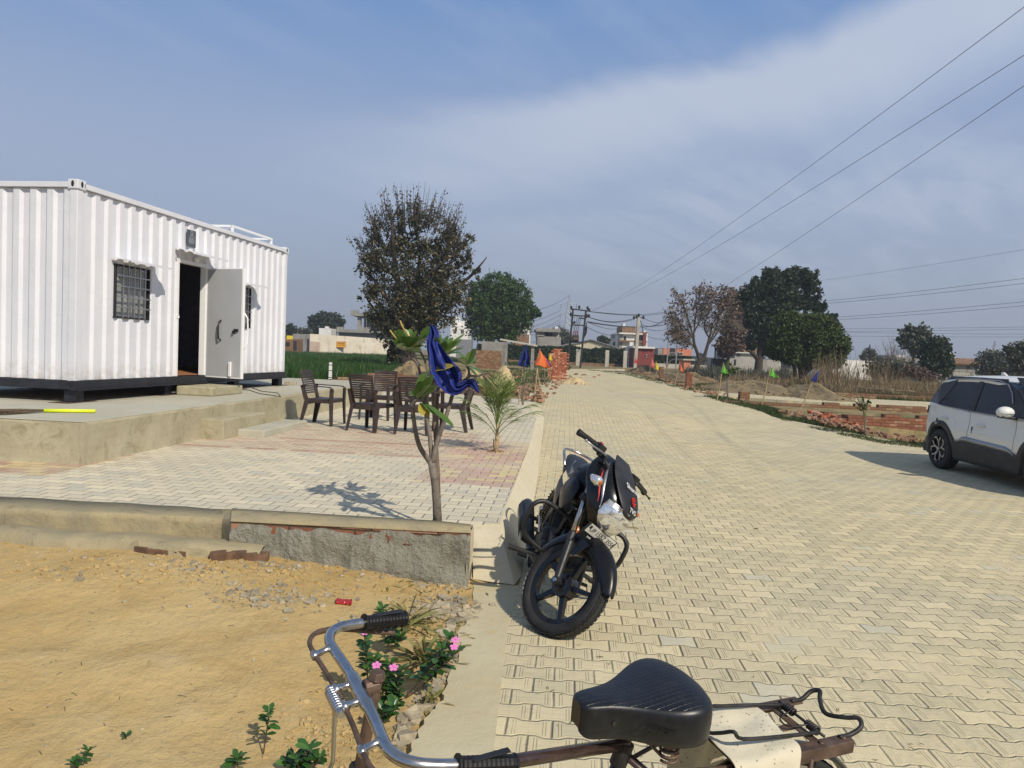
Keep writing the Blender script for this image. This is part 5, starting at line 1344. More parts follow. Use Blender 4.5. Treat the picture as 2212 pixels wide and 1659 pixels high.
for x in [-.34, -.31, -.26, -.18, -.05, .2, .5, .9, 1.2, 1.40, 1.50]:
    zr = interp(x, roofz); 
    if x < -.1: zr = 1.565+(x+.34)*.24
    r = []
    for q in np.linspace(-1, 1, 15):
        r.append(Vec((x, .70*q, zr+.0-.045*abs(q)**3-.03*abs(q)**10)))
    rows.append([Vec((x, -.705, zr-.115))]+r+[Vec((x, .705, zr-.115))])

MB().grid(rows).build('roof', M['carwhite'], sv, smooth=True, solid=.012, fix=True)
mb = MB(); mb.prism([(.14, 1.62), (.34, 1.62), (.20, 1.70), (.15, 1.70)], -.018, .018, 'y'); mb.build('shark_fin', M['carwhite'], sv, bevel=.006)
mb = MB(); mb.grid([[Vec((1.50, q*.62, 1.628)) for q in np.linspace(-1, 1, 7)], [Vec((2.25, q*.74, 1.10)) for q in np.linspace(-1, 1, 7)]]).build('windscreen', M['glassdark'], sv, solid=.006)
mb = MB(); mb.bb(-.66, 3.1, -.72, .72, .20, .30); mb.bb(-.6, -.45, -.7, .7, .3, .9); mb.bb(.45, 2.0, -.8, .8, .28, .5); mb.build('underbody', M['black'], sv)
# wheels
for cx in (0, WB):
    for s_ in (-1, 1):
        w = sub_empty('wheel', sv); r = RC_; y = s_*TW
        mb = MB(); mb.lathe([(.215, -.10), (.315, -.105), (.338, -.085), (.345, -.05), (.345, .05), (.338, .085), (.315, .105), (.215, .10)], (cx, y, RC_), 'y', 48, close=True); mb.build('tyre', M['rubber'], w, smooth=True)
        mb = MB(); mb.lathe([(0, .02*s_), (.20, .02*s_), (.218, .09*s_), (.218, -.09*s_), (.0, -.09*s_)], (cx, y, RC_), 'y', 40); mb.build('rim', M['black'], w)
        mb = MB()
        for k in range(5):
            a = 2*pi*k/5+.3
            for da in (-.16, .16):
                p0 = Vec((cx+.035*math.cos(a), y+s_*.085, RC_+.035*math.sin(a))); p1 = Vec((cx+.13*math.cos(a+da*.55), y+s_*.10, RC_+.13*math.sin(a+da*.55))); p2 = Vec((cx+.208*math.cos(a+da*1.9), y+s_*.104, RC_+.208*math.sin(a+da*1.9))); mb.bar(p0, p1, .016, .014, up=(0, 1, 0)); mb.bar(p1, p2, .020, .014, up=(0, 1, 0))
            b0 = a+.30; q0 = Vec((cx+.208*math.cos(b0), y+s_*.104, RC_+.208*math.sin(b0))); q1 = Vec((cx+.212*math.cos(b0+.32), y+s_*.104, RC_+.212*math.sin(b0+.32))); mb.bar(q0, q1, .018, .014, up=(0, 1, 0))
        mb.lathe([(0, .098*s_), (.035, .098*s_), (.03, .112*s_), (0, .114*s_)], (cx, y, RC_), 'y', 16)
        mb.build('spokes', M['alu'], w)
# ---------------------------------------------------------------- plastic armchairs
def make_chair():
    t = empty('armchair')
    # x forward, seat height .43
    rows = []
    for x in np.linspace(-.22, .24, 8):
        w = .225+.02*(x+.22)/.46; dz = -.018*math.cos((x-.0)*5); ee = .02*max(0, (x-.18)/.06)
        rows.append([Vec((x, w*q, .435+dz-ee+.014*abs(q)**3)) for q in np.linspace(-1, 1, 9)])
    MB().grid(rows).build('seat', M['chair'], t, smooth=True, solid=.012)
    mb = MB()
    mb.bar((.23, -.22, .405), (.23, .22, .405), .012, .055)
    for s_ in (-1, 1): mb.bar((-.22, s_*.235, .40), (.24, s_*.25, .40), .012, .06)
    mb.bar((-.22, -.22, .385), (-.22, .22, .385), .014, .09)
    mb.build('seat_apron', M['chair'], t, bevel=.003)
    bk = MB()
    def bp(q, h): return Vec((-.215-.165*h-.035*(1-q*q)+.03*h*h, q*(.215+.012*h), .455+.42*h+.014*(1-q*q)*(h > .9)))
    for k in range(10):
        h0, h1 = .14+k*.082, .14+k*.082+.058
        bk.grid([[bp(q, h) for q in np.linspace(-.93, .93, 9)] for h in (h0, h1)])
    for s_ in (-1, 1): bk.grid([[bp(s_*q, h) for q in (.84, 1.0)] for h in np.linspace(-.15, 1, 9)])
    bk.grid([[bp(q, h) for q in np.linspace(-1, 1, 11)] for h in (.95, 1.0, 1.03)])
    bk.build('backrest', M['chair'], t, solid=.014)
    for s_ in (-1, 1):
        am = MB(); am.grid([[Vec((x, s_*(.262+w+.012*math.sin((x+.28)*5)), z)) for w in (-.026, .0, .026)] for x, z in ((-.285, .655), (-.2, .652), (-.05, .648), (.1, .645), (.20, .640), (.245, .615), (.255, .58))])
        am.build('armrest', M['chair'], t, smooth=True, solid=.014)
        lg = MB()
        lg.grid([[Vec((x0, s_*y0, z)), Vec((x1, s_*y1, z)), Vec((x2, s_*y2, z))] for (x0, y0, x1, y1, x2, y2, z) in ((.205, .275, .255, .275, .255, .235, .61), (.20, .275, .25, .275, .25, .235, .40), (.225, .285, .262, .285, .262, .255, .0))])
        lg.build('leg', M['chair'], t, solid=.014)
        lg = MB()
        lg.grid([[Vec((x0, s_*y0, z)), Vec((x1, s_*y1, z)), Vec((x2, s_*y2, z))] for (x0, y0, x1, y1, x2, y2, z) in ((-.15, .245, -.235, .245, -.235, .18, .44), (-.18, .25, -.255, .25, -.255, .19, .35), (-.275, .275, -.32, .275, -.32, .235, .0))])
        lg.build('leg', M['chair'], t, solid=.014)
        sp = MB(); sp.bar((-.27, s_*.235, .60), (-.27, s_*.262, .66), .05, .02); sp.bar((-.235, s_*.235, .42), (-.30, s_*.245, .66), .03, .05); sp.build('arm_support', M['chair'], t)
    return t
ch0 = make_chair()
chs = [((700, 916), -10, 'dark brown plastic armchair nearest the platform, seen from its side'),
       ((803, 929), 66, 'dark brown plastic armchair seen from behind, between the side-on chair and the frangipani'),
       ((817, 905), -100, 'dark brown plastic armchair facing the camera, behind the second chair from the platform'),
       ((900, 935), 80, 'dark brown plastic armchair seen from behind the frangipani leaves'),
       ((912, 908), -95, 'dark brown plastic armchair almost hidden behind the chair at the frangipani'),
       ((975, 929), 172, 'dark brown plastic armchair seen side-on between frangipani and small palm')]
for i, ((px, py), yaw, lab) in enumerate(chs):
    o = ch0 if i == 0 else copy_tree(ch0)
    o.location = Pz(px, py, YZ+.002); o.rotation_euler = (0, 0, R(yaw)); tag(o, lab, 'chair', 'plastic armchairs in a circle on the yard')
# ---------------------------------------------------------------- leaves
def leaf_arr(P, dirs, L, W, fold=.12, curve=.0):
    """long leaves: base P (n,3), direction dirs (n,3) -> 2x2 quads each"""
    n = len(P); d = dirs/np.linalg.norm(dirs, axis=1, keepdims=True)
    up = np.tile([0, 0, 1.0], (n, 1))+rng.normal(0, .35, (n, 3)); s = np.cross(d, up); s /= np.linalg.norm(s, axis=1, keepdims=True)+1e-9; nrm = np.cross(s, d)
    L = np.broadcast_to(L, (n,))[:, None]; W = np.broadcast_to(W, (n,))[:, None]
    V = []
    for t, w in ((0, .12), (.3, .75), (.65, 1.0), (.9, .6), (1.0, .08)):
        c = P+d*L*t-np.array([0, 0, 1])*L*curve*t*t
        V += [c-s*W*w*.5+nrm*W*fold*w, c-nrm*W*fold*w*.0, c+s*W*w*.5+nrm*W*fold*w]
    V = np.stack(V, 1).reshape(-1, 3); F = []
    for i in range(4):
        for k in range(2): a = i*3+k; F.append([a, a+1, a+4, a+3])
    F = np.array(F); F = (F[None]+(np.arange(n)*15)[:, None, None]).reshape(-1, 4)
    return V, F
def c2(x, y): return (1150+x/1.843)/1.8516, (1250+y/1.843)/1.8516
YT = (Pz(945, 1150, YZ)).y
fr_ = empty('frangipani', Pz(945, 1150, YZ-.02), label='young frangipani tree with thick forked stems and long leaves just behind the yard wall', cat='tree')
B0 = Vec(fr_.location)
def fp(x, y, dy=0.0): return D(*c2(x, y), YT+dy)-B0
mb = MB()
mb.tube([fp(1108, 1590), fp(1100, 1400), fp(1085, 1250), fp(1065, 1110)], [.034, .031, .027, .030], 12)
mb.build('trunk', M['greybark'], fr_, smooth=True)
brs = [([(1065, 1125, 0), (1020, 1060, -.02), (975, 990, -.05), (945, 880, -.10), (928, 760, -.14), (925, 680, -.16), (950, 640, -.18)], .026, .016),
       ([(925, 690, -.16), (900, 655, -.15), (865, 625, -.14)], .014, .010),
       ([(1068, 1110, 0), (1055, 980, .05), (1045, 880, .08), (1022, 760, .10), (1005, 640, .10)], .024, .015),
       ([(1005, 660, .10), (990, 560, .1), (975, 440, .1), (950, 370, .08), (890, 300, .05), (870, 275, .05)], .015, .010),
       ([(1010, 600, .10), (1030, 430, .16), (1000, 330, .18), (960, 260, .2)], .012, .009),
       ([(1070, 1105, 0), (1090, 1000, .02), (1120, 900, .02), (1160, 790, .0), (1195, 680, 0), (1220, 590, 0)], .026, .018),
       ([(1220, 595, 0), (1180, 550, .08), (1130, 505, .12), (1080, 465, .14), (1060, 380, .2)], .017, .012),
       ([(1220, 595, 0), (1270, 540, -.05), (1320, 490, -.08), (1345, 460, -.1)], .019, .015),
       ([(1340, 465, -.1), (1400, 470, -.12), (1450, 450, -.14), (1500, 445, -.15)], .012, .008),
       ([(1340, 465, -.1), (1335, 420, -.08), (1320, 385, -.06)], .012, .011)]
for pts, r0, r1 in brs:
    ps = smoothpath([fp(*p) for p in pts], 3); mb = MB(); mb.tube(ps, list(np.linspace(r0*.8, r1*.75, len(ps))), 9); mb.build('branch', M['greybark'], fr_, smooth=True)
# leaves: (tip of branch, list of leaf tips)
def leaves(base, tips, W=.064, mat='frangi', nm='leaf'):
    b = fp(*base); P = []; Dd = []
    tips = list(tips)+([(base[0]+(t[0]-base[0])*random.uniform(.6, .95)+random.gauss(0, 22), base[1]+(t[1]-base[1])*random.uniform(.6, .95)+random.gauss(0, 18), t[2]+random.gauss(0, .1)) for t in tips] if len(tips) > 3 else [])
    for t in tips: e = fp(*t); P.append(b+(e-b)*.06); Dd.append(e-b)
    P = np.array([tuple(p) for p in P]); Dn = np.array([tuple(p) for p in Dd]); L = np.linalg.norm(Dn, axis=1)
    V, F = leaf_arr(P, Dn, L, W, curve=.06); return fastmesh(nm, V, F, M[mat], fr_, smooth=True)
leaves((872, 285, .05), [(760, 190, .1), (815, 120, -.1), (905, 115, .2), (950, 130, 0), (840, 240, -.1), (1000, 240, .0), (790, 130, .0), (845, 170, -.08), (870, 120, .1), (890, 170, -.1), (925, 190, .05), (960, 170, -.06), (990, 180, .1), (930, 250, -.1), (800, 250, .12), (900, 150, .15), (975, 215, .15)], nm='leaf_cluster')
leaves((960, 260, .2), [(1040, 100, .15), (1070, 130, .25), (1010, 180, .1), (945, 185, .3)], nm='leaf_cluster')
leaves((1110, 330, .2), [(1130, 160, .2), (1165, 210, .1), (1215, 180, .3), (1245, 200, .15), (1300, 150, .25), (1305, 235, .1), (1290, 255, .3), (1180, 165, .35)], .06, nm='leaf_cluster')
leaves((960, 640, -.18), [(1065, 385, -.2), (980, 500, -.3), (1030, 430, -.1), (1000, 520, -.22), (1085, 530, -.25), (1060, 560, -.1), (1080, 550, -.35), (930, 560, -.25), (1010, 610, -.05), (1045, 470, -.3)], .058, nm='leaf_cluster')
leaves((985, 650, -.2), [(1075, 740, -.3), (1210, 815, -.35), (1100, 735, -.2)], .075, nm='leaf_cluster')
leaves((980, 660, -.2), [(1030, 760, -.25), (1000, 745, -.3)], .06, 'frangiy', nm='yellow_leaf')
leaves((1035, 435, .0), [(1215, 380, -.15)], .055, 'frangiy', nm='yellow_leaf')
leaves((1320, 390, -.06), [(1375, 265, -.1), (1260, 285, 0), (1420, 430, -.2), (1350, 300, .1), (1280, 330, -.1)], .062, nm='leaf_cluster')
leaves((890, 295, .05), [(855, 240, 0)], .02, 'frangiy', nm='yellow_leaf')
mb = MB()
for pts in ([(965, 270, .1), (905, 190, .08), (850, 110, .05), (830, 60, .05)], [(860, 250, .05), (800, 190, .0), (755, 130, 0)]):
    mb.tube(smoothpath([fp(*p) for p in pts], 3), .006, 6)
mb.build('bare_stalk', simple('yellow_stalk', (.45, .34, .08), .6), fr_, smooth=True)
# stake tied to it
mb = MB(); a, b = D(*c2(1118, 1560), YT+.07), D(*c2(1062, 250), YT+.16); mb.tube([a, a.lerp(b, .3)+Vec((.006, 0, 0)), a.lerp(b, .7)-Vec((.005, 0, 0)), b], [.017, .016, .014, .012], 8)
tag(mb.build('stake', M['stake'], loc=tuple(a), smooth=True), 'weathered wooden stake holding up the frangipani behind the wall', 'stake')
# blue satin cloth draped through the branches
def cloth_strip(name, spine, mat, label, cat, n=60, m=28, fold=.03, nf=3.5, seed=1, group=None, loc=None, keep=None):
    ps = smoothpath([Vec(p[0]) for p in spine], 8); ws = np.interp(np.linspace(0, 1, len(ps)), np.linspace(0, 1, len(spine)), [p[1] for p in spine]); rows = []
    for i, p in enumerate(ps):
        t = (ps[min(i+1, len(ps)-1)]-ps[max(i-1, 0)]).normalized(); s = t.cross(Vec((0, 1, .1))).normalized(); nn = s.cross(t).normalized(); row = []
        for k in range(m+1):
            q = -1+2*k/m
            row.append(p+s*(q*ws[i]*.5)+nn*(fold*math.sin(q*nf*2+i*.10+seed)*min(1, ws[i]*6)+fold*.8*mnoise.noise((q*2.2, i*.12, seed))+.012*math.sin(q*11+i*.23)))
        rows.append(row)
    o = MB().grid(rows).build(name, mat, loc=tuple(loc if loc is not None else ps[0]), smooth=True, solid=.0015)
    tag(o, label, cat, group); return o
k_ = lambda x, y, dy: D(*c2(x, y), YT+dy)
cloth_strip('cloth', [(k_(1058, 95, .10), .02), (k_(1075, 160, .05), .09), (k_(1068, 230, .0), .085), (k_(1098, 320, -.06), .14), (k_(1140, 410, -.09), .19), (k_(1190, 480, -.10), .20), (k_(1222, 545, -.10), .13), (k_(1262, 560, -.10), .08), (k_(1325, 522, -.10), .05), (k_(1368, 530, -.1), .06), (k_(1410, 590, -.1), .012)], M['blue'], 'large blue satin cloth draped through the frangipani branches', 'cloth', fold=.028, m=40, n=90)
# ---------------------------------------------------------------- small palm
pb = Pz(1071, 976, YZ)
pm = empty('palm_plant', pb, label='small green palm growing out of the yard paving beside the sloping kerb', cat='palm')
mb = MB(); mb.tube([(0, 0, -.02), (.0, 0, .10), (.01, 0, .28), (.015, 0, .42)], [.045, .035, .022, .016], 10)
for a, h in ((2.6, .20), (.3, .24), (4.2, .16)): mb.tube([(0, 0, 0), (.04*math.cos(a), .04*math.sin(a), h*.5), (.055*math.cos(a), .055*math.sin(a), h)], [.02, .014, .004], 6)
mb.build('stem', M['bamboo'], pm, smooth=True); pm.scale = (.88, .88, .92)
for k in range(20):
    a = k*2.4+.3; ln_ = random.uniform(.55, .85); el = R(random.uniform(72, 89)) if k > 5 else R(random.uniform(48, 70)); pts = []
    p = Vec((0, 0, .22+.015*k)); d = Vec((math.cos(a)*math.cos(el), math.sin(a)*math.cos(el), math.sin(el)))
    for i in range(9): pts.append(p.copy()); p = p+d*ln_/8; d = (d+Vec((math.cos(a)*.045, math.sin(a)*.045, -.055-.035*(k < 6)))).normalized()
    mb = MB(); mb.tube(pts, list(np.linspace(.007, .002, 9)), 5)
    P = []; Q = []
    for i in range(34):
        t = .28+.72*i/34; j = min(7, int(t*8)); pp = pts[j].lerp(pts[j+1], t*8-j); tg = (pts[j+1]-pts[j]).normalized(); sd = tg.cross(Vec((0, 0, 1))).normalized()*(1 if i % 2 else -1)
        P.append(tuple(pp)); Q.append(tuple((tg*.9+sd*.55+Vec((0, 0, random.uniform(-.25, .1)))).normalized()*random.uniform(.20, .34)*(1.15-.6*t)*1.15))
    Q = np.array(Q); V, F = leaf_arr(np.array(P), Q, np.linalg.norm(Q, axis=1), .013, fold=.2, curve=.25)
    o = fastmesh('frond', V, F, M['palm'], pm); mb.build('midrib', M['palm'], o, smooth=True)
# a ring of broken paving at the palm's foot
mb = MB()
for k in range(9): a = k*.7; mb.box((.09*math.cos(a), .07*math.sin(a), .0), (.05, .04, .03), a)
o = mb.build('rubble', M['brickplain'], bevel=.004); o.location = pb; tag(o, 'broken bits of paving round the foot of the small palm', 'rubble', kind='stuff')
# ---------------------------------------------------------------- flags on poles
def flag(name, label, top, bot, tip, w, mat, base, thick=.02, group='satin flags on sticks', pole=True, cat='flag', drape=None):
    """triangular pennant; top, bot, tip in pixels, base = pixel foot of its stick"""
    g = G(*base); Y = g.y; e = empty(name, g, label=label, cat=cat, group=group)
    T, Bt, Tp = D(*top, Y)-g, D(*bot, Y)-g, D(*tip, Y)-g
    rows = []; n = 14
    for i in range(n+1):
        t = i/n; a = T.lerp(Bt, t); b = T.lerp(Tp, t); row = []
        for k in range(13):
            q = k/12; p = a.lerp(b, q)*1.0; L = (b-a).length
            p = p+Vec((0, .16*L*math.sin(q*7+t*3), -.04*L*math.sin(q*9+t*2))) if True else p
            row.append(p)
        rows.append(row)
    MB().grid(rows).build('flag_cloth', mat, e, smooth=True, solid=.004)
    if pole:
        mb = MB(); a = Vec((0, 0, -.05)); b = T+Vec((0, .02, .03)); mb.tube([a, a.lerp(b, .35)+Vec((.02, 0, 0)), a.lerp(b, .7), b], [thick, thick*.9, thick*.8, thick*.6], 6); mb.build('stick', M['bamboo'], e)
    return e
flag('flag', 'orange satin flag on a leaning stick left of the brick stack', (1166, 755), (1154, 789), (1190, 796), 1, M['orange'], (1151, 866))
flag('flag', 'small red flag between the orange flag and the brick stack', (1175, 768), (1170, 786), (1190, 787), 1, M['redf'], (1176, 822))
flag('flag', 'small blue flag beside the brick stack, behind the red one', (1181, 776), (1179, 792), (1193, 793), 1, M['blue'], (1184, 824))
flag('flag', 'small yellow flag beside the brick stack', (1189, 763), (1184, 776), (1194, 780), 1, M['yellow'], (1188, 822))
flag('flag', 'small green pennant hanging low behind the orange flag', (1160, 787), (1168, 789), (1178, 800), 1, M['green'], (1165, 840))
flag('flag', 'green satin flag on a leaning stick, left of the two green ones by the road', (1563, 785), (1557, 804), (1574, 809), 1, M['green'], (1548, 866))
flag('flag', 'green satin flag on a leaning stick in front of the bushy tree', (1666, 794), (1660, 812), (1682, 818), 1, M['green'], (1644, 876))
flag('flag', 'blue satin flag on the most slanted stick, beside the brick foundation', (1768, 800), (1752, 822), (1764, 826), 1, M['blue'], (1721, 896))
flag('flag', 'orange flag on a thin stick near the leafless tree', (1469, 783), (1468, 800), (1478, 806), 1, M['orange'], (1457, 830))
flag('flag', 'yellow flag on a brick pillar beside the road', (1417, 780), (1415, 797), (1426, 801), 1, M['yellow'], (1419, 812))
flag('flag', 'coral flag beside the maroon hut', (1409, 773), (1405, 790), (1416, 795), 1, M['pinkf'], (1401, 812))
flag('flag', 'tiny red flag at the foot of the concrete pole', (1373, 772), (1370, 784), (1379, 785), 1, M['redf'], (1373, 800))
# blue cloth tied to a sapling left of the orange flag
g = G(1129, 880)
kk = lambda px, py: D(px, py, g.y)
cloth_strip('flag', [(kk(1137, 744), .04), (kk(1136, 752), .07), (kk(1134, 765), .20), (kk(1133, 778), .27), (kk(1131, 792), .34)], M['blue'], 'hanging blue satin cloth tied to the sapling left of the orange flag', 'flag', fold=.07, n=30, m=20, group='satin flags on sticks')
# ---------------------------------------------------------------- saplings
def sapling(label, base, pts_px, leaf=None, mat='vinca', r=.018, prop=False, forks=(), nl=40, lsz=.10):
    g = G(*base); e = empty('sapling', g, label=label, cat='sapling'); Y = g.y
    q = [D(px, py, Y)-g for px, py in pts_px]; mb = MB(); mb.tube(smoothpath([Vec((0, 0, -.05))]+q, 4), list(np.linspace(r, r*.5, 4*len(q)+1)), 7); mb.build('stem', M['greybark'], e, smooth=True)
    for f in forks: mb = MB(); mb.tube(smoothpath([D(px, py, Y)-g for px, py in f], 4), list(np.linspace(r*.7, r*.4, 4*(len(f)-1)+1)), 6); mb.build('branch', M['greybark'], e, smooth=True)
    if prop: mb = MB(); mb.tube([Vec((-.12, .05, -.05)), q[-1]*.75+Vec((-.03, 0, 0))], .014, 6); mb.build('prop_stick', M['bamboo'], e)
    if leaf is not None:
        c = D(leaf[0], leaf[1], Y)-g; P = rng.normal(0, 1, (nl, 3))*np.array([leaf[2]*Y/FPX, leaf[2]*Y/FPX, leaf[3]*Y/FPX])*.5+np.array(c); Dn = rng.normal(0, 1, (nl, 3)); Dn[:, 2] -= .3
        V, F = leaf_arr(P, Dn, lsz, lsz*.35); fastmesh('leaves', V, F, M[mat], e)
sapling('slim sapling with a leafy middle standing under the hanging blue cloth', (1129, 880), [(1131, 840), (1134, 800), (1136, 748)], (1136, 806, 30, 34), 'vinca', .03, True, nl=150)
sapling('small leafy sapling between the orange flag and the brick stack', (1163, 838), [(1163, 815), (1161, 795)], (1166, 815, 16, 30), 'leaf_grey', .02, nl=90)
sapling('leafy shrub stem just left of the brick stack', (1176, 830), [(1177, 812), (1178, 800)], (1178, 815, 18, 24), 'leaf_green', .02, nl=130)
sapling('young tree with its stem beside the left green flag', (1573, 862), [(1571, 835), (1572, 812), (1570, 800)], (1578, 800, 16, 7), 'leaf_olive', .035, nl=45, lsz=.25)
sapling('bare forked sapling with a tuft of bright green leaves before the brick foundation', (1870, 942), [(1869, 920), (1866, 895), (1864, 878)], (1865, 872, 8, 14), 'leaf_olive', .022, forks=[[(1865, 885), (1855, 866), (1850, 845), (1856, 830)], [(1866, 885), (1874, 872), (1880, 856)]], nl=26, lsz=.16)
sapling('thin pale sapling between the two brick pillars', (1440, 830), [(1440, 812), (1441, 790)], None, r=.03, forks=[[(1441, 792), (1434, 780)], [(1441, 790), (1450, 778), (1462, 776)]])
sapling('short bare twig plant in the rubble beside the taller brick pillar', (1510, 842), [(1510, 832)], None, r=.02)
# ---------------------------------------------------------------- brick stack, pillars, heaps
def brickpile(label, cat, base, px_w, top_py, layers_w, depth=.5, name='brick_stack', mat='brickstack'):
    g = G(*base); s_ = g.y/FPX; h = D(base[0], top_py, g.y).z-g.z; w = px_w*s_
    e = empty(name, g, label=label, cat=cat); return e, w, h
gb = G(1205, 822); sB = gb.y/FPX; e = empty('brick_stack', gb, label='tall stack of new red bricks standing at the left edge of the road', cat='brick stack')
mb = MB(); bl_ = .23; bh = .078; bwd = .11; hs_ = (822-752)*sB; nlay = int(hs_/bh)
for L_ in range(nlay):
    z = L_*bh; x = -.48
    for col_i in range(9):
        xx = -.47+col_i*.118; topc = 1.0 if xx < .03 else .87
        if z/hs_ > topc: continue
        if z/hs_ > .80 and abs(xx) > .37: continue
        if L_ % 2 == 0 and col_i % 2 == 0 and xx < .38: mb.box((xx+.059+random.uniform(-.006, .006), .02+random.uniform(-.02, .01), z+bh*.5), (.225, .11, .072), random.uniform(-.03, .03)); mb.box((xx+.059, .15, z+bh*.5), (.225, .11, .072))
        elif L_ % 2 == 1: mb.box((xx+random.uniform(-.005, .005), .08+random.uniform(-.03, .02), z+bh*.5), (.108, .23, .072), random.uniform(-.03, .03))
mb.bb(-.42, .40, .03, .2, 0, hs_*.8)
def brickrnd():
    m = Mat('new_brick_faces'); r = m.island(); c = m.mix(r.ss(.0, .5), (.27, .085, .045), (.38, .13, .07)); c = m.mix(r.ss(.6, 1.0), c, (.55, .31, .21)); c = m.mix(m.noise(14, 5).ss(.5, .75)*.4, c, (.25, .09, .05)); return m.out(c, .9, 0, m.bumpn(m.noise(60, 4)*.004), spec=.2)
M['brickrnd'] = brickrnd()
mb.build('bricks', M['brickrnd'], e)
def heap(name, label, cat, cpx, cpy, wpx, hpx, mat, depth=None, rough=.25, kind=None, n=26, lumps=0, lumpmat=None, zoff=0, pw=1.3):
    g = G(cpx, cpy); s_ = g.y/FPX; a = wpx*s_/2; h = hpx*s_; b = depth or a*.8; seed = random.uniform(0, 99); rows = []
    for i in range(n+1):
        r = i/n; row = []
        for k in range(40):
            t = 2*pi*k/40; e1 = 1+.22*mnoise.noise((math.cos(t)*1.6, math.sin(t)*1.6, seed)); z = h*(1-r)**pw*(1-.0*r); z = h*(math.cos(r*pi)*.5+.5)**(.8 if pw < 1.5 else 1.3)
            z *= 1+rough*mnoise.noise((r*math.cos(t)*3, r*math.sin(t)*3, seed)); z += rough*h*.25*mnoise.noise((r*math.cos(t)*9, r*math.sin(t)*9, seed+5))
            row.append(Vec((a*r*e1*math.cos(t), b*r*e1*math.sin(t), z-.06*r)))
        rows.append(row)
    mb = MB().grid(rows, closed=True)
    if lumps:
        for _ in range(lumps):
            r = random.random()**.6; t = random.uniform(0, 2*pi); sz = random.uniform(.25, 1)*h*.12+.03
            z = h*(math.cos(r*pi)*.5+.5)**.8; mb.box((a*r*math.cos(t), b*r*math.sin(t), z), (sz, sz*.8, sz*.6), Matrix.Rotation(random.uniform(0, 3), 3, Vec((random.random(), random.random(), .5)).normalized()))
    o = mb.build(name, mat, smooth=True, fix=True) if not lumps else mb.build(name, mat, smooth=False, fix=True)
    o.location = g+Vec((0, 0, zoff)); o.scale.z = (.62 if name == 'earth_bank' else 1); tag(o, label, cat, kind=kind); return o
heap('sand_heap', 'spilled sand heap at the foot of the tall brick stack', 'sand', 1240, 829, 72, 15, M['sandpile'], lumps=60)
heap('sand_heap', 'pale sand heap behind the yard, left of the hanging blue cloth', 'sand', 1088, 828, 62, 36, M['sandpile'], lumps=40, rough=.35)
heap('sand_heap', 'second sand heap seen through the frangipani leaves', 'sand', 1022, 822, 60, 30, M['sandpile'], lumps=30, rough=.35)
heap('earth_mound', 'root-covered earth mound round the foot of the big peepal tree', 'earth mound', 885, 818, 130, 34, M['earthpale'], rough=.5, lumps=60, depth=2.0)
# earth banks right of the road
for i, (cx_, cy_, w_, h_, m_, lab) in enumerate([(1620, 846, 240, 34, 'earthpale', 'long pale earth bank behind the green flags'), (1490, 822, 150, 26, 'earth', 'dark earth bank behind the brick pillars'), (1745, 858, 180, 34, 'earthpale', 'pale earth bank behind the slanted blue flag'), (1880, 845, 200, 20, 'earth', 'low weedy bank in front of the dry bushes'), (1390, 806, 90, 22, 'earth', 'broken earth heap beside the concrete pole'), (1010, 842, 130, 8, 'earth', 'low brown soil ridge behind the palm')]):
    heap('earth_bank', lab, 'earth bank', cx_, cy_, w_, h_, M[m_], rough=.7, lumps=140, depth=w_*.004*6)
def pillar(label, base, wpx, top, mat='brick'):
    g = G(*base); s_ = g.y/FPX; w = wpx*s_; h = D(base[0], top, g.y).z-g.z; mb = MB(); n = max(3, int(h/.085))
    for k in range(n): z = k*h/n; mb.box((random.uniform(-.01, .01)*w*3, 0, z+h/n*.5), (w, w, h/n*.9), random.uniform(-.04, .04))
    mb.box((0, 0, h/2), (w*.9, w*.9, h*.98)); o = mb.build('brick_pillar', M[mat], fix=True); o.location = g; tag(o, label, 'brick pillar')
pillar('rough brick pillar nearer the maroon hut, by the yellow flag', (1428, 820), 9, 792, 'brickold'); pillar('taller brick pillar in front of the leafless tree', (1487, 838), 12, 804)
pillar('short weathered brick stump at the corner of the side path', (1606, 865), 20, 846, 'brickold')
def wallstrip(name, label, pts, hts, mat, thick=.23, cat='wall', zb=-.3, ragged=.03, kind=None, parent=None, top=None):
    """wall following ground points (x,y,z) with heights"""
    P_ = [Vec(p) for p in pts]; o0 = P_[0].copy(); rows = []
    n = max(2, int(sum((b-a).length for a, b in zip(P_[:-1], P_[1:]))/.24))
    for k in range(n+1):
        t = k/n; p = Vec(lerp2([tuple(q) for q in P_], t)); h = float(np.interp(t, np.linspace(0, 1, len(hts)), hts)); h = round((h+ragged*2*mnoise.noise((k*.55, 3, len(P_))))/.085)*.085 if ragged else h
        d = (P_[-1]-P_[0]).normalized(); nn = Vec((-d.y, d.x, 0)).normalized()*thick
        if rows and ragged: rows.append([p-o0+Vec((0, 0, zb)), p-o0+Vec((0, 0, lasth)), p-o0+nn+Vec((0, 0, lasth)), p-o0+nn+Vec((0, 0, zb))])
        rows.append([p-o0+Vec((0, 0, zb)), p-o0+Vec((0, 0, h)), p-o0+nn+Vec((0, 0, h)), p-o0+nn+Vec((0, 0, zb))]); lasth = h
    mb = MB().grid(rows); mb.add(rows[0], [(0, 1, 2, 3)]); mb.add(rows[-1], [(0, 1, 2, 3)])
    o = mb.build(name, M[mat] if isinstance(mat, str) else mat, fix=True); o.location = o0
    if label: tag(o, label, cat, kind=kind)
    return o
def gp(px, py, z=None):
    return Pz(px, py, z) if z is not None else G(px, py)
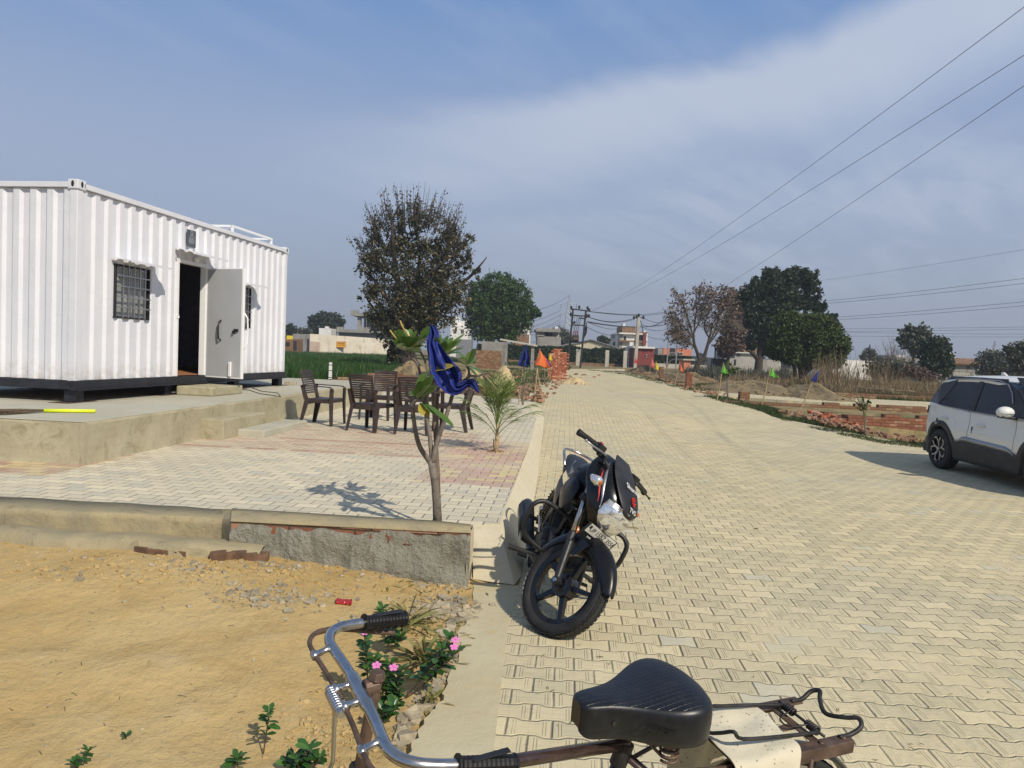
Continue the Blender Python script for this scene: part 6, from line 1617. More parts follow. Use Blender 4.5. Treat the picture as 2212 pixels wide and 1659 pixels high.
# foundations behind the chairs
w1_ = [G(690, 829), G(800, 832), G(900, 830)]
wallstrip('brick_foundation', 'low unfinished brick course behind the plastic chairs', w1_, [.05, .25, .30, .42, .45, .40, .30], 'brickold', cat='wall')
wallstrip('brick_foundation', 'low brick course running right behind the frangipani', [G(900, 832), G(1000, 842), G(1060, 846)], [.35, .3, .3, .25, .12], 'brickold', cat='wall')
wallstrip('brick_foundation', 'second brick course nearer the yard, behind the frangipani stem', [G(840, 846), G(960, 851)], [.12, .2, .15], 'brickold', cat='wall')
# foundation trench right of the road
Ya = 24.0
wallstrip('foundation_wall', 'long brick foundation wall along the far side of the trench', [Vec((6.9, Ya, -.5)), Vec((26, Ya-1.5, -.5))], [.86, .90, .88, .94, .92], 'brickold', zb=-.1, ragged=.02)
wallstrip('foundation_wall', 'nearer red brick foundation wall in the trench left of the SUV', [Vec((7.5, 21.2, -.55)), Vec((22, 20.6, -.55))], [.66, .78, .84, .78, .86, .80, .84], 'brick', zb=-.1, ragged=.035)
wallstrip('foundation_wall', 'short cross wall of bricks at the left end of the trench', [Vec((8.9, 17.9, -.45)), Vec((9.0, 21.0, -.45))], [.35, .6, .8], 'brick', zb=-.1, ragged=.03)
mb = MB(); mb.box((0, 0, .3), (.5, .45, .75)); o = mb.build('brick_pier', M['brick'], fix=True); o.location = (9.55, 20.6, -.4); tag(o, 'square brick pier standing against the nearer foundation wall', 'brick pier')
pth = [gp(1500, 845), gp(1575, 848), gp(1700, 854), gp(1850, 862), gp(2030, 871), gp(2250, 882), gp(2250, 900), gp(2015, 884), gp(1850, 876), gp(1690, 866), gp(1600, 860), gp(1560, 858)]
tri_poly('side_path', [p.xy[:] for p in pth], lambda x, y: rise(y)+.03, M['road'], 4, skirt=.1)
wallstrip('path_kerb', 'low brick edging on the far side of the side path', [G(1665, 849), G(1850, 858), G(2040, 867), G(2250, 876)], [.10, .16, .15, .2, .15], 'brickold', ragged=.02)
wallstrip('low_wall', 'low mossy wall on the grass beyond the side path', [G(1770, 838), G(1900, 850), G(2100, 862)], [.2, .2, .2], 'earth', ragged=0)
# small slab, loose bricks
def scatter_bricks(name, label, line, n, spread, cat=None, mat=None, size=(.22, .11, .07), kind='stuff', tilt=.3):
    mb = MB(); P_ = [tuple(G(*p)) for p in line]; o0 = Vec(P_[0])
    for _ in range(n):
        t = random.random(); p = Vec(lerp2(P_, t))+Vec((random.gauss(0, spread), random.gauss(0, spread*.6), 0)); s_ = random.uniform(.35, 1.0)
        z = rise(p.y)+.02+random.random()*.07
        mb.box(p-o0+Vec((0, 0, z-p.z)), (size[0]*s_, size[1]*(s_*.5+.5), size[2]), Matrix.Rotation(random.uniform(0, pi), 3, 'Z') @ Matrix.Rotation(random.uniform(-tilt, tilt), 3, 'X') @ Matrix.Rotation(random.uniform(-tilt, tilt), 3, 'Y'))
    o = mb.build(name, mat or M['brickplain'], bevel=0); o.location = o0; tag(o, label, cat, kind=kind); return o
scatter_bricks('rubble', 'broken brick rubble along the right edge of the road', [(1700, 892), (1790, 915), (1880, 938), (2000, 960), (2060, 968)], 150, .13, size=(.16, .09, .05))
scatter_bricks('rubble', 'brick rubble beside the road near the brick pillars', [(1370, 805), (1440, 825), (1500, 842), (1560, 856)], 90, .28, size=(.2, .1, .06))
scatter_bricks('rubble', 'rubble strewn behind the yard and the palm', [(600, 832), (760, 836), (930, 845), (1060, 850), (1120, 850)], 260, .7, size=(.18, .1, .05))
scatter_bricks('rubble', 'brick rubble round the flag sticks left of the road', [(1100, 842), (1140, 846), (1170, 838), (1205, 824)], 70, .4)
scatter_bricks('rubble', 'bricks and debris on the building plot beyond the yard', [(900, 812), (1020, 815), (1160, 806)], 260, 2.2)
scatter_bricks('rubble', 'fallen red bricks heaped at the trench corner', [(1735, 893), (1790, 908), (1850, 925)], 30, .15, mat=M['brickrnd'])
# small brick heap at the foot of the orange flag
mb = MB()
for k in range(16): mb.box((random.gauss(0, .16), random.gauss(0, .12), .04+.05*(k//6)+random.random()*.03), (.22, .11, .075), Matrix.Rotation(random.uniform(0, 3), 3, 'Z') @ Matrix.Rotation(random.uniform(-.4, .4), 3, 'X'))
o = mb.build('brick_heap', M['brickplain'], bevel=.004); o.location = G(1153, 868); tag(o, 'little heap of bricks holding the orange flag stick', 'brick heap')
# white post at the edge of the crop field
g = G(713, 826); e = empty('marker_post', g, label='white concrete marker post at the edge of the green field', cat='post'); h = D(713, 783, g.y).z-g.z
mb = MB(); mb.box((0, 0, h/2), (.11, .11, h), taper=.9); mb.build('post', M['whitewall'], e, bevel=.01)
for z in (.25, .6, .88): mb = MB(); mb.box((0, 0, h*z), (.118, .118, .02)); mb.build('wire_band', M['darkmetal'], e)
# ---------------------------------------------------------------- grass and crop
def blades(name, P, h, w, mat, kind='stuff', label=None, lean=.35, loc=None, cat=None):
    n = len(P); a = rng.uniform(0, 2*pi, n); h = h*rng.uniform(.6, 1.2, n); sx, sy = np.cos(a)*w/2, np.sin(a)*w/2; lx, ly = rng.normal(0, lean, n)*h, rng.normal(0, lean, n)*h
    V = np.empty((n, 3, 3)); V[:, 0] = P+np.stack([-sx, -sy, np.zeros(n)-.02], 1); V[:, 1] = P+np.stack([sx, sy, np.zeros(n)-.02], 1); V[:, 2] = P+np.stack([lx, ly, h], 1)
    F = np.arange(3*n).reshape(-1, 3); o = fastmesh(name, V.reshape(-1, 3), F, M[mat], loc=loc if loc is not None else (0, 0, 0)); tag(o, label, cat, kind=kind); return o
def inpoly(x, y, poly):
    c = np.zeros(len(x), bool); j = len(poly)-1
    for i in range(len(poly)):
        xi, yi = poly[i]; xj, yj = poly[j]
        c ^= ((yi > y) != (yj > y)) & (x < (xj-xi)*(y-yi)/(yj-yi+1e-12)+xi); j = i
    return c
risev = np.vectorize(rise)
def fill(poly_px, n, power=1.0):
    W_ = [G(*p).xy for p in poly_px]; xs_ = [p[0] for p in W_]; ys_ = [p[1] for p in W_]
    out = []
    # sample more densely close to the camera: uniform in 1/y
    y = 1/rng.uniform(1/max(ys_), 1/min(ys_), n*3); x = rng.uniform(min(xs_), max(xs_), n*3)*1.0
    ok = inpoly(x, y, [tuple(p) for p in W_]); x, y = x[ok][:n], y[ok][:n]
    return np.stack([x, y, risev(y)-.02], 1)
field_px = [(560, 832), (700, 826), (762, 820), (820, 815), (870, 806), (880, 785), (860, 768), (640, 759), (560, 757)]
fpoly = [G(*p).xy[:] for p in field_px]
P = fill(field_px, 90000)
blades('crop_field', P, np.array([.50*(.85+.6*mnoise.noise((p[0]*.5, p[1]*.3, 2))+.3*mnoise.noise((p[0]*2, p[1]*1.5, 2))) for p in P]), .055, 'crop', label='dense green crop field beside the building plot', lean=.25)
tri_poly('field_soil', fpoly, lambda x, y: rise(y)+.01, simple('dark_green_soil', (.035, .055, .02), .9, var=.4, scale=2), 5)
def clumped(P, sc, th, seed=0):
    k = np.array([mnoise.noise((p[0]*sc, p[1]*sc, seed)) for p in P]); return P[k > th]
P = clumped(fill([(1500, 843), (1700, 856), (2050, 868), (2230, 872), (2230, 838), (1900, 828), (1600, 826), (1500, 832)], 26000), .3, -.05)
blades('grass', P, .16, .06, 'grassdark', label='rough grass on the plot right of the road', lean=.5)
P = clumped(fill([(1640, 872), (1700, 890), (1800, 922), (1900, 944), (2000, 958), (2010, 970), (1900, 958), (1790, 934), (1690, 908), (1640, 888)], 9000), 1.1, -.05, 4)
blades('grass', P, .07, .02, 'grassdark', label='grass growing along the right edge of the road', lean=.6)
P = clumped(fill([(1250, 797), (1350, 803), (1480, 834), (1560, 856), (1640, 878), (1640, 888), (1560, 868), (1470, 840), (1350, 810)], 9000), .5, .0, 2)
blades('grass', P, .09, .05, 'grassdark', label='sparse grass on the road verge by the brick pillars', lean=.6)
P = clumped(fill([(860, 832), (1150, 850), (1190, 825), (1180, 800), (900, 795), (870, 810)], 12000), .35, .1, 7)
blades('grass', P, .16, .05, 'grassdark', label='weeds between the rubble left of the road', lean=.6)
P = clumped(fill([(560, 758), (900, 766), (1230, 792), (1230, 800), (900, 776), (640, 764)], 8000), .1, -.1, 7)
blades('grass', P, .3, .14, 'grassdark', label='grass along the foot of the far walls', lean=.6)
# ---------------------------------------------------------------- far buildings
def wrect(px0, py0, px1, py1, Y):
    a, b = D(px0, (py0+py1)/2, Y), D(px1, (py0+py1)/2, Y); t, d = D((px0+px1)/2, py0, Y), D((px0+px1)/2, py1, Y)
    return a.x, b.x, d.z, t.z
def building(name, label, cat, Y, boxes, openings=(), trims=(), depth=6, zb=None):
    """boxes = [(px0, ytop, px1, ybot|None, mat, part, dy, depth)] ; openings [(px0,y0,px1,y1,kind)]"""
    x0, x1, z0, z1 = wrect(boxes[0][0], boxes[0][1], boxes[0][2], boxes[0][3] or 790, Y)
    gz_ = rise(Y)-.1 if zb is None else zb
    O = Vec(((x0+x1)/2, Y, gz_)); e = empty(name, O, label=label, cat=cat)
    for bx in boxes:
        a, t, b, bo, mat, part = bx[:6]; dy = bx[6] if len(bx) > 6 else 0; dp = bx[7] if len(bx) > 7 else depth
        yy = Y+dy; x0, x1, z0, z1 = wrect(a, t, b, bo or 790, yy)
        if bo is None: z0 = gz_
        mb = MB(); mb.bb(x0-O.x, x1-O.x, dy, dy+dp, z0-O.z, z1-O.z); mb.build(part, M[mat], e)
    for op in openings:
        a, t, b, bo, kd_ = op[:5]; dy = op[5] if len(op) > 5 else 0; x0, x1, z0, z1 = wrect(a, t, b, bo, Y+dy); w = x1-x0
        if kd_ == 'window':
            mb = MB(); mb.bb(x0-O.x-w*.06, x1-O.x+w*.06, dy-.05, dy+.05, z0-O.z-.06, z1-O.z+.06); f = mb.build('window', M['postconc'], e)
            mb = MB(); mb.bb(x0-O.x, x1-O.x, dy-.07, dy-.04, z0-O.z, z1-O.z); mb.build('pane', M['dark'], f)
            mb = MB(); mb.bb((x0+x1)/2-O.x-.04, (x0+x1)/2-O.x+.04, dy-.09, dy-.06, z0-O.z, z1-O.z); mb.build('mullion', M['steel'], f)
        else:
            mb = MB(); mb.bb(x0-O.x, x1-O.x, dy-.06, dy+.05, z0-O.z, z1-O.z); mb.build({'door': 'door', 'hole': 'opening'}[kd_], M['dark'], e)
    return e, O
# --- left: boundary wall with a yellow notice
Yw = 112
a, b = D(669, 740, Yw), D(850, 745, Yw+8); ztop0, ztop1 = D(669, 721, Yw).z, D(845, 733, Yw+8).z
bw = empty('boundary_wall', (a.x, a.y, .2), label='long stained whitewashed boundary wall behind the green field', cat='wall')
def wseg(part, p, q, z0, z1a, z1b, mat, th=.25, par=bw):
    o = Vec(par.location); d = (q-p).normalized(); n_ = Vec((-d.y, d.x, 0))*th
    P_ = [Vec((p.x, p.y, z0)), Vec((q.x, q.y, z0)), Vec((q.x, q.y, z1b)), Vec((p.x, p.y, z1a))]
    vs = [v-o for v in P_]+[v+n_-o for v in P_]
    return MB().add(vs, [(0, 1, 2, 3), (7, 6, 5, 4), (0, 4, 5, 1), (1, 5, 6, 2), (2, 6, 7, 3), (3, 7, 4, 0)]).build(part, M[mat] if isinstance(mat, str) else mat, par, fix=True)
m1 = D(729, 740, Yw+2.6)
wseg('wall', a, b, -.2, ztop0, ztop1, 'palewall')
pk = wseg('pink_patch', Vec((a.x, a.y-.03, 0)), Vec((m1.x, m1.y-.03, 0)), -.2, ztop0-1.1, ztop0-1.45, 'pinkwall', .04)
sx0_, sx1_, sz0_, sz1_ = wrect(728, 738, 748, 751, Yw+2.7)
sg = MB(); sg.bb(sx0_-a.x, sx1_-a.x, 2.35, 2.42, sz0_-.2, sz1_-.2); sgn_ = sg.build('notice', M['signy'], bw)
sg = MB(); W_ = sx1_-sx0_; H_ = sz1_-sz0_
for (yy, h0, col_) in ((.72, .16, 1), (.45, .13, 1)):
    q = .12
    while q < .85:
        l = random.uniform(.05, .13); sg.bb(sx0_-a.x+W_*q, sx0_-a.x+W_*(q+l), 2.33, 2.345, sz0_-.2+H_*(yy-h0/2), sz0_-.2+H_*(yy+h0/2*random.uniform(.3, 1))); q += l+.03
sg.build('lettering', M['signred'], sgn_)
sg = MB(); sg.bb(sx0_-a.x, sx1_-a.x, 2.33, 2.345, sz0_-.2, sz0_-.2+H_*.08); sg.bb(sx0_-a.x, sx1_-a.x, 2.33, 2.345, sz0_-.2+H_*.92, sz1_-.2); sg.build('border', M['signred'], sgn_)
g2 = empty('boundary_wall', tuple(D(632, 745, Yw+1).xy)+(.2,), label='grey unplastered wall left of the whitewashed wall', cat='wall')
wseg('wall', D(632, 740, Yw+1), D(669, 740, Yw+1), -.2, D(632, 721, Yw+1).z, D(669, 722, Yw+1).z, 'greyconc', par=g2)
building('hut', 'small brick hut with a yellow board at the edge of the container', 'hut', 105, [(610, 732, 641, None, 'brickold', 'wall')], [(634, 736, 641, 757, 'door')], depth=3)
sx0_, sx1_, sz0_, sz1_ = wrect(619, 725, 632, 733, 104)
mb = MB(); mb.bb(0, sx1_-sx0_, 0, .1, 0, sz1_-sz0_); o = mb.build('board', M['signgold']); o.location = (sx0_, 104, sz0_); tag(o, 'yellow board standing above the little brick hut', 'board')
building('water_tank_room', 'small white flat-roofed rooftop room behind the stained wall', 'house', 135, [(688, 709, 714, None, 'whitewall', 'wall'), (702, 705, 708, 710, 'whitewall', 'water_tank', 1, 1.2)], depth=4)
# unfinished concrete house behind the peepal
e, O = building('unfinished_house', 'unfinished grey concrete house with open pillars and roof slabs behind the peepal', 'house', 135,
    [(730, 718, 870, None, 'greyconc', 'wall', 0, 12), (727, 712, 800, 718.5, 'greyconc', 'floor_slab', -1.2, 14), (727, 706, 741, 712.5, 'greyconc', 'parapet', -1.0, 1), (772, 707, 800, 713, 'greyconc', 'parapet', -1.0, 1), (797, 716, 835, 719, 'greyconc', 'floor_slab', -1.2, 13),
     (772, 683, 779, 708, 'greyconc', 'pillar', -.5, 1.0), (786, 684, 789, 712, 'greyconc', 'pillar', 2, 1), (792, 684, 856, 714, 'greyconc', 'upper_wall', 3, 8), (757, 677, 850, 683.5, 'greyconc', 'roof_slab', -1.2, 14), (757, 670, 773, 678, 'greyconc', 'parapet', -1, 1)], [], depth=10)
# white house between the two big trees
building('house', 'white two-storey house between the peepal and the round green tree', 'house', 150, [(972, 703, 1012, None, 'whitewall', 'wall'), (976, 693, 1006, 704, 'whitewall', 'upper_floor', 1, 6), (985, 684, 993, 694, 'whitewall', 'water_tank', 2, 2)], [(980, 712, 986, 720, 'window'), (996, 712, 1002, 720, 'window')], depth=8)
building('shed', 'pale blue tarpaulin shed below the white house', 'shed', 120, [(985, 733, 1018, None, 'steel', 'wall')], depth=4)
building('house', 'brick and white house with a rooftop room, right of the round green tree', 'house', 150, [(1105, 722, 1142, None, 'brickold', 'wall'), (1118, 703, 1146, 742, 'whitewall', 'upper_floor', .8, 7), (1124, 699, 1138, 704, 'whitewall', 'parapet', .8, 5)], [(1117, 704, 1124, 712, 'hole', .7), (1119, 716, 1130, 722, 'hole', .7), (1135, 714, 1139, 720, 'window', .7)], depth=9)
# grey shed wall with sloping roof
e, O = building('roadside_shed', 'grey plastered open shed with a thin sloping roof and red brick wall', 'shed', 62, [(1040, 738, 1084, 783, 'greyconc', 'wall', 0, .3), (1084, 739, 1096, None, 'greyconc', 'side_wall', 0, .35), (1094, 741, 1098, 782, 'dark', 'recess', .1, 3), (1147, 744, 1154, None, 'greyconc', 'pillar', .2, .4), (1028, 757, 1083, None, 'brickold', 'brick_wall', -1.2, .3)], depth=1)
mb = MB(); p0, p1 = D(1080, 735, 62)-O, D(1161, 749, 62)-O; mb.add([p0, p1, p1+Vec((0, 4, .1)), p0+Vec((0, 4, .1)), p0+Vec((0, 0, .12)), p1+Vec((0, 0, .12)), p1+Vec((0, 4, .22)), p0+Vec((0, 4, .22))], [(0, 1, 2, 3), (4, 7, 6, 5), (0, 4, 5, 1), (1, 5, 6, 2), (2, 6, 7, 3), (3, 7, 4, 0)]); mb.build('roof_slab', M['postconc'], e, fix=True)
building('house', 'grey concrete house with an open upstairs veranda left of the hedge', 'house', 118, [(1160, 727, 1211, None, 'greyconc', 'wall', 0, 8), (1160, 716, 1176, 728, 'greyconc', 'upper_wall', 0, 8), (1176, 717, 1208, 728, 'greywall', 'veranda_wall', 2, 5), (1205, 715, 1208, 728, 'postconc', 'pillar', 0, .4), (1158, 711, 1211, 717, 'greyconc', 'roof_slab', -.5, 9), (1160, 709, 1210, 711.5, 'greyconc', 'parapet', 0, 8)], [(1180, 718, 1185, 727, 'door', 1.9), (1187, 718, 1193, 727, 'window', 1.9)], depth=8)
e, O = building('water_tank', 'white rooftop water tank on the grey veranda house', 'tank', 122, [(1199, 706, 1205, 712, 'whitewall', 'tank', 0, 1)], depth=1)
# hedge wall (creeper-covered fence) with concrete posts
Yh = 108
hx0, hx1 = D(1030, 770, Yh).x, D(1352, 775, Yh).x
hw_ = empty('hedge', (hx0, Yh+1, .2), label='dark green creeper hedge running behind the road end', cat='hedge')
n = 30000; x = rng.uniform(0, hx1-hx0, n); z = rng.uniform(0, 1, n)**.8; top = 2.45
zt_ = np.array([top+.35*mnoise.noise((q*.4, 0, 1))+.15*mnoise.noise((q*1.7, 0, 1)) for q in x]); yy = rng.uniform(-.35, .9, n)-.25*np.sin(x*1.3)*0
P = np.stack([x, yy, .15+z*zt_], 1)
def quads(P, size, mat, parent, name='leaves', loc=(0, 0, 0), flat=None, kind=None):
    n = len(P); u = rng.normal(0, 1, (n, 3)); u /= np.linalg.norm(u, axis=1, keepdims=True); v = rng.normal(0, 1, (n, 3)); v -= u*(u*v).sum(1, keepdims=True); v /= np.linalg.norm(v, axis=1, keepdims=True)
    s = (size*rng.uniform(.6, 1.3, n))[:, None]; a = u*s; b = v*s*.62
    V = np.stack([P-a*.5, P+b*.5, P+a*.5, P-b*.5], 1).reshape(-1, 3); F = np.arange(4*n).reshape(-1, 4)
    o = fastmesh(name, V, F, M[mat] if isinstance(mat, str) else mat, parent, loc=loc)
    if kind: o['kind'] = kind
    return o
quads(P, .34, 'hedge', hw_, 'foliage')
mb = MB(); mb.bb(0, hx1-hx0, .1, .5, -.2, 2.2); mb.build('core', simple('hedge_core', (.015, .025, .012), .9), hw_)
mb = MB(); mb.bb(0, hx1-hx0, -.6, -.4, -.3, .42); mb.build('plinth_wall', M['brickold'], hw_)
for i, (px, tp, bt) in enumerate(((1193, 757, 787), (1308, 757, 790), (1372, 757, 792), (1246+0, 757, 789), (1262+49, 0, 0))):
    if tp == 0: continue
posts = [(1147+45, 757, 787, 5), (1249, 756, 788, 8), (1298+14, 758, 791, 7), (1372, 0, 0, 0)]
for j, (px, tp, bt, w_) in enumerate([(1366-117, 757, 788, 10), (1430-119, 759, 791, 8), (1551-116-85, 760, 792, 8)]):
    x0, x1, z0, z1 = wrect(px-w_/2, tp, px+w_/2, bt, 100)
    mb = MB(); mb.box((0, 0, (z1)/2), (x1-x0, .5, z1+.3)); o = mb.build('gate_post', M['postconc'], bevel=.02); o.location = ((x0+x1)/2, 100, 0); tag(o, ['concrete fence post left of the road end, between the transformer legs', 'middle concrete fence post at the road end', 'concrete fence post at the right of the road end'][j], 'post', 'concrete posts before the hedge')
# cream gabled shed behind the hedge
Ys = 122
sh = empty('gabled_shed', tuple(D(1300, 760, Ys).xy)+(.2,), label='cream corrugated gable of a wide low shed behind the hedge', cat='shed'); O = Vec(sh.location)
gp_ = [(1210, 752), (1275, 744), (1330, 731), (1337, 729), (1344, 732), (1420, 755), (1510, 773)]
gpx = [(1208, 753), (1235, 750), (1263, 745), (1300, 737), (1312, 735)]
ridge = (1293+10, 734)
tops = [(1234, 757), (1262, 750), (1302, 737), (1345, 752), (1352, 764)]
tops = [(1232, 750), (1260, 743), (1280+20, 731.5)]
prof_px = [(1230, 753), (1262, 744), (1270+20, 737), (1305, 741), (1345, 759), (1352, 763)]
# apex at (990,665) in the 3.16x crop of x 2050..2750
def cc_(x, y): return ((2050+x/3.16)/1.8516, (1150+y/3.16)/1.8516)
prof_px = [cc_(560, 750), cc_(740, 715), cc_(900, 690), cc_(990, 665), cc_(1080, 690), cc_(1200, 735), cc_(1330, 775), cc_(1440, 805)]
mb = MB(); W0 = []
for i in range(90):
    t = i/89; p = lerp2(prof_px, t); w_ = D(*p, Ys)-O; w_.y = .12*(i % 2); W0.append(w_)
zlow = (D(*cc_(1000, 800), Ys)-O).z
for a_, b_ in zip(W0[:-1], W0[1:]): mb.add([Vec((a_.x, a_.y, zlow)), Vec((b_.x, b_.y, zlow)), b_, a_], [(0, 1, 2, 3)])
mb.build('gable_sheet', M['cream'], sh)
mb = MB(); ap = D(*cc_(990, 662), Ys)-O; l_ = D(*cc_(540, 755), Ys)-O; r_ = D(*cc_(1450, 808), Ys)-O
for a_, b_ in ((l_, ap), (ap, r_)):
    q = [Vec((a_.x, -.4, a_.z)), Vec((b_.x, -.4, b_.z)), Vec((b_.x, 14, b_.z)), Vec((a_.x, 14, a_.z))]; mb.add(q+[v+Vec((0, 0, .12)) for v in q], [(0, 1, 2, 3), (4, 7, 6, 5), (0, 4, 5, 1), (1, 5, 6, 2), (2, 6, 7, 3), (3, 7, 4, 0)])
mb.build('roof_sheet', M['steel'], sh, fix=True)
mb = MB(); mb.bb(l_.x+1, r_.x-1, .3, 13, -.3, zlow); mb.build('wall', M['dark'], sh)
mb = MB(); mb.bb(l_.x, r_.x+.2, -.1, .0, zlow-.25, zlow); mb.build('eaves_beam', M['whitewall'], sh)
# transformer structure
def C(x, y): return cc_(x, y)
Yt = 84
tb = empty('transformer_structure', tuple(D(*C(770, 985), Yt).xy)+(rise(Yt),), label='tall double-pole steel structure carrying a transformer at the road end', cat='power pole'); O = Vec(tb.location)
P1b, P1t, P2b, P2t = [D(*C(*p), Yt)-O for p in ((698, 995), (765, 270), (853, 995), (928, 285))]
for b_, t_ in ((P1b, P1t), (P2b, P2t)): mb = MB(); mb.bar(Vec((b_.x, 0, -.3)), t_, .20, .20); mb.build('pole', M['darkmetal'], tb)
for (xa, ya, xb, yb) in ((738, 270, 968, 298), (755, 352, 935, 362), (845, 388, 905, 392), (745, 472, 915, 480), (718, 688, 888, 694)):
    mb = MB(); mb.bar(D(*C(xa, ya), Yt)-O, D(*C(xb, yb), Yt)-O, .14, .14); mb.build('crossarm', M['darkmetal'], tb)
for (xa, ya) in ((742, 268), (843, 262), (948, 272), (968, 298), (735, 352), (940, 372), (965, 372), (930, 380)):
    mb = MB(); mb.ball(D(*C(xa, ya), Yt)-O+Vec((0, 0, .12)), (.14, .14, .22), 8, 6); mb.build('insulator', M['darkmetal'], tb)
tr0 = D(*C(760, 685), Yt)-O; tr1 = D(*C(835, 605), Yt)-O
mb = MB(); mb.bb(tr0.x, tr1.x, -.5, .6, tr0.z, tr1.z); tk_ = mb.build('transformer', M['darkmetal'], tb, bevel=.05)
mb = MB()
for k in range(8): x = tr0.x+(tr1.x-tr0.x)*(k+.5)/8; mb.bb(x-.04, x+.04, -.75, -.5, tr0.z+.2, tr1.z-.2)
mb.build('cooling_fins', M['rustmetal'], tk_)
for k in range(3):
    x = tr0.x+(tr1.x-tr0.x)*(k+.5)/3; mb = MB(); mb.tube([(x, 0, tr1.z), (x, 0, tr1.z+.5)], .07, 6); mb.build('bushing', M['rustred'], tk_)
    mb = MB(); mb.tube(smoothpath([Vec((x, 0, tr1.z+.5)), Vec((x+.3, .1, tr1.z+2)), D(*C(790+50*k, 355), Yt)-O], 5), .03, 4); mb.build('lead_wire', M['wire'], tb)
mb = MB(); mb.tube([D(*C(760, 460), Yt)-O, D(*C(790, 430), Yt)-O], [.06, .16], 6); mb.build('lamp', M['darkmetal'], tb)
for k in range(4):
    mb = MB(); mb.tube(smoothpath([D(*C(930+3*k, 445), Yt)-O, D(*C(938-8*k, 560), Yt)-O+Vec((0, .1*k, 0)), D(*C(880+6*k, 680), Yt)-O], 5), .035, 4); mb.build('cable', M['wire'], tb)
# concrete pole with cross arms
Yp = 100
cp = empty('power_pole', tuple(D(*C(1545, 985), Yp).xy)+(rise(Yp),), label='pale concrete power pole with a small crossarm in front of the maroon hut', cat='power pole'); O = Vec(cp.location)
mb = MB(); mb.bar(Vec((0, 0, -.3)), D(*C(1597, 380), Yp)-O, .55, .40); mb.build('pole', M['postconc'], cp, bevel=.03)
mb = MB(); mb.bar(D(*C(1530, 385), Yp)-O, D(*C(1660, 382), Yp)-O, .14, .14); mb.bar(D(*C(1560, 372), Yp)-O, D(*C(1600, 395), Yp)-O, .1, .1); mb.build('crossarm', M['darkmetal'], cp)
for xa, ya in ((1535, 380), (1597, 350), (1655, 378), (1570, 368)): mb = MB(); mb.ball(D(*C(xa, ya), Yp)-O, (.16, .16, .26), 8, 6); mb.build('insulator', M['darkmetal'], cp)
mb = MB(); mb.tube(smoothpath([D(*C(1610, 395), Yp)-O, D(*C(1635, 480), Yp)-O, D(*C(1655, 600), Yp)-O], 4), .05, 4); mb.tube(smoothpath([D(*C(1560, 690), Yp)-O, D(*C(1540, 680), Yp)-O, D(*C(1550, 650), Yp)-O], 4), .05, 4); mb.build('cable', M['wire'], cp)
# maroon hut
building('hut', 'maroon painted meter hut with a white roof edge behind the concrete pole', 'hut', 104, [(*C(1530, 765), C(1790, 0)[0], None, 'rustred', 'wall', 0, 6), (*C(1530, 745), C(1800, 0)[0], C(0, 770)[1], 'whitewall', 'roof_slab', -.4, 7)], [(C(1648, 0)[0], C(0, 795)[1], C(1670, 0)[0], C(0, 812)[1], 'hole'), (C(1682, 0)[0], C(0, 850)[1], C(1702, 0)[0], C(0, 882)[1], 'window')], depth=6)
building('gatehouse', 'small white and red painted gate wall left of the maroon hut', 'wall', 108, [(*C(1465, 835), C(1535, 0)[0], None, 'whitewall', 'wall', 0, .5), (*C(1450, 770), C(1545, 0)[0], C(0, 835)[1], 'whitewall', 'lintel', 0, .6), (*C(1475, 788), C(1540, 0)[0], C(0, 818)[1], 'rustred', 'painted_band', -.05, .1)], depth=1)
# tall brick and white house
e, O = building('house', 'three-storey white house with bare brick top floor behind the concrete pole', 'house', 150,
    [(*C(1345, 590), C(1700, 0)[0], None, 'whitewall', 'wall', 0, 12), (*C(1385, 490), C(1555, 0)[0], C(0, 585)[1], 'brickold', 'brick_floor', .5, 8), (*C(1350, 575), C(1710, 0)[0], C(0, 592)[1], 'whitewall', 'floor_slab', -.8, 13), (*C(1560, 560), C(1705, 0)[0], C(0, 580)[1], 'brickold', 'parapet', .5, .4), (*C(1345, 670), C(1700, 0)[0], C(0, 690)[1], 'brickold', 'balcony', -.8, 1), (*C(1650, 580), C(1690, 0)[0], C(0, 735)[1], 'rustred', 'column', -.9, 1), (*C(1345, 590), C(1385, 0)[0], None, 'greyconc', 'side_wall', -.05, 2), (*C(1480, 690), C(1530, 0)[0], C(0, 760)[1], 'whitewall', 'water_tank', -3, 2)],
    [(C(1405, 0)[0], C(0, 615)[1], C(1435, 0)[0], C(0, 665)[1], 'door'), (C(1590, 0)[0], C(0, 610)[1], C(1640, 0)[0], C(0, 665)[1], 'window')], depth=12)
building('water_tank', 'white water tank on the brick top floor of the tallest house', 'tank', 152, [(*C(1395, 452), C(1425, 0)[0], C(0, 490)[1], 'whitewall', 'tank', 0, 2)], depth=1)
building('water_tank', 'second white tank at the right roof corner of the tallest house', 'tank', 152, [(*C(1655, 548), C(1688, 0)[0], C(0, 575)[1], 'whitewall', 'tank', 0, 2)], depth=1)
building('house', 'small plain white house with grey rooftop stumps left of the tallest house', 'house', 156, [(*C(1190, 640), C(1335, 0)[0], None, 'whitewall', 'wall', 0, 9), (*C(1140, 605), C(1190, 0)[0], C(0, 660)[1], 'greyconc', 'side_wall', 1, 6), (*C(1270, 590), C(1312, 0)[0], C(0, 645)[1], 'greyconc', 'roof_room', 1, 4)], [(C(1270, 0)[0], C(0, 690)[1], C(1295, 0)[0], C(0, 728)[1], 'window')], depth=9)
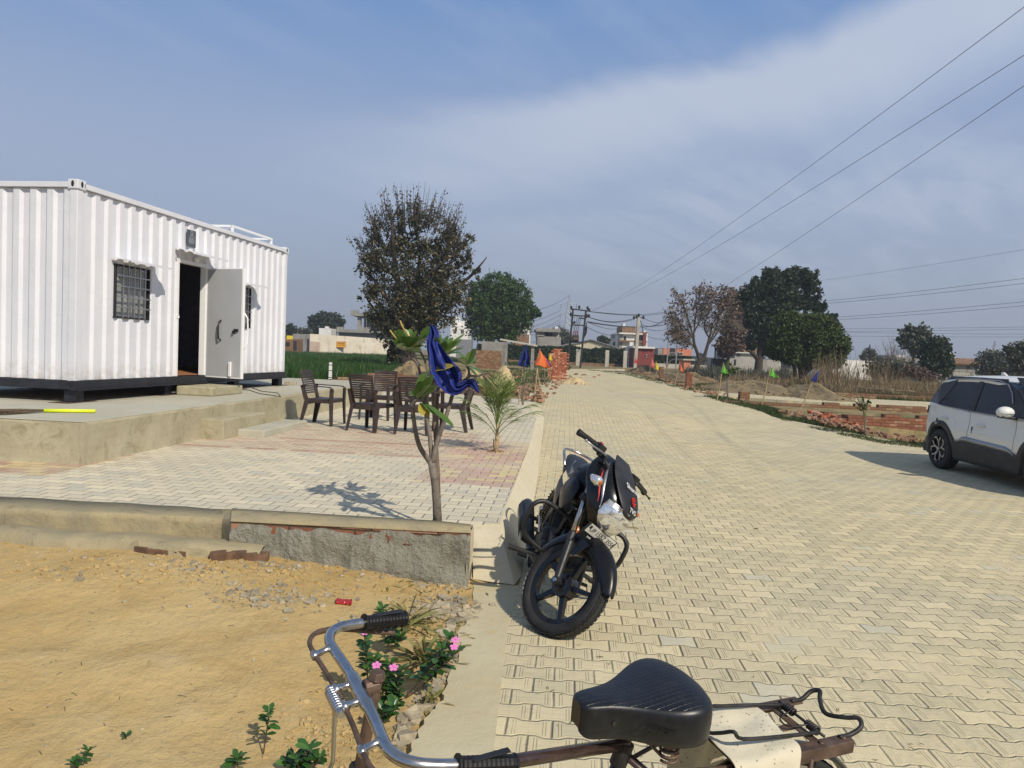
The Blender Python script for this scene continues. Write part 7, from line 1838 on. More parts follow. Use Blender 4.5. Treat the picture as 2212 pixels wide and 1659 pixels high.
# orange house
def c5(x, y): return ((2600+x/2.765)/1.8516, (1000+y/2.765)/1.8516)
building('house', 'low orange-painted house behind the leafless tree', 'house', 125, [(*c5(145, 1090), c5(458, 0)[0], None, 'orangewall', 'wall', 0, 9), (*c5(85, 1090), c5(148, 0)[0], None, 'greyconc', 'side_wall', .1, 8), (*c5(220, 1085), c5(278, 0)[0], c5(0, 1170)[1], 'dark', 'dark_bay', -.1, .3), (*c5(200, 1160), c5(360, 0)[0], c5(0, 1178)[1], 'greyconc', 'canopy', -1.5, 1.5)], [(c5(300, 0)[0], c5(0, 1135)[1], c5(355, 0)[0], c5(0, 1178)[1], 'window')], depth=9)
building('hut', 'brick-red hut beside the trunk of the leafless tree', 'hut', 96, [(*c5(375, 1222), c5(448, 0)[0], None, 'orangewall', 'wall', 0, 3), (*c5(370, 1205), c5(500, 0)[0], c5(0, 1222)[1], 'postconc', 'roof_slab', -.3, 4)], depth=3)
hx0, hx1 = D(*c5(30, 1200), 112).x, D(*c5(460, 1200), 112).x; z1_ = D(*c5(200, 1168), 112).z
hd = empty('hedge', (hx0, 112, .2), label='short dark hedge in front of the orange house', cat='hedge'); n = 9000
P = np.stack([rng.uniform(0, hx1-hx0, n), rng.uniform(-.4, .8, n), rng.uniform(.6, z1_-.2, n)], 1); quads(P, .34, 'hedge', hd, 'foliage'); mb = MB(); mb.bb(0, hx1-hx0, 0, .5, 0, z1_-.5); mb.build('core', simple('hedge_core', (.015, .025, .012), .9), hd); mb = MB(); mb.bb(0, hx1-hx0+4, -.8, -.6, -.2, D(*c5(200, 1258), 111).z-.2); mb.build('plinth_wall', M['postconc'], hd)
# second, thin double pole
Y2 = 108; dp_ = empty('double_pole', tuple(D(*c5(190, 1250), Y2).xy)+(rise(Y2),), label='thin pale double-pole frame left of the leafless tree', cat='power pole'); O = Vec(dp_.location)
for a_, b_ in (((188, 1250), (207, 905)), ((288, 1250), (300, 905))): p = D(*c5(*a_), Y2)-O; mb = MB(); mb.bar(Vec((p.x, 0, -.2)), D(*c5(*b_), Y2)-O, .16, .16); mb.build('pole', M['steel'], dp_)
for a_, b_ in (((200, 905), (310, 908)), ((195, 998), (308, 1000)), ((190, 1135), (300, 1138))): mb = MB(); mb.bar(D(*c5(*a_), Y2)-O, D(*c5(*b_), Y2)-O, .12, .12); mb.build('crossarm', M['steel'], dp_)
# grey building behind the dark trees
building('house', 'long dull grey building with a brick upper floor behind the dark tree', 'house', 92, [(*c5(820, 1205), c5(1450, 0)[0], None, 'greywall', 'wall', 0, 8), (*c5(940, 1140), c5(1175, 0)[0], c5(0, 1205)[1], 'greywall', 'upper_wall', .6, 7), (*c5(930, 1132), c5(1180, 0)[0], c5(0, 1142)[1], 'whitewall', 'ledge', .2, 7), (*c5(1040, 1000), c5(1290, 0)[0], c5(0, 1132)[1], 'brickold', 'brick_floor', 2, 6)], [(c5(930, 0)[0], c5(0, 1210)[1], c5(950, 0)[0], c5(0, 1275)[1], 'door'), (c5(965, 0)[0], c5(0, 1152)[1], c5(990, 0)[0], c5(0, 1170)[1], 'hole', .55)], depth=8)
# poles and junction box near that building
for k, (xa, xb, tp) in enumerate(((718, 722, 1075), (748, 755, 1020), (770, 776, 1040), (850, 857, 920))):
    p = D(*c5(xa, 1310), 84); t_ = D(*c5(xb, tp), 84); mb = MB(); mb.tube([(0, 0, -.2), t_-Vec((p.x, p.y, rise(84)))], .09, 6); o = mb.build('street_pole', M['darkmetal']); o.location = (p.x, p.y, rise(84)); tag(o, ['thin dark pole left of the white meter box', 'dark pole behind the white meter box', 'dark pole just right of the white meter box', 'tall dark pole against the withered creeper'][k], 'pole', 'thin dark poles under the withered creeper')
p = D(*c5(765, 1140), 83.6); mb = MB(); mb.box((0, 0, 0), (.7, .35, 1.6)); o = mb.build('meter_box', M['whitewall'], bevel=.05); o.location = p; tag(o, 'white meter box on the dark poles', 'meter box')
p = D(*c5(757, 1300), 83); mb = MB(); mb.box((0, 0, .8), (1.6, .8, 1.6)); o = mb.build('cabinet', M['beam'], bevel=.05); o.location = (p.x, p.y, rise(83)); tag(o, 'black electrical cabinet on the ground below the meter box', 'cabinet')
# right: white wall, red-roofed house
def c6(x, y): return ((3350+x/2.965)/1.8516, (1250+y/2.965)/1.8516)
building('house', 'plain whitewashed windowless building with small vents right of the bushy tree', 'house', 80, [(*c6(-60, 566), c6(415, 0)[0], None, 'whitewall', 'wall', 0, 7)], [(c6(92, 0)[0], c6(0, 606)[1], c6(118, 0)[0], c6(0, 626)[1], 'hole'), (c6(294, 0)[0], c6(0, 617)[1], c6(318, 0)[0], c6(0, 637)[1], 'hole')], depth=7)
e, O = building('house', 'grey house with a reddish sloping roof behind the dry reeds', 'house', 84, [(*c6(1180, 690), c6(1680, 0)[0], None, 'greywall', 'wall', 0, 7), (*c6(1230, 612), c6(1680, 0)[0], c6(0, 702)[1], 'greyconc', 'upper_wall', -.05, 7)], [(c6(1305, 0)[0], c6(0, 715)[1], c6(1362, 0)[0], c6(0, 800)[1], 'window'), (c6(1545, 0)[0], c6(0, 640)[1], c6(1568, 0)[0], c6(0, 662)[1], 'hole', -.1)], depth=7)
mb = MB(); q = [D(*c6(1225, 606), 83.4)-O, D(*c6(1735, 625), 83.4)-O, D(*c6(1720, 568), 88)-O, D(*c6(1225, 545), 88)-O]; mb.add(q+[v+Vec((0, 0, .15)) for v in q], [(0, 1, 2, 3), (4, 7, 6, 5), (0, 4, 5, 1), (1, 5, 6, 2), (2, 6, 7, 3), (3, 7, 4, 0)]); mb.build('roof', M['brickold'], e, fix=True)
building('house', 'distant white rooftop room with a round water tank right of the dark leafy tree', 'house', 140, [(*c6(1290, 500), c6(1388, 0)[0], None, 'whitewall', 'wall', 0, 6), (*c6(1275, 492), c6(1400, 0)[0], c6(0, 503)[1], 'whitewall', 'roof_slab', -.5, 7), (*c6(1315, 462), c6(1350, 0)[0], c6(0, 492)[1], 'whitewall', 'water_tank', 1, 2)], [(c6(1355, 0)[0], c6(0, 515)[1], c6(1385, 0)[0], c6(0, 545)[1], 'window')], depth=6)
building('house', 'distant white building glimpsed through the bare bushes', 'house', 140, [(*c6(590, 512), c6(830, 0)[0], None, 'greyconc', 'wall', 0, 6), (*c6(690, 505), c6(800, 0)[0], c6(0, 545)[1], 'whitewall', 'rooftop_room', -.5, 7), (*c6(700, 535), c6(1040, 0)[0], None, 'greyconc', 'low_wall', -6, 7)], depth=6)
# ---------------------------------------------------------------- lattice pylons
def pylon(label, tip, base, Y, arms, wpx_b, wpx_t):
    B = D(*base, Y); B.z = 0; T = D(*tip, Y); s_ = Y/FPX; e = empty('pylon', B, label=label, cat='pylon'); H_ = T.z; n = 13; mb = MB(); r = .00026*Y
    lean = T.x-B.x
    def leg(k, t):
        w = (wpx_b*(1-t)**1.15+wpx_t*(1-(1-t)**1.15))*s_/2*(1 if t < .97 else .3)
        sx, sy = ((-1, -1), (1, -1), (1, 1), (-1, 1))[k]; return Vec((sx*w+lean*t, sy*w, H_*t))
    for i in range(n):
        t0, t1 = 1-(1-i/n)**.85 if False else i/n, (i+1)/n
        for k in range(4):
            mb.tube([leg(k, t0), leg(k, t1)], r, 3, cap=False); mb.tube([leg(k, t0), leg((k+1) % 4, t1)], r*.7, 3, cap=False); mb.tube([leg((k+1) % 4, t0), leg(k, t1)], r*.7, 3, cap=False); mb.tube([leg(k, t1), leg((k+1) % 4, t1)], r*.7, 3, cap=False)
    mb.build('lattice_tower', M['steel'], e)
    for (pl_, pr_, py) in arms:
        for px, sgn_ in ((pl_, -1), (pr_, 1)):
            if px is None: continue
            tipw = D(px, py, Y)-B; t = tipw.z/H_; a_ = leg(0, t-.02), leg(3, t-.02), leg(0, t+.03), leg(3, t+.03)
            if sgn_ > 0: a_ = leg(1, t-.02), leg(2, t-.02), leg(1, t+.03), leg(2, t+.03)
            m2 = MB(); [m2.tube([q, tipw], r*.8, 3, cap=False) for q in a_]; m2.build('crossarm', M['steel'], e)
            m2 = MB(); m2.tube([tipw, tipw-Vec((0, 0, 9*s_))], r*1.2, 4); m2.build('insulator_string', M['darkmetal'], e)
    return e
PY = 330
pylon('tall steel lattice pylon rising behind the transformer structure', C(718, 92), C(690, 690), PY, [(C(612, 0)[0], C(808, 0)[0], C(0, 212)[1]), (C(603, 0)[0], C(790, 0)[0], C(0, 338)[1]), (C(585, 0)[0], C(770, 0)[0], C(0, 468)[1])], 30, 3)
pylon('faint far lattice pylon above the bushes on the right', c6(1868, 338), c6(1850, 520), 520, [(c6(1790, 0)[0], c6(1932, 0)[0], c6(0, 440)[1])], 18, 2)
# ---------------------------------------------------------------- wires
def wire(label, a, b, sag=0.0, r=.02, group='overhead power lines', n=24):
    a, b = Vec(a), Vec(b); pts = [a.lerp(b, k/n)-Vec((0, 0, 4*sag*(k/n)*(1-k/n))) for k in range(n+1)]
    mb = MB(); mb.tube(pts, r, 4, cap=False); o = mb.build('power_line', M['wire'], loc=tuple(a)); tag(o, label, 'power line', group); return o
def far_end(px, py, h): r = ray(px, py); return EP+r*((h-EYE)/r.z)
# three lines from the transformer structure passing high over the right edge
T0 = D(*C(968, 296), Yt)
for (s_, mid_, e_, lab, h) in ((C(985, 298), None, (2214, 14), 'highest of the three thick wires sweeping to the upper right corner', 8.4), (C(975, 300), None, (2214, 118), 'middle one of the three thick wires rising to the right', 8.0), ((1470, 676), None, (2214, 184), 'lowest of the three thick wires rising to the right', 7.8)):
    a_ = D(*s_, Yt if s_[0] < 1440 else 60); b_ = far_end(*e_, h); b2 = b_+(b_-a_).normalized()*14; q_ = (b_-a_).length/(b2-a_).length; b2.z += 4*(.9 if 'lowest' not in lab else .3)*q_*(1-q_)/q_
    wire(lab, a_, b2, .9 if 'lowest' not in lab else .3, .008, n=40)
seg = [((C(960, 300)), (C(1970, 300)), Yt, 150, 'upper thin line from the transformer structure past the leafless tree'), (C(960, 302), C(1970, 318), Yt, 150, 'second thin line from the transformer structure past the leafless tree'), (C(945, 430), C(1970, 466), Yt, 120, 'thick cable from the transformer structure toward the leafless tree'), (C(940, 436), C(1900, 466), Yt, 118, 'low cable from the transformer structure passing the concrete pole'), (C(965, 374), C(1535, 388), Yt, Yp, 'line from the transformer structure to the concrete pole crossarm'), (C(965, 376), C(1540, 400), Yt, Yp, 'second line from the transformer structure to the concrete pole'), (C(960, 440), C(1380, 508), Yt, 150, 'sagging service wire to the tallest house'), (C(940, 500), C(1350, 590), Yt, 150, 'lowest service wire to the tallest house'), (C(1660, 385), C(1975, 414), Yp, 120, 'line from the concrete pole toward the leafless tree'), (C(1640, 468), C(1985, 360), Yp, 60, 'stay wire climbing right from the concrete pole'), (C(1600, 480), C(1960, 520), Yp, 125, 'service wire right of the concrete pole'), (C(1700, 612), C(2060, 620), 140, 112, 'service wire from the tallest house to the thin double pole')]
for a_, b_, y0, y1, lab in seg: wire(lab, D(*a_, y0), D(*b_, y1), .5, .035)
# pylon lines on the left
for k, (a_, b_) in enumerate(((C(612, 283), C(0, 470)), (C(603, 345), C(0, 545)), (C(600, 408), C(0, 590)), (C(590, 470), C(0, 640)), (C(640, 420), C(0, 600)), (C(650, 600), C(0, 690)), (C(715, 100), C(200, 305)))):
    wire('transmission line running left from the tall pylon', D(*a_, PY), D(*b_, PY-60), 1.2, .09, 'transmission lines left of the pylon')
# transmission lines at the right, faint
for (ya, yb, lab) in ((606, 536, 'faint single transmission line highest at the right edge'), (650, 599, 'upper wire of the upper right pair of transmission lines'), (655, 610, 'lower wire of the upper right pair of transmission lines'), (685, 650, 'upper wire of the middle right pair of transmission lines'), (690, 659, 'lower wire of the middle right pair of transmission lines')):
    wire(lab, D(1600, ya+ (ya-yb)*.3, 230), D(2230, yb, 170), .6, .045 if 'faint' not in lab else .03, 'transmission lines on the right')
for k, (ya, yb) in enumerate(((716, 706), (722, 711), (719, 722), (728, 728))): wire('lowest faint transmission lines above the dry bushes', D(1600, ya-6, 300), D(2230, yb, 260), .3, .05, 'lowest transmission lines on the right')
# ---------------------------------------------------------------- trees
def px_dir(px, py, Y, B): return np.array(D(px, py, Y)-B)
def crown(e, B, Y, lobes, leaf, mat, per, sub, dy=1.0, sp=.22, name='crown', hollow=.45, drop=0.0):
    """lobes: (px,py,rx_px,ry_px,weight)"""
    Ps = []
    s_ = Y/FPX
    for (px, py, rx, ry, wt) in lobes:
        c = np.array(D(px, py, Y)-B); r = np.array([rx, (rx+ry)/2*dy, ry])*s_
        n = int(sub*wt); d = rng.normal(0, 1, (n, 3)); d /= np.linalg.norm(d, axis=1, keepdims=True); rad = rng.uniform(hollow, 1.0, n)[:, None]
        cc = c+d*rad*r; k = per
        q = np.repeat(cc, k, 0)+rng.normal(0, 1, (n*k, 3))*np.minimum(r.mean()*sp, 1.2); Ps.append(q)
    P = np.concatenate(Ps); P = P[P[:, 2] > .3]
    return quads(P, leaf, mat, e, name)
def tree(label, base, Y=None, z=None, cat='tree', name='tree'):
    g = G(*base) if Y is None else D(*base, Y)
    if Y is not None: g.z = rise(Y)
    return empty(name, g, label=label, cat=cat), g
def limb(e, B, Y, pts, r0, r1, mat='darkbark', nm='branch', dys=None):
    q = [D(px, py, Y)-B+Vec((0, (dys[i] if dys else 0), 0)) for i, (px, py) in enumerate(pts)]; p = smoothpath(q, 4); mb = MB(); mb.tube(p, list(np.linspace(r0, r1, len(p))), 7); return mb.build(nm, M[mat], e, smooth=True)
# --- peepal
def c3(x, y): return ((1150+x/1.8436)/1.8516, (700+y/1.8436)/1.8516)
pe, B = tree('large peepal tree with dark bronze leaves and bare shoots on top, beside the green field', (884, 800)); Y = B.y; s_ = Y/FPX; print('peepal Y', Y)
mb = MB(); mb.tube([Vec((.25, 0, -.2)), D(*c3(865, 1330), Y)-B, D(*c3(850, 1200), Y)-B, D(*c3(870, 1050), Y)-B], [.75, .42, .36, .3], 12)
for a in np.linspace(0, 2*pi, 8)[:-1]: mb.tube([Vec((.9*math.cos(a), .9*math.sin(a), -.1)), Vec((.35*math.cos(a), .35*math.sin(a), .5)), Vec((.2*math.cos(a), .2*math.sin(a), 1.2))], [.14, .18, .1], 6)
mb.build('trunk', M['darkbark'], pe, smooth=True)
for pts, r0, r1 in ([(855, 1230), (800, 1000), (700, 850), (620, 760), (560, 700)], .22, .05), ([(860, 1200), (860, 950), (800, 700), (790, 400), (800, 250)], .25, .04), ([(870, 1200), (930, 900), (960, 600), (940, 300), (955, 120)], .22, .03), ([(870, 1150), (1000, 900), (1120, 650), (1200, 450), (1235, 290)], .22, .03), ([(880, 1180), (1060, 980), (1200, 850), (1330, 760), (1420, 680), (1470, 610)], .2, .03), ([(860, 1250), (760, 1120), (660, 1020), (600, 940), (580, 880)], .15, .03), ([(900, 1200), (1020, 1080), (1150, 1020)], .14, .04), ([(900, 900), (1100, 700), (1260, 560), (1340, 450), (1385, 440)], .14, .025), ([(820, 800), (700, 620), (660, 500), (650, 300)], .12, .025):
    limb(pe, B, Y, [c3(*p) for p in pts], r0, r1, dys=[0]+[random.uniform(-1, 1) for _ in pts[1:]])
# bare shoots sticking out of the crown, with a few leaves along them
shoots = MB(); SP = []
for k in range(230):
    a = R(random.uniform(5, 175)); c = c3(930+random.uniform(-200, 200), 650); R0 = random.uniform(.62, .95); rx, ry = 400, (430 if a > .6 else 330)
    x0, y0 = 930+rx*R0*math.cos(a), 690-ry*R0*math.sin(a); L = random.uniform(80, 230)*(1.0 if math.sin(a) > .5 else .75); bx = math.cos(a)*.6; 
    p0 = D(*c3(x0, y0), Y)-B+Vec((0, random.uniform(-1.4, 1.4), 0)); dirp = Vec((bx*random.uniform(.5, 1.2), random.uniform(-.3, .3), .9)).normalized(); Lm = L*Y/FPX/1.8436/1.8516*1.1
    pts = [p0+dirp*Lm*t+Vec((0, 0, .12*Lm*t*t)) for t in (0, .33, .66, 1)]; shoots.tube(pts, [.022, .017, .012, .006], 4, cap=False)
    m_ = random.randint(0, 9)
    for _ in range(m_*4): t = random.uniform(.0, 1.0); SP.append(tuple(p0+dirp*Lm*t+Vec((random.gauss(0, .08), random.gauss(0, .08), random.gauss(0, .05)))))
shoots.build('shoots', M['darkbark'], pe)
quads(np.array(SP), .15, 'leaf_peepal', pe, 'shoot_leaves')
lob = [(*c3(790, 560), 58, 48, .8), (*c3(1000, 530), 66, 40, .8), (*c3(680, 700), 48, 50, .7), (*c3(620, 620), 26, 30, .3), (*c3(630, 860), 34, 40, .4), (*c3(930, 740), 95, 70, 1.7), (*c3(1300, 640), 26, 22, .25), (*c3(1110, 560), 40, 30, .4), (*c3(1170, 740), 60, 60, .9), (*c3(860, 950), 85, 75, 2.3), (*c3(1080, 920), 90, 75, 2.0), (*c3(1240, 900), 38, 45, .5), (*c3(700, 1050), 50, 30, .5), (*c3(860, 1130), 70, 45, 1.1), (*c3(1040, 1050), 60, 35, .6), (*c3(830, 400), 35, 45, .35), (*c3(960, 330), 28, 45, .25), (*c3(1180, 430), 36, 40, .35), (*c3(1290, 500), 28, 30, .2), (*c3(1380, 710), 22, 24, .15), (*c3(640, 450), 28, 35, .22), (*c3(800, 1250), 26, 34, .35), (*c3(760, 1300), 16, 26, .2)]
lob = [(a, b, c, d, w*(.45 if b < 660 else 1.0)) for a, b, c, d, w in lob]
crown(pe, B, Y, lob, .185, 'leaf_peepal', 30, 125, sp=.11, hollow=.1)
# --- round green tree
gt, B = tree('dense round green tree behind the open grey shed', (1090, 775), 88); Y = 88; print(B)
limb(gt, B, Y, [(1083, 790), (1084, 760), (1082, 720), (1085, 690)], .45, .25, nm='trunk')
for p in ([(1083, 740), (1050, 700), (1035, 680)], [(1084, 735), (1110, 700), (1130, 680)], [(1083, 720), (1080, 660), (1082, 630)]): limb(gt, B, Y, p, .2, .08)
lob = [(*c3(1440, 880), 32, 32, 1), (*c3(1560, 860), 40, 42, 1.2), (*c3(1660, 920), 42, 40, 1.3), (*c3(1500, 1000), 55, 45, 1.6), (*c3(1640, 1050), 50, 45, 1.4), (*c3(1440, 1110), 38, 40, 1), (*c3(1560, 1150), 45, 30, 1), (*c3(1750, 1010), 26, 26, .6), (*c3(1815, 1020), 16, 10, .25), (*c3(1390, 980), 22, 30, .5)]
crown(gt, B, Y, lob, .30, 'leaf_green', 42, 75, sp=.12, hollow=.7)
# --- leafless / withered tree
wt, B = tree('half-bare grey-brown tree with a forked leaning trunk right of the road', (1497, 812)); Y = B.y; print('bare Y', Y)
T = lambda pts, r0, r1, nm='branch': limb(wt, B, Y, [c5(*p) for p in pts], r0, r1, 'darkbark', nm)
k5 = Y/FPX/2.765/1.8516
T([(480, 1390), (500, 1320), (545, 1245), (590, 1200)], 34*k5, 22*k5, 'trunk'); T([(560, 1240), (520, 1130), (490, 1040), (480, 960)], 20*k5, 14*k5); T([(590, 1210), (620, 1110), (645, 1020), (660, 960)], 20*k5, 14*k5)
br5 = [[(480, 980), (400, 880), (320, 800), (230, 740)], [(480, 960), (430, 800), (380, 640), (330, 520)], [(480, 950), (500, 780), (520, 620), (560, 460)], [(490, 900), (560, 760), (590, 600), (620, 480)], [(660, 980), (600, 860), (640, 700), (680, 560)], [(650, 1040), (720, 950), (780, 850), (850, 780), (900, 740)], [(650, 1030), (730, 860), (760, 680), (790, 500)], [(760, 900), (830, 860), (920, 840), (980, 860)], [(500, 1090), (430, 1010), (360, 970), (290, 1000)], [(480, 1060), (400, 1010), (330, 960)], [(660, 960), (700, 800), (820, 640), (900, 520)], [(430, 880), (330, 900), (240, 880)]]
tw = MB(); TP = []
for b_ in br5:
    T(b_, 10*k5, 3*k5)
    for _ in range(40):
        t = random.uniform(.15, 1); p = lerp2(b_, t); a = math.atan2(-(b_[-1][1]-b_[0][1]), b_[-1][0]-b_[0][0])+random.gauss(0, .7); L = random.uniform(50, 150)
        q = (p[0]+L*math.cos(a), p[1]-L*math.sin(a)); A_ = D(*c5(*p), Y)-B; C_ = D(*c5(*q), Y)-B+Vec((0, random.gauss(0, L*k5*.7), 0)); md = A_.lerp(C_, .5)+Vec((random.gauss(0, 6*k5), 0, random.gauss(0, 6*k5)))
        tw.tube([A_, md, C_], [2.6*k5, 2*k5, 1*k5], 3, cap=False); TP += [tuple(md.lerp(C_, random.random())+Vec((random.gauss(0, 14*k5), random.gauss(0, 14*k5), random.gauss(0, 12*k5)))) for _ in range(5)]
        for _ in range(4):
            u = random.random(); S0 = A_.lerp(C_, u); E0 = S0+Vec((random.gauss(0, 38*k5), random.gauss(0, 30*k5), random.gauss(18*k5, 34*k5))); tw.tube([S0, E0], [1.4*k5, .8*k5], 3, cap=False)
tw.build('twigs', M['greybark'], wt)
quads(np.array(TP), .22, 'leaf_brown', wt, 'dry_leaves')
crown(wt, B, Y, [(*c5(560, 520), 44, 22, .35), (*c5(780, 480), 38, 24, .5), (*c5(330, 620), 26, 26, .3), (*c5(680, 640), 46, 30, .4), (*c5(880, 560), 26, 28, .4), (*c5(250, 780), 18, 20, .15)], .26, 'leaf_brown', 4, 110, sp=.2)
# withered creeper on the poles
wc, B = tree('brown withered creeper mass hanging between the half-bare tree and the dark tree', (1590, 800), 82, cat='creeper', name='creeper'); Y = 82
crown(wc, B, Y, [(*c5(960, 560), 18, 22, .8), (*c5(1000, 700), 24, 28, 1.2), (*c5(930, 800), 18, 24, .8), (*c5(1040, 850), 16, 22, .7), (*c5(900, 900), 20, 18, .8), (*c5(870, 1040), 26, 20, .9), (*c5(960, 1000), 22, 22, .8), (*c5(840, 1140), 14, 10, .4)], .40, 'leaf_brown', 9, 150, sp=.2)
limb(wc, B, Y, [c5(870, 1300), c5(875, 1000), c5(900, 700)], .12, .06, nm='stem')
# --- big dark tree
bt, B = tree('tallest dark tree with a thick straight trunk and wide open crown right of the road', c5(1200, 1330), 72); Y = 72
limb(bt, B, Y, [c5(1195, 1380), c5(1205, 1250), c5(1225, 1100), c5(1220, 950)], 50*Y/FPX/5.12, 34*Y/FPX/5.12, nm='trunk')
for p in ([(1190, 1200), (1120, 1130), (1040, 1090)], [(1220, 1000), (1150, 800), (1100, 600), (1150, 400)], [(1230, 960), (1290, 750), (1350, 500), (1360, 300)], [(1240, 980), (1400, 800), (1560, 600), (1640, 400), (1680, 300)], [(1300, 850), (1500, 720), (1680, 620), (1850, 640)], [(1560, 600), (1640, 480), (1780, 420)], [(1700, 640), (1850, 620), (1930, 640)]): limb(bt, B, Y, [c5(*q) for q in p], .28, .07)
lob = [(*c5(1180, 420), 26, 20, .8), (*c5(1340, 290), 24, 18, .7), (*c5(1480, 330), 26, 20, .7), (*c5(1640, 290), 32, 16, .8), (*c5(1780, 340), 20, 20, .5), (*c5(1420, 440), 50, 24, 1.2), (*c5(1150, 540), 36, 24, 1), (*c5(1060, 500), 16, 9, .25), (*c5(1300, 620), 44, 34, 1.5), (*c5(1500, 560), 36, 24, .8), (*c5(1780, 500), 20, 22, .4), (*c5(1700, 600), 34, 12, .6), (*c5(1880, 620), 18, 14, .4), (*c5(1190, 740), 30, 30, 1), (*c5(1330, 800), 30, 36, 1), (*c5(1150, 900), 18, 26, .5), (*c5(1320, 960), 22, 26, .6), (*c5(1130, 1060), 12, 10, .2), (*c5(1280, 1080), 14, 18, .3), (*c5(1980, 750), 11, 8, .12), (*c5(2060, 780), 9, 12, .12)]
crown(bt, B, Y, lob, .33, 'leaf_dark', 30, 66, sp=.16, hollow=.5)
# --- bushy green tree
bg_, B = tree('broad bushy green tree with many low stems in front of the tallest tree', c5(1680, 1420), 56); Y = 56
for p in ([(1690, 1420), (1700, 1300), (1720, 1150), (1700, 1000)], [(1670, 1420), (1650, 1280), (1600, 1120), (1560, 980)], [(1610, 1400), (1590, 1280), (1560, 1200), (1480, 1080)], [(1700, 1400), (1780, 1250), (1900, 1120), (1980, 1000)], [(1690, 1380), (1800, 1300), (1920, 1260)]): limb(bg_, B, Y, [c5(*q) for q in p], .17, .07, nm='stem')
lob = [(*c5(1560, 790), 38, 20, 1), (*c5(1470, 880), 26, 26, .8), (*c5(1640, 880), 50, 34, 1.6), (*c5(1850, 830), 42, 26, 1.2), (*c5(1500, 1020), 34, 34, 1.2), (*c5(1700, 1050), 50, 38, 1.7), (*c5(1930, 980), 46, 34, 1.5), (*c5(2050, 1050), 30, 30, .8), (*c5(1400, 1130), 20, 16, .4), (*c5(1600, 1180), 40, 18, .9), (*c5(1850, 1180), 44, 22, 1), (*c5(2030, 1200), 28, 22, .6), (*c5(2130, 1010), 10, 14, .2), (*c5(2130, 1120), 12, 8, .2)]
crown(bg_, B, Y, lob, .21, 'leaf_olive', 42, 95, sp=.12, hollow=.6)
# --- small distant trees
def small(label, base, Y, lobes, mat, leaf=.45, per=8, sub=170, trunk=None, hollow=.3):
    e, B = tree(label, base, Y)
    if trunk: 
        for p in trunk: limb(e, B, Y, p, .16*Y/80, .06*Y/80, nm='trunk' if p is trunk[0] else 'branch')
    crown(e, B, Y, lobes, leaf, mat, per, sub, sp=.2, hollow=hollow)
def cz_(x, y): return ((1150+x/4.916)/1.8516, (1200+y/4.916)/1.8516)
small('dark spreading tree behind the small white rooftop room', (705, 760), 165, [(*cz_(520, 400), 12, 10, .6), (*cz_(700, 380), 22, 14, 1.2), (*cz_(900, 420), 22, 14, 1.2), (*cz_(620, 500), 20, 14, 1), (*cz_(800, 530), 26, 14, 1), (*cz_(1010, 450), 10, 8, .3), (*cz_(560, 600), 12, 12, .5)], 'leaf_dark', .8, 8, 130, [[cz_(720, 700), cz_(700, 560)]])
small('grey scrubby bush beyond the unplastered wall', (650, 760), 160, [(*cz_(330, 620), 18, 7, .7), (*cz_(410, 640), 12, 6, .4)], 'leaf_grey', .7, 6, 90)
small('dark tree at the very edge of the container', (625, 760), 150, [(*cz_(40, 620), 14, 14, 1)], 'leaf_dark', .7, 8, 120)
small('leafy tree behind the grey veranda house', (1222, 780), 140, [(*C(540, 620), 16, 12, 1), (*C(620, 620), 20, 18, 1.4), (*C(640, 680), 20, 12, 1)], 'leaf_grey', .6, 8, 120)
small('dark small tree left of the plain white house', (1292, 770), 150, [(*C(1150, 670), 14, 8, .8), (*C(1100, 650), 6, 4, .2)], 'leaf_dark', .6, 6, 100)
small('open-crowned tall tree above the dry bushes', c6(900, 720), 78, [(*c6(830, 230), 10, 14, .25), (*c6(780, 290), 12, 14, .3), (*c6(930, 250), 16, 18, .6), (*c6(1020, 260), 14, 14, .4), (*c6(880, 370), 22, 18, .5), (*c6(960, 400), 20, 22, .6), (*c6(1060, 360), 12, 14, .3)], 'leaf_grey', .42, 7, 130, [[c6(900, 700), c6(900, 560), c6(900, 440), c6(950, 260)], [c6(895, 520), c6(830, 400), c6(790, 300)], [c6(900, 480), c6(880, 350), c6(840, 220)], [c6(920, 480), c6(1000, 380), c6(1030, 290)]])
small('dark leafy tree rising out of the dry reeds', c6(1150, 780), 62, [(*c6(1150, 440), 22, 26, 1.1), (*c6(1240, 430), 14, 20, .6), (*c6(1120, 560), 26, 26, 1.2), (*c6(1220, 600), 24, 28, 1.1), (*c6(1180, 700), 24, 14, .7)], 'leaf_dark', .32, 9, 200, [[c6(1160, 780), c6(1150, 600)]])
small('small dark tree behind the white building', c6(390, 620), 110, [(*c6(380, 490), 14, 10, .7), (*c6(360, 540), 14, 8, .5)], 'leaf_grey', .5, 7, 110, [[c6(370, 600), c6(340, 420)], [c6(375, 500), c6(385, 380)]])
small('bare bushy tree with stiff upright twigs at the right', c6(1880, 760), 74, [(*c6(1850, 620), 40, 26, 1.4), (*c6(1960, 640), 40, 26, 1.2), (*c6(1840, 530), 22, 14, .5)], 'leaf_grey', .30, 6, 220, [[c6(1880, 760), c6(1850, 600), c6(1840, 520)]])
small('thin-leaved tree at the right edge above the SUV', c6(2160, 780), 60, [(*c6(2040, 430), 12, 12, .2), (*c6(2180, 420), 16, 14, .4), (*c6(2100, 520), 18, 12, .25), (*c6(2200, 560), 20, 20, .5), (*c6(2150, 660), 26, 20, .6)], 'leaf_grey', .28, 5, 200, [[c6(2130, 780), c6(2150, 640), c6(2180, 420)], [c6(2145, 660), c6(2060, 540), c6(2030, 430)], [c6(2150, 620), c6(2110, 480)]])
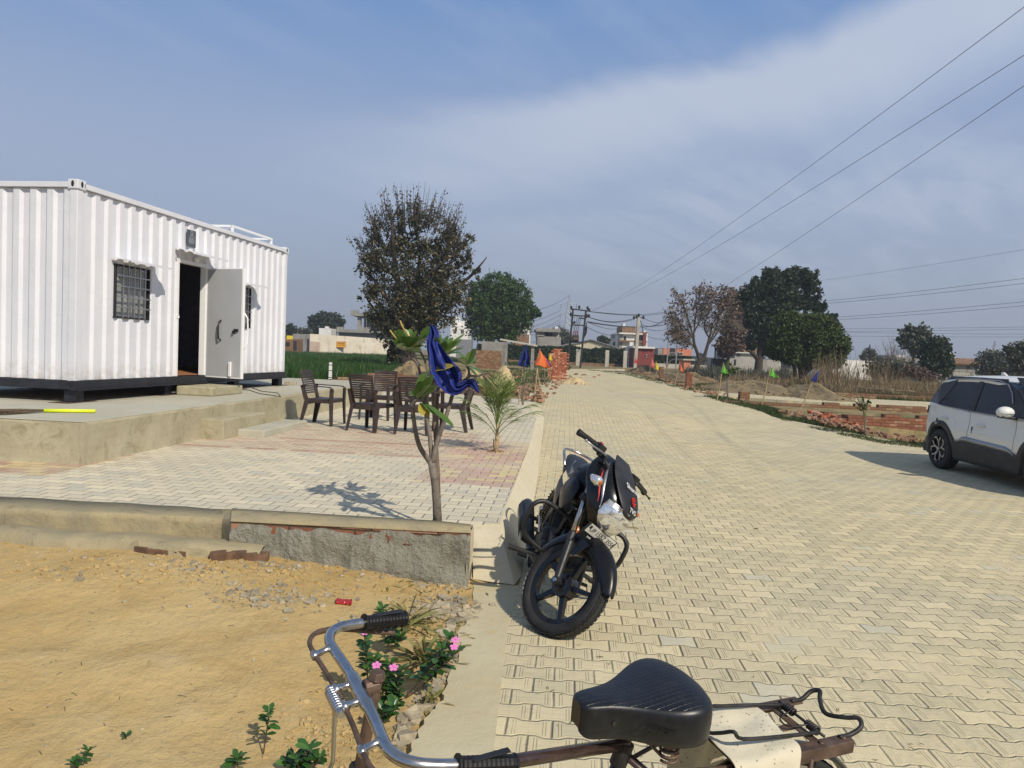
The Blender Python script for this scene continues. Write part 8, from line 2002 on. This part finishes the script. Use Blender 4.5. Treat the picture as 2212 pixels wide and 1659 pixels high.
# distant hazy tree line
for i, (x0, x1, yt, yb, Yd, lab) in enumerate(((560, 900, 748, 764, 260, 'far hazy trees behind the left wall'), (1000, 1420, 752, 775, 260, 'far hazy trees behind the houses'), (1400, 1800, 765, 788, 230, 'far hazy trees behind the half-bare tree'), (1780, 2300, 790, 812, 200, 'far hazy trees along the right horizon'))):
    n = 5000; px = rng.uniform(x0, x1, n); t = rng.uniform(0, 1, n); jag = np.array([.5+.9*mnoise.noise((q*.03, i, 1))+.4*mnoise.noise((q*.11, i, 1)) for q in px])
    a_ = np.array([tuple(D(p, yb, Yd)) for p in px]); hh = np.array([D(p, yt, Yd).z-D(p, yb, Yd).z for p in px]); a_[:, 2] = .3+t*hh*jag.clip(.25, 1.6)*1.2; a_[:, 1] += rng.uniform(0, 10, n)
    tag(quads(a_, 1.6, 'leaf_grey', None, 'treeline'), lab, kind='stuff')
# --- dry reeds, scrub and bare bushes
def reeds(label, box, n, h, w, mat='reed', lean=.3, name='dry_reeds', kind='stuff', clus=60, Yr=None, sprd=2):
    """box in pixels on the ground; arching blades in fans"""
    x0, y0, x1, y1 = box; V = []; F = []; k = 0
    o0 = G((x0+x1)/2, (y0+y1)/2)
    for _ in range(clus):
        g = G(random.uniform(x0, x1), random.uniform(y0, y1)); hh = h*random.uniform(.5, 1.15)
        for _ in range(n//clus):
            a = random.uniform(0, 2*pi); le = abs(random.gauss(0, lean))+.08; d = Vec((math.cos(a)*le, math.sin(a)*le, 1)).normalized(); p = g+Vec((random.gauss(0, .3), random.gauss(0, .3), -.05)); L = hh*random.uniform(.5, 1.1); s_ = Vec((-math.sin(a), math.cos(a), 0))*w
            for i in range(4):
                t = i/3; q = p+d*L*t-Vec((0, 0, .45*L*t*t*le*1.8))+Vec((math.cos(a), math.sin(a), 0))*L*t*t*le*.5; V += [tuple(q-s_*(1-t*.8)), tuple(q+s_*(1-t*.8))]
            for i in range(3): b = k+i*2; F.append((b, b+1, b+3, b+2))
            k += 8
    return tag(fastmesh(name, np.array(V), np.array(F), M[mat], loc=tuple(o0)), label, kind=kind)
reeds('tall dry reeds and scrub in front of the grey house', (1790, 836, 2110, 852), 9000, 1.05, .018, clus=130, lean=.8)
reeds('upright dry reeds in front of the white building', (1760, 828, 1960, 838), 900, 2.6, .022, clus=26, lean=.22)
reeds('dry scrub under the bushy tree', (1560, 815, 1800, 838), 5000, .9, .025, clus=110, lean=.7)
reeds('dark scrub beneath the tallest tree', (1480, 800, 1700, 822), 6000, 1.2, .04, 'leaf_grey', clus=100, lean=.6)
reeds('dry scrub at the right end of the plot', (2050, 838, 2240, 852), 2500, 1.5, .02, 'leaf_grey', clus=50, lean=.4)
reeds('dry weeds on the plot left of the road', (880, 806, 1150, 838), 2500, .5, .012, clus=110, lean=.7)
def bare(label, base, h, n, mat='darkbark', Y=None, spread=.6):
    g = G(*base); e = empty('bare_bush', g, label=label, cat='bush'); mb = MB()
    for _ in range(n):
        a = random.uniform(0, 2*pi); d = Vec((math.cos(a)*random.uniform(0, spread), math.sin(a)*random.uniform(0, spread), 1)).normalized(); p = Vec((random.gauss(0, .3), random.gauss(0, .3), 0)); L = h*random.uniform(.6, 1); q = [p]
        for i in range(5): p = p+d*L/5; d = (d+Vec((random.gauss(0, .16), random.gauss(0, .16), .05))).normalized(); q.append(p.copy())
        mb.tube(q, [.03, .026, .022, .017, .012, .006], 4, cap=False)
        for _ in range(6): i = random.randint(1, 4); b_ = q[i]; mb.tube([b_, b_+Vec((random.gauss(0, .35), random.gauss(0, .35), random.uniform(.2, .7)))*h*.25], [.011, .005], 3, cap=False)
    mb.build('twigs', M[mat], e)
bare('bare grey bush with fanned upright twigs above the reeds', c6(690, 800), 5.6, 60, 'greybark', spread=.55); bare('smaller leafless bush left of the dark leafy tree', c6(860, 780), 4.0, 34, 'greybark'); bare('leafless bush behind the reeds at the right', c6(1780, 830), 4.4, 50, 'greybark', spread=.5); bare('leafless bush at the far right edge', c6(2100, 830), 4.6, 50, 'greybark', spread=.5)
bare('little bare shrub in front of the grey building', c5(1370, 1330), 2.4, 30, 'greybark', spread=1.1)
small('low dark scrub thicket in front of the distant wall, left of the open-crowned tree', c6(560, 800), 60, [(*c6(520, 620), 30, 14, 1), (*c6(620, 660), 30, 18, 1), (*c6(470, 700), 26, 14, .8), (*c6(700, 700), 30, 14, .9), (*c6(800, 660), 24, 16, .7)], 'leaf_grey', .28, 7, 110, hollow=.2)
small('brownish scrub thicket under the dark leafy tree', c6(960, 820), 56, [(*c6(900, 700), 26, 14, .8), (*c6(1000, 740), 26, 12, .8), (*c6(1090, 770), 26, 10, .7)], 'leaf_brown', .22, 7, 110, hollow=.2)
# ---------------------------------------------------------------- near plants and litter
def DZ(px, py, z): return Pz(px, py, z)
def dz_(x, y): return dirtz(x, y)
def c8(x, y): return ((1200+x/2.1067)/1.8516, (2350+y/2.1067)/1.8516)
def gd(px, py):
    z = 0
    for _ in range(8): p = Pz(px, py, z); z = dz_(p.x, p.y) if p.x < .18 else 0
    p.z = z; return p
def vinca(label, foot, shoots, flowers=(), leafn=9, lsize=.052):
    """shoots = [(tip_px, z_tip)] ; leaves in whorls"""
    f = gd(*foot); e = empty('flowering_plant', f, label=label, cat='plant'); 
    for j, (tp, zt) in enumerate(shoots):
        t = Pz(*tp, f.z+zt)-f; st_ = MB(); pts = smoothpath([Vec((0, 0, -.01)), t*.5+Vec((0, 0, -.02)), t], 4); st_.tube(pts, .0028, 5); st_.build('stem', M['rustmetal'], e, smooth=True)
        P = []; Dn = []
        for w in range(leafn):
            u = 1-w/leafn*.62; b_ = Vec((0, 0, 0)).lerp(t, u); nl = 3 if w else 5
            for q in range(nl):
                a = q*2*pi/nl+w*1.3+random.uniform(-.3, .3); r_ = random.uniform(.75, 1.2); P.append(tuple(b_)); Dn.append((math.cos(a)*r_, math.sin(a)*r_, random.uniform(-.1, .65) if w else random.uniform(.3, 1.0)))
        Dn = np.array(Dn); L = lsize*rng.uniform(.7, 1.2, len(P)); V, F = leaf_arr(np.array(P), Dn, L, L*.46, fold=.16, curve=.12); fastmesh('leaves', V, F, M['vinca'], e, smooth=True)
    for (tp, zt) in flowers:
        t = Pz(*tp, f.z+zt)-f; mb = MB()
        up = (Vec((0, -.5, 1))).normalized(); sx = up.cross(Vec((1, 0, 0))).normalized(); sy = up.cross(sx)
        for q in range(5):
            a = 2*pi*q/5; d = sx*math.cos(a)+sy*math.sin(a); s2 = sx*math.cos(a+pi/2)+sy*math.sin(a+pi/2); r_ = .019
            mb.add([t, t+d*r_*.6-s2*.007, t+d*r_-s2*.006+up*.001, t+d*r_*1.05+s2*.006, t+d*r_*.6+s2*.008], [(0, 1, 2, 3, 4)])
        fl = mb.build('flower', M['petal'], e, solid=.0008)
        mb = MB(); mb.ball(t+up*.001, .0025, 6, 4); mb.build('flower_eye', M['redf'], fl)
def strap(label, foot, n, L, mat='drylily', droop=.9):
    f = gd(*foot); e = empty('strap_leaf_plant', f, label=label, cat='plant'); 
    a = rng.uniform(0, 2*pi, n); el = rng.uniform(.15, 1.3, n); Dn = np.stack([np.cos(a)*np.cos(el), np.sin(a)*np.cos(el), np.sin(el)], 1); P = rng.normal(0, .015, (n, 3)); P[:, 2] = 0; Ls = L*rng.uniform(.5, 1.1, n)
    V, F = leaf_arr(P, Dn, Ls, .022, fold=.3, curve=.35); V[:, 2] = np.maximum(V[:, 2], .004); fastmesh('leaf_blades', V, F, M[mat], e, smooth=True)
strap('drying yellow-green strap-leaved clump beside the far grip of the handlebar', c8(900, 330), 46, .26)
strap('drying strap-leaved clump in the middle of the flower bed', c8(1040, 640), 54, .26)
vinca('tall flowering periwinkle in the bed right behind the handlebar, with a pink flower', c8(580, 850), [(c8(545, 420), .34), (c8(560, 560), .22)], [(c8(550, 375), .36)])
vinca('leafy periwinkle with a small pink flower between the handlebar and the clumps', c8(700, 990), [(c8(640, 600), .30), (c8(760, 640), .30), (c8(700, 760), .22), (c8(860, 700), .26), (c8(820, 850), .16)], [(c8(645, 655), .32), (c8(790, 672), .31)], 10)
vinca('periwinkle leaning over the broken slab edge with a pink flower', c8(870, 930), [(c8(1260, 440), .30), (c8(1200, 520), .28), (c8(1310, 560), .24), (c8(1230, 620), .2)], [(c8(1300, 500), .30), (c8(1312, 440), .32)], 7, .06)
vinca('low periwinkle at the foot of the handlebar stem', c8(720, 1120), [(c8(700, 1040), .12), (c8(790, 1000), .14), (c8(830, 940), .12)], (), 6)
vinca('small periwinkle with yellowish lower leaves behind the strap clump', c8(730, 500), [(c8(780, 330), .16), (c8(850, 420), .12), (c8(700, 180), .12)], (), 7, .06)
vinca('single periwinkle shoot standing alone in the sand', (567, 1632), [((581, 1540), .16)], (), 6, .05)
vinca('low periwinkle rosette at the bottom edge of the sand', (515, 1658), [((513, 1640), .06)], (), 4, .055)
vinca('periwinkle beside the hidden front wheel', (655, 1662), [((640, 1640), .10), ((668, 1618), .14), ((690, 1640), .1), ((620, 1650), .06)], (), 6, .055)
vinca('dark little weed at the bottom left of the sand', (172, 1655), [((160, 1645), .03), ((190, 1622), .05)], (), 4, .035)
vinca('tiny weed in the middle of the sand', (272, 1592), [((272, 1588), .02)], (), 3, .025)
strap('thin dry tuft between the broken slab and the clumps', c8(1080, 1000), 20, .14)
# fallen dry leaves and stalks among the plants
n = 260; P = []; Dn = []
for _ in range(n):
    q = c8(random.gauss(1080, 190), random.gauss(420, 260)); p = gd(*q)
    if p.x > .1: continue
    P.append((p.x, p.y, p.z+.006+random.random()*.012)); a = random.uniform(0, 2*pi); Dn.append((math.cos(a), math.sin(a), random.uniform(-.05, .2)))
V, F = leaf_arr(np.array(P), np.array(Dn), rng.uniform(.03, .09, len(P)), .012, fold=.2); tag(fastmesh('leaf_litter', V, F, M['drylily']), 'dead leaves lying under the bed plants', kind='stuff')
# crumbled concrete and pebbles
def stones(name, label, pts, smin, smax, mat, flat=.6):
    mb = MB()
    for p in pts:
        s_ = random.uniform(smin, smax)*(.4+random.random()**3); M3 = Matrix.Rotation(random.uniform(0, 6), 3, 'Z') @ Matrix.Rotation(random.uniform(-.5, .5), 3, 'X')
        vs = [M3 @ Vec((x*s_*random.uniform(.6, 1.1), y*s_*random.uniform(.5, 1), z*s_*flat*random.uniform(.5, 1))) for x in (-.5, .5) for y in (-.5, .5) for z in (-.5, .5)]
        mb.add([v+p for v in vs], [(0, 1, 3, 2), (4, 6, 7, 5), (0, 4, 5, 1), (2, 3, 7, 6), (0, 2, 6, 4), (1, 5, 7, 3)])
    return tag(mb.build(name, mat, bevel=0), label, kind='stuff')
pts = []
for (cx_, cy_, sx_, sy_, n_) in ((1930/1, 0, 0, 0, 0),): pass
for _ in range(330): pts.append(gd(*c8(random.gauss(1250, 130), random.gauss(200, 55))))
for _ in range(240):
    t = random.random(); q = lerp2([c8(1420, 130), c8(1330, 330), c8(1290, 480), c8(1290, 640), c8(1200, 790), c8(1050, 960), c8(1010, 1050), c8(900, 1180), c8(860, 1330)], t); pts.append(gd(q[0]+random.gauss(-6, 8), q[1]+random.gauss(0, 6)))
stones('crumbled_concrete', 'crumbled concrete along the broken slab edge', [p+Vec((0, 0, .006)) for p in pts if p.x < .12], .012, .065, M['stone'])
pts = []
for (x, y, sx_, sy_, n_) in ((420, 1225, 40, 10, 60), (560, 1285, 60, 14, 160), (600, 1225, 50, 8, 80), (760, 1215, 90, 14, 160), (900, 1235, 60, 10, 150), (980, 1262, 30, 10, 100), (250, 1230, 150, 20, 60), (700, 1300, 120, 20, 80)):
    for _ in range(n_): pts.append(gd(random.gauss(x, sx_), random.gauss(y, sy_)))
stones('pebbles', 'pebbles and cement crumbs in the sand below the wall', [p+Vec((0, 0, .004)) for p in pts if p.y < 5.05], .008, .045, M['stone'])
pts = [gd(random.uniform(0, 1000), random.uniform(1180, 1650)) for _ in range(500)]
stones('grit', 'scattered grit on the sandy soil', [p+Vec((0, 0, .001)) for p in pts if p.y < 5.0], .004, .014, M['stone'])
pts = [gd(random.gauss(560, 330), random.gauss(1222, 26)) for _ in range(1500)]+[gd(random.gauss(960, 40), random.gauss(1300, 60)) for _ in range(400)]+[gd(random.gauss(700, 60), random.gauss(1600, 50)) for _ in range(300)]
stones('soil_clods', 'crumbly soil clods in the sand below the wall', [p+Vec((0, 0, .002)) for p in pts if p.y < 5.1 and p.x < .1 and p.x > -6], .008, .035, M['sand'])
# twigs lying on the sand
tw_ = MB()
for k in range(46):
    p = gd(random.uniform(20, 980), random.uniform(1220, 1655)); a = random.uniform(0, pi); L = random.uniform(.006, .045); d = Vec((math.cos(a)*L, math.sin(a)*L, random.uniform(0, .006))); tw_.tube([p+Vec((0, 0, .004)), p+d*.5+Vec((0, 0, .007)), p+d+Vec((0, 0, .005))], .001, 4)
tag(tw_.build('twig_litter', M['darkmetal']), 'small dark twigs scattered on the sand', kind='stuff')
# red foil wrapper
p = gd(743, 1306); e = empty('wrapper', p, label='crumpled shiny red foil wrapper lying on the sand near the handlebar', cat='wrapper')
rows = []
for t in np.linspace(0, 1, 14):
    w = .016*(1+.8*abs(t-.55)); rows.append([Vec((-.045+.09*t, w*math.cos(a)+.004*mnoise.noise((t*9, a*2, 1)), .018+w*.9*math.sin(a)+.006*mnoise.noise((t*9, a*3, 6)))) for a in np.linspace(0, 2*pi, 11)[:-1]])
MB().grid(rows, closed=True).build('foil', M['wrapper'], e)
# yellow fallen leaf on the road, dark leaf, ground cracks
for (px, py, L, W, mat, lab) in ((1350, 1140, .14, .03, 'frangiy', 'long yellow fallen leaf on the road beside the motorcycle'), (1626, 1142, .06, .03, 'drylily', 'small dark fallen leaf on the road right of the motorcycle'), (1285, 1419, .05, .015, 'drylily', 'tiny dry leaf on the paving between the bicycle and the motorcycle')):
    p = Pz(px, py, .008); V, F = leaf_arr(np.array([tuple(p)]), np.array([[1, .12, .05]]), L, W, curve=.1); o = fastmesh('fallen_leaf', V, F, M[mat], loc=tuple(p), smooth=True); tag(o, lab, 'leaf')
n = 240; P = np.array([tuple(Pz(random.uniform(1150, 2200), 880+760*random.random()**1.5, .006)) for _ in range(n)]); a = rng.uniform(0, 2*pi, n)
V, F = leaf_arr(P, np.stack([np.cos(a), np.sin(a), rng.uniform(0, .2, n)], 1), rng.uniform(.008, .04, n), .006); tag(fastmesh('road_litter', V, F, M['drylily']), 'bits of straw and leaf lying on the road', kind='stuff')
SUN_E = 4.3; EXPO = 0.0; SKY_STR = .1
CLOUD_COL = (5.2, 5.9, 7.3)
def SKYC(m, sky, x, y, z):
    g = m.mix(z.ss(-.02, .22), (3.4, 3.95, 5.15), (3.65, 4.5, 6.4))
    g = m.mix(z.ss(.18, .52), g, (1.05, 2.65, 6.0))
    g = m.mix(z.ss(.5, .9), g, (2.2, 2.6, 3.4))
    return m.mix(.12, g, sky.outputs[0])
def CLOUD_FN(m, u, v, x, y, z, n1, n2):
    w = (n1-.5)*.14+(n2-.5)*.04
    t = z-x*.2+w
    band = t.ss(.165, .27)*(1-t.ss(.295, .345))*(x+w*2).ss(-.42, .1)
    low = (n1*.6+n2*.4).ss(.42, .62)*(1-(z+w*.6).ss(.2, .36))*z.ss(.03, .15)*.7*x.ss(-.3, .3)
    wisp = (n1*.5+n2*.5).ss(.48, .7)*z.ss(.2, .35)*.22
    return (band*.95*(.85+n2*.25)).max(low).max(wisp)
HAZE = .0008
hz = MB(); hz.bb(-700, 700, -60, 900, -3, 75)
def hazemat():
    m = Mat('haze_air'); v = m.node('ShaderNodeVolumePrincipled'); v.inputs['Color'].default_value = (.80, .86, .95, 1); v.inputs['Density'].default_value = HAZE; v.inputs['Anisotropy'].default_value = .2
    o = m.node('ShaderNodeOutputMaterial'); m.nt.links.new(v.outputs[0], o.inputs['Volume']); return m.mat
if HAZE > 0: tag(hz.build('haze', hazemat(), fix=True), 'thin pale haze in the air', kind='stuff')
# ---------------------------------------------------------------- camera, light, sky
sc = bpy.context.scene
cam = bpy.data.cameras.new('camera'); co = bpy.data.objects.new('camera', cam); col.objects.link(co)
cam.sensor_width = 36; cam.lens = FPX/2212*36; cam.clip_start = .05; cam.clip_end = 9000
Mc = Matrix((c_right, c_up, -c_fwd)).transposed().to_4x4(); Mc.translation = EP; co.matrix_world = Mc
sc.camera = co
SUNEL, SAZ = R(40), math.atan2(.58, -.815)      # azimuth measured from +Y towards +X
sun = bpy.data.lights.new('sun', 'SUN'); sun.energy = SUN_E; sun.angle = R(.53); sun.color = (1, .91, .76)
so = bpy.data.objects.new('sun', sun); col.objects.link(so)
sd = Vec((math.sin(SAZ)*math.cos(SUNEL), math.cos(SAZ)*math.cos(SUNEL), math.sin(SUNEL)))
so.rotation_euler = sd.to_track_quat('Z', 'Y').to_euler(); so.location = (0, 0, 30)
wd = bpy.data.worlds.new('World'); sc.world = wd; wd.use_nodes = True; nt = wd.node_tree; nt.nodes.clear()
m = Mat('w', nt)
sky = m.node('ShaderNodeTexSky', sky_type='NISHITA'); sky.sun_disc = False; sky.sun_elevation = SUNEL; sky.sun_rotation = SAZ
sky.air_density = 1.3; sky.dust_density = 1.5; sky.ozone_density = 2.0
x, y, z = m.xyz('Generated')
zz = z.max(.0)
skyc = SKYC(m, sky, x, y, z)
# thin high clouds: a plane far overhead, so streaks stretch towards the horizon
inv = (zz+.06)
gx_, gy_ = x/inv, y/inv
a = R(52)     # streak direction
u = gx_*math.cos(a)+gy_*math.sin(a); v = gx_*-math.sin(a)+gy_*math.cos(a)
vec = m.comb(u*.35, v*1.0, 0.3)
warp = m.noise(.7, 3, .5, vec=m.comb(gx_, gy_, 0.0))
n1 = m.noise(.8, 7, .58, vec=m.comb(u*.30+warp*.6, v*.9+warp*.8, .3)); n2 = m.noise(3.2, 7, .6, vec=m.comb(u*.35+warp, v*1.2, 4.0))
cl = CLOUD_FN(m, u, v, x, y, z, n1, n2)
final = m.mix(cl, skyc, CLOUD_COL)
bg = m.node('ShaderNodeBackground'); nt.links.new(final, bg.inputs[0]); bg.inputs[1].default_value = SKY_STR
wo = m.node('ShaderNodeOutputWorld'); nt.links.new(bg.outputs[0], wo.inputs[0])
sc.view_settings.view_transform = 'Standard'; sc.view_settings.look = 'None'; sc.view_settings.exposure = EXPO; sc.view_settings.gamma = 1
sc.render.engine = 'CYCLES'
sc.cycles.max_bounces = 6; sc.cycles.diffuse_bounces = 3; sc.cycles.glossy_bounces = 3; sc.cycles.transmission_bounces = 4; sc.cycles.transparent_max_bounces = 6
sc.cycles.volume_bounces = 0
try: sc.cycles.use_denoising = True
except Exception: pass
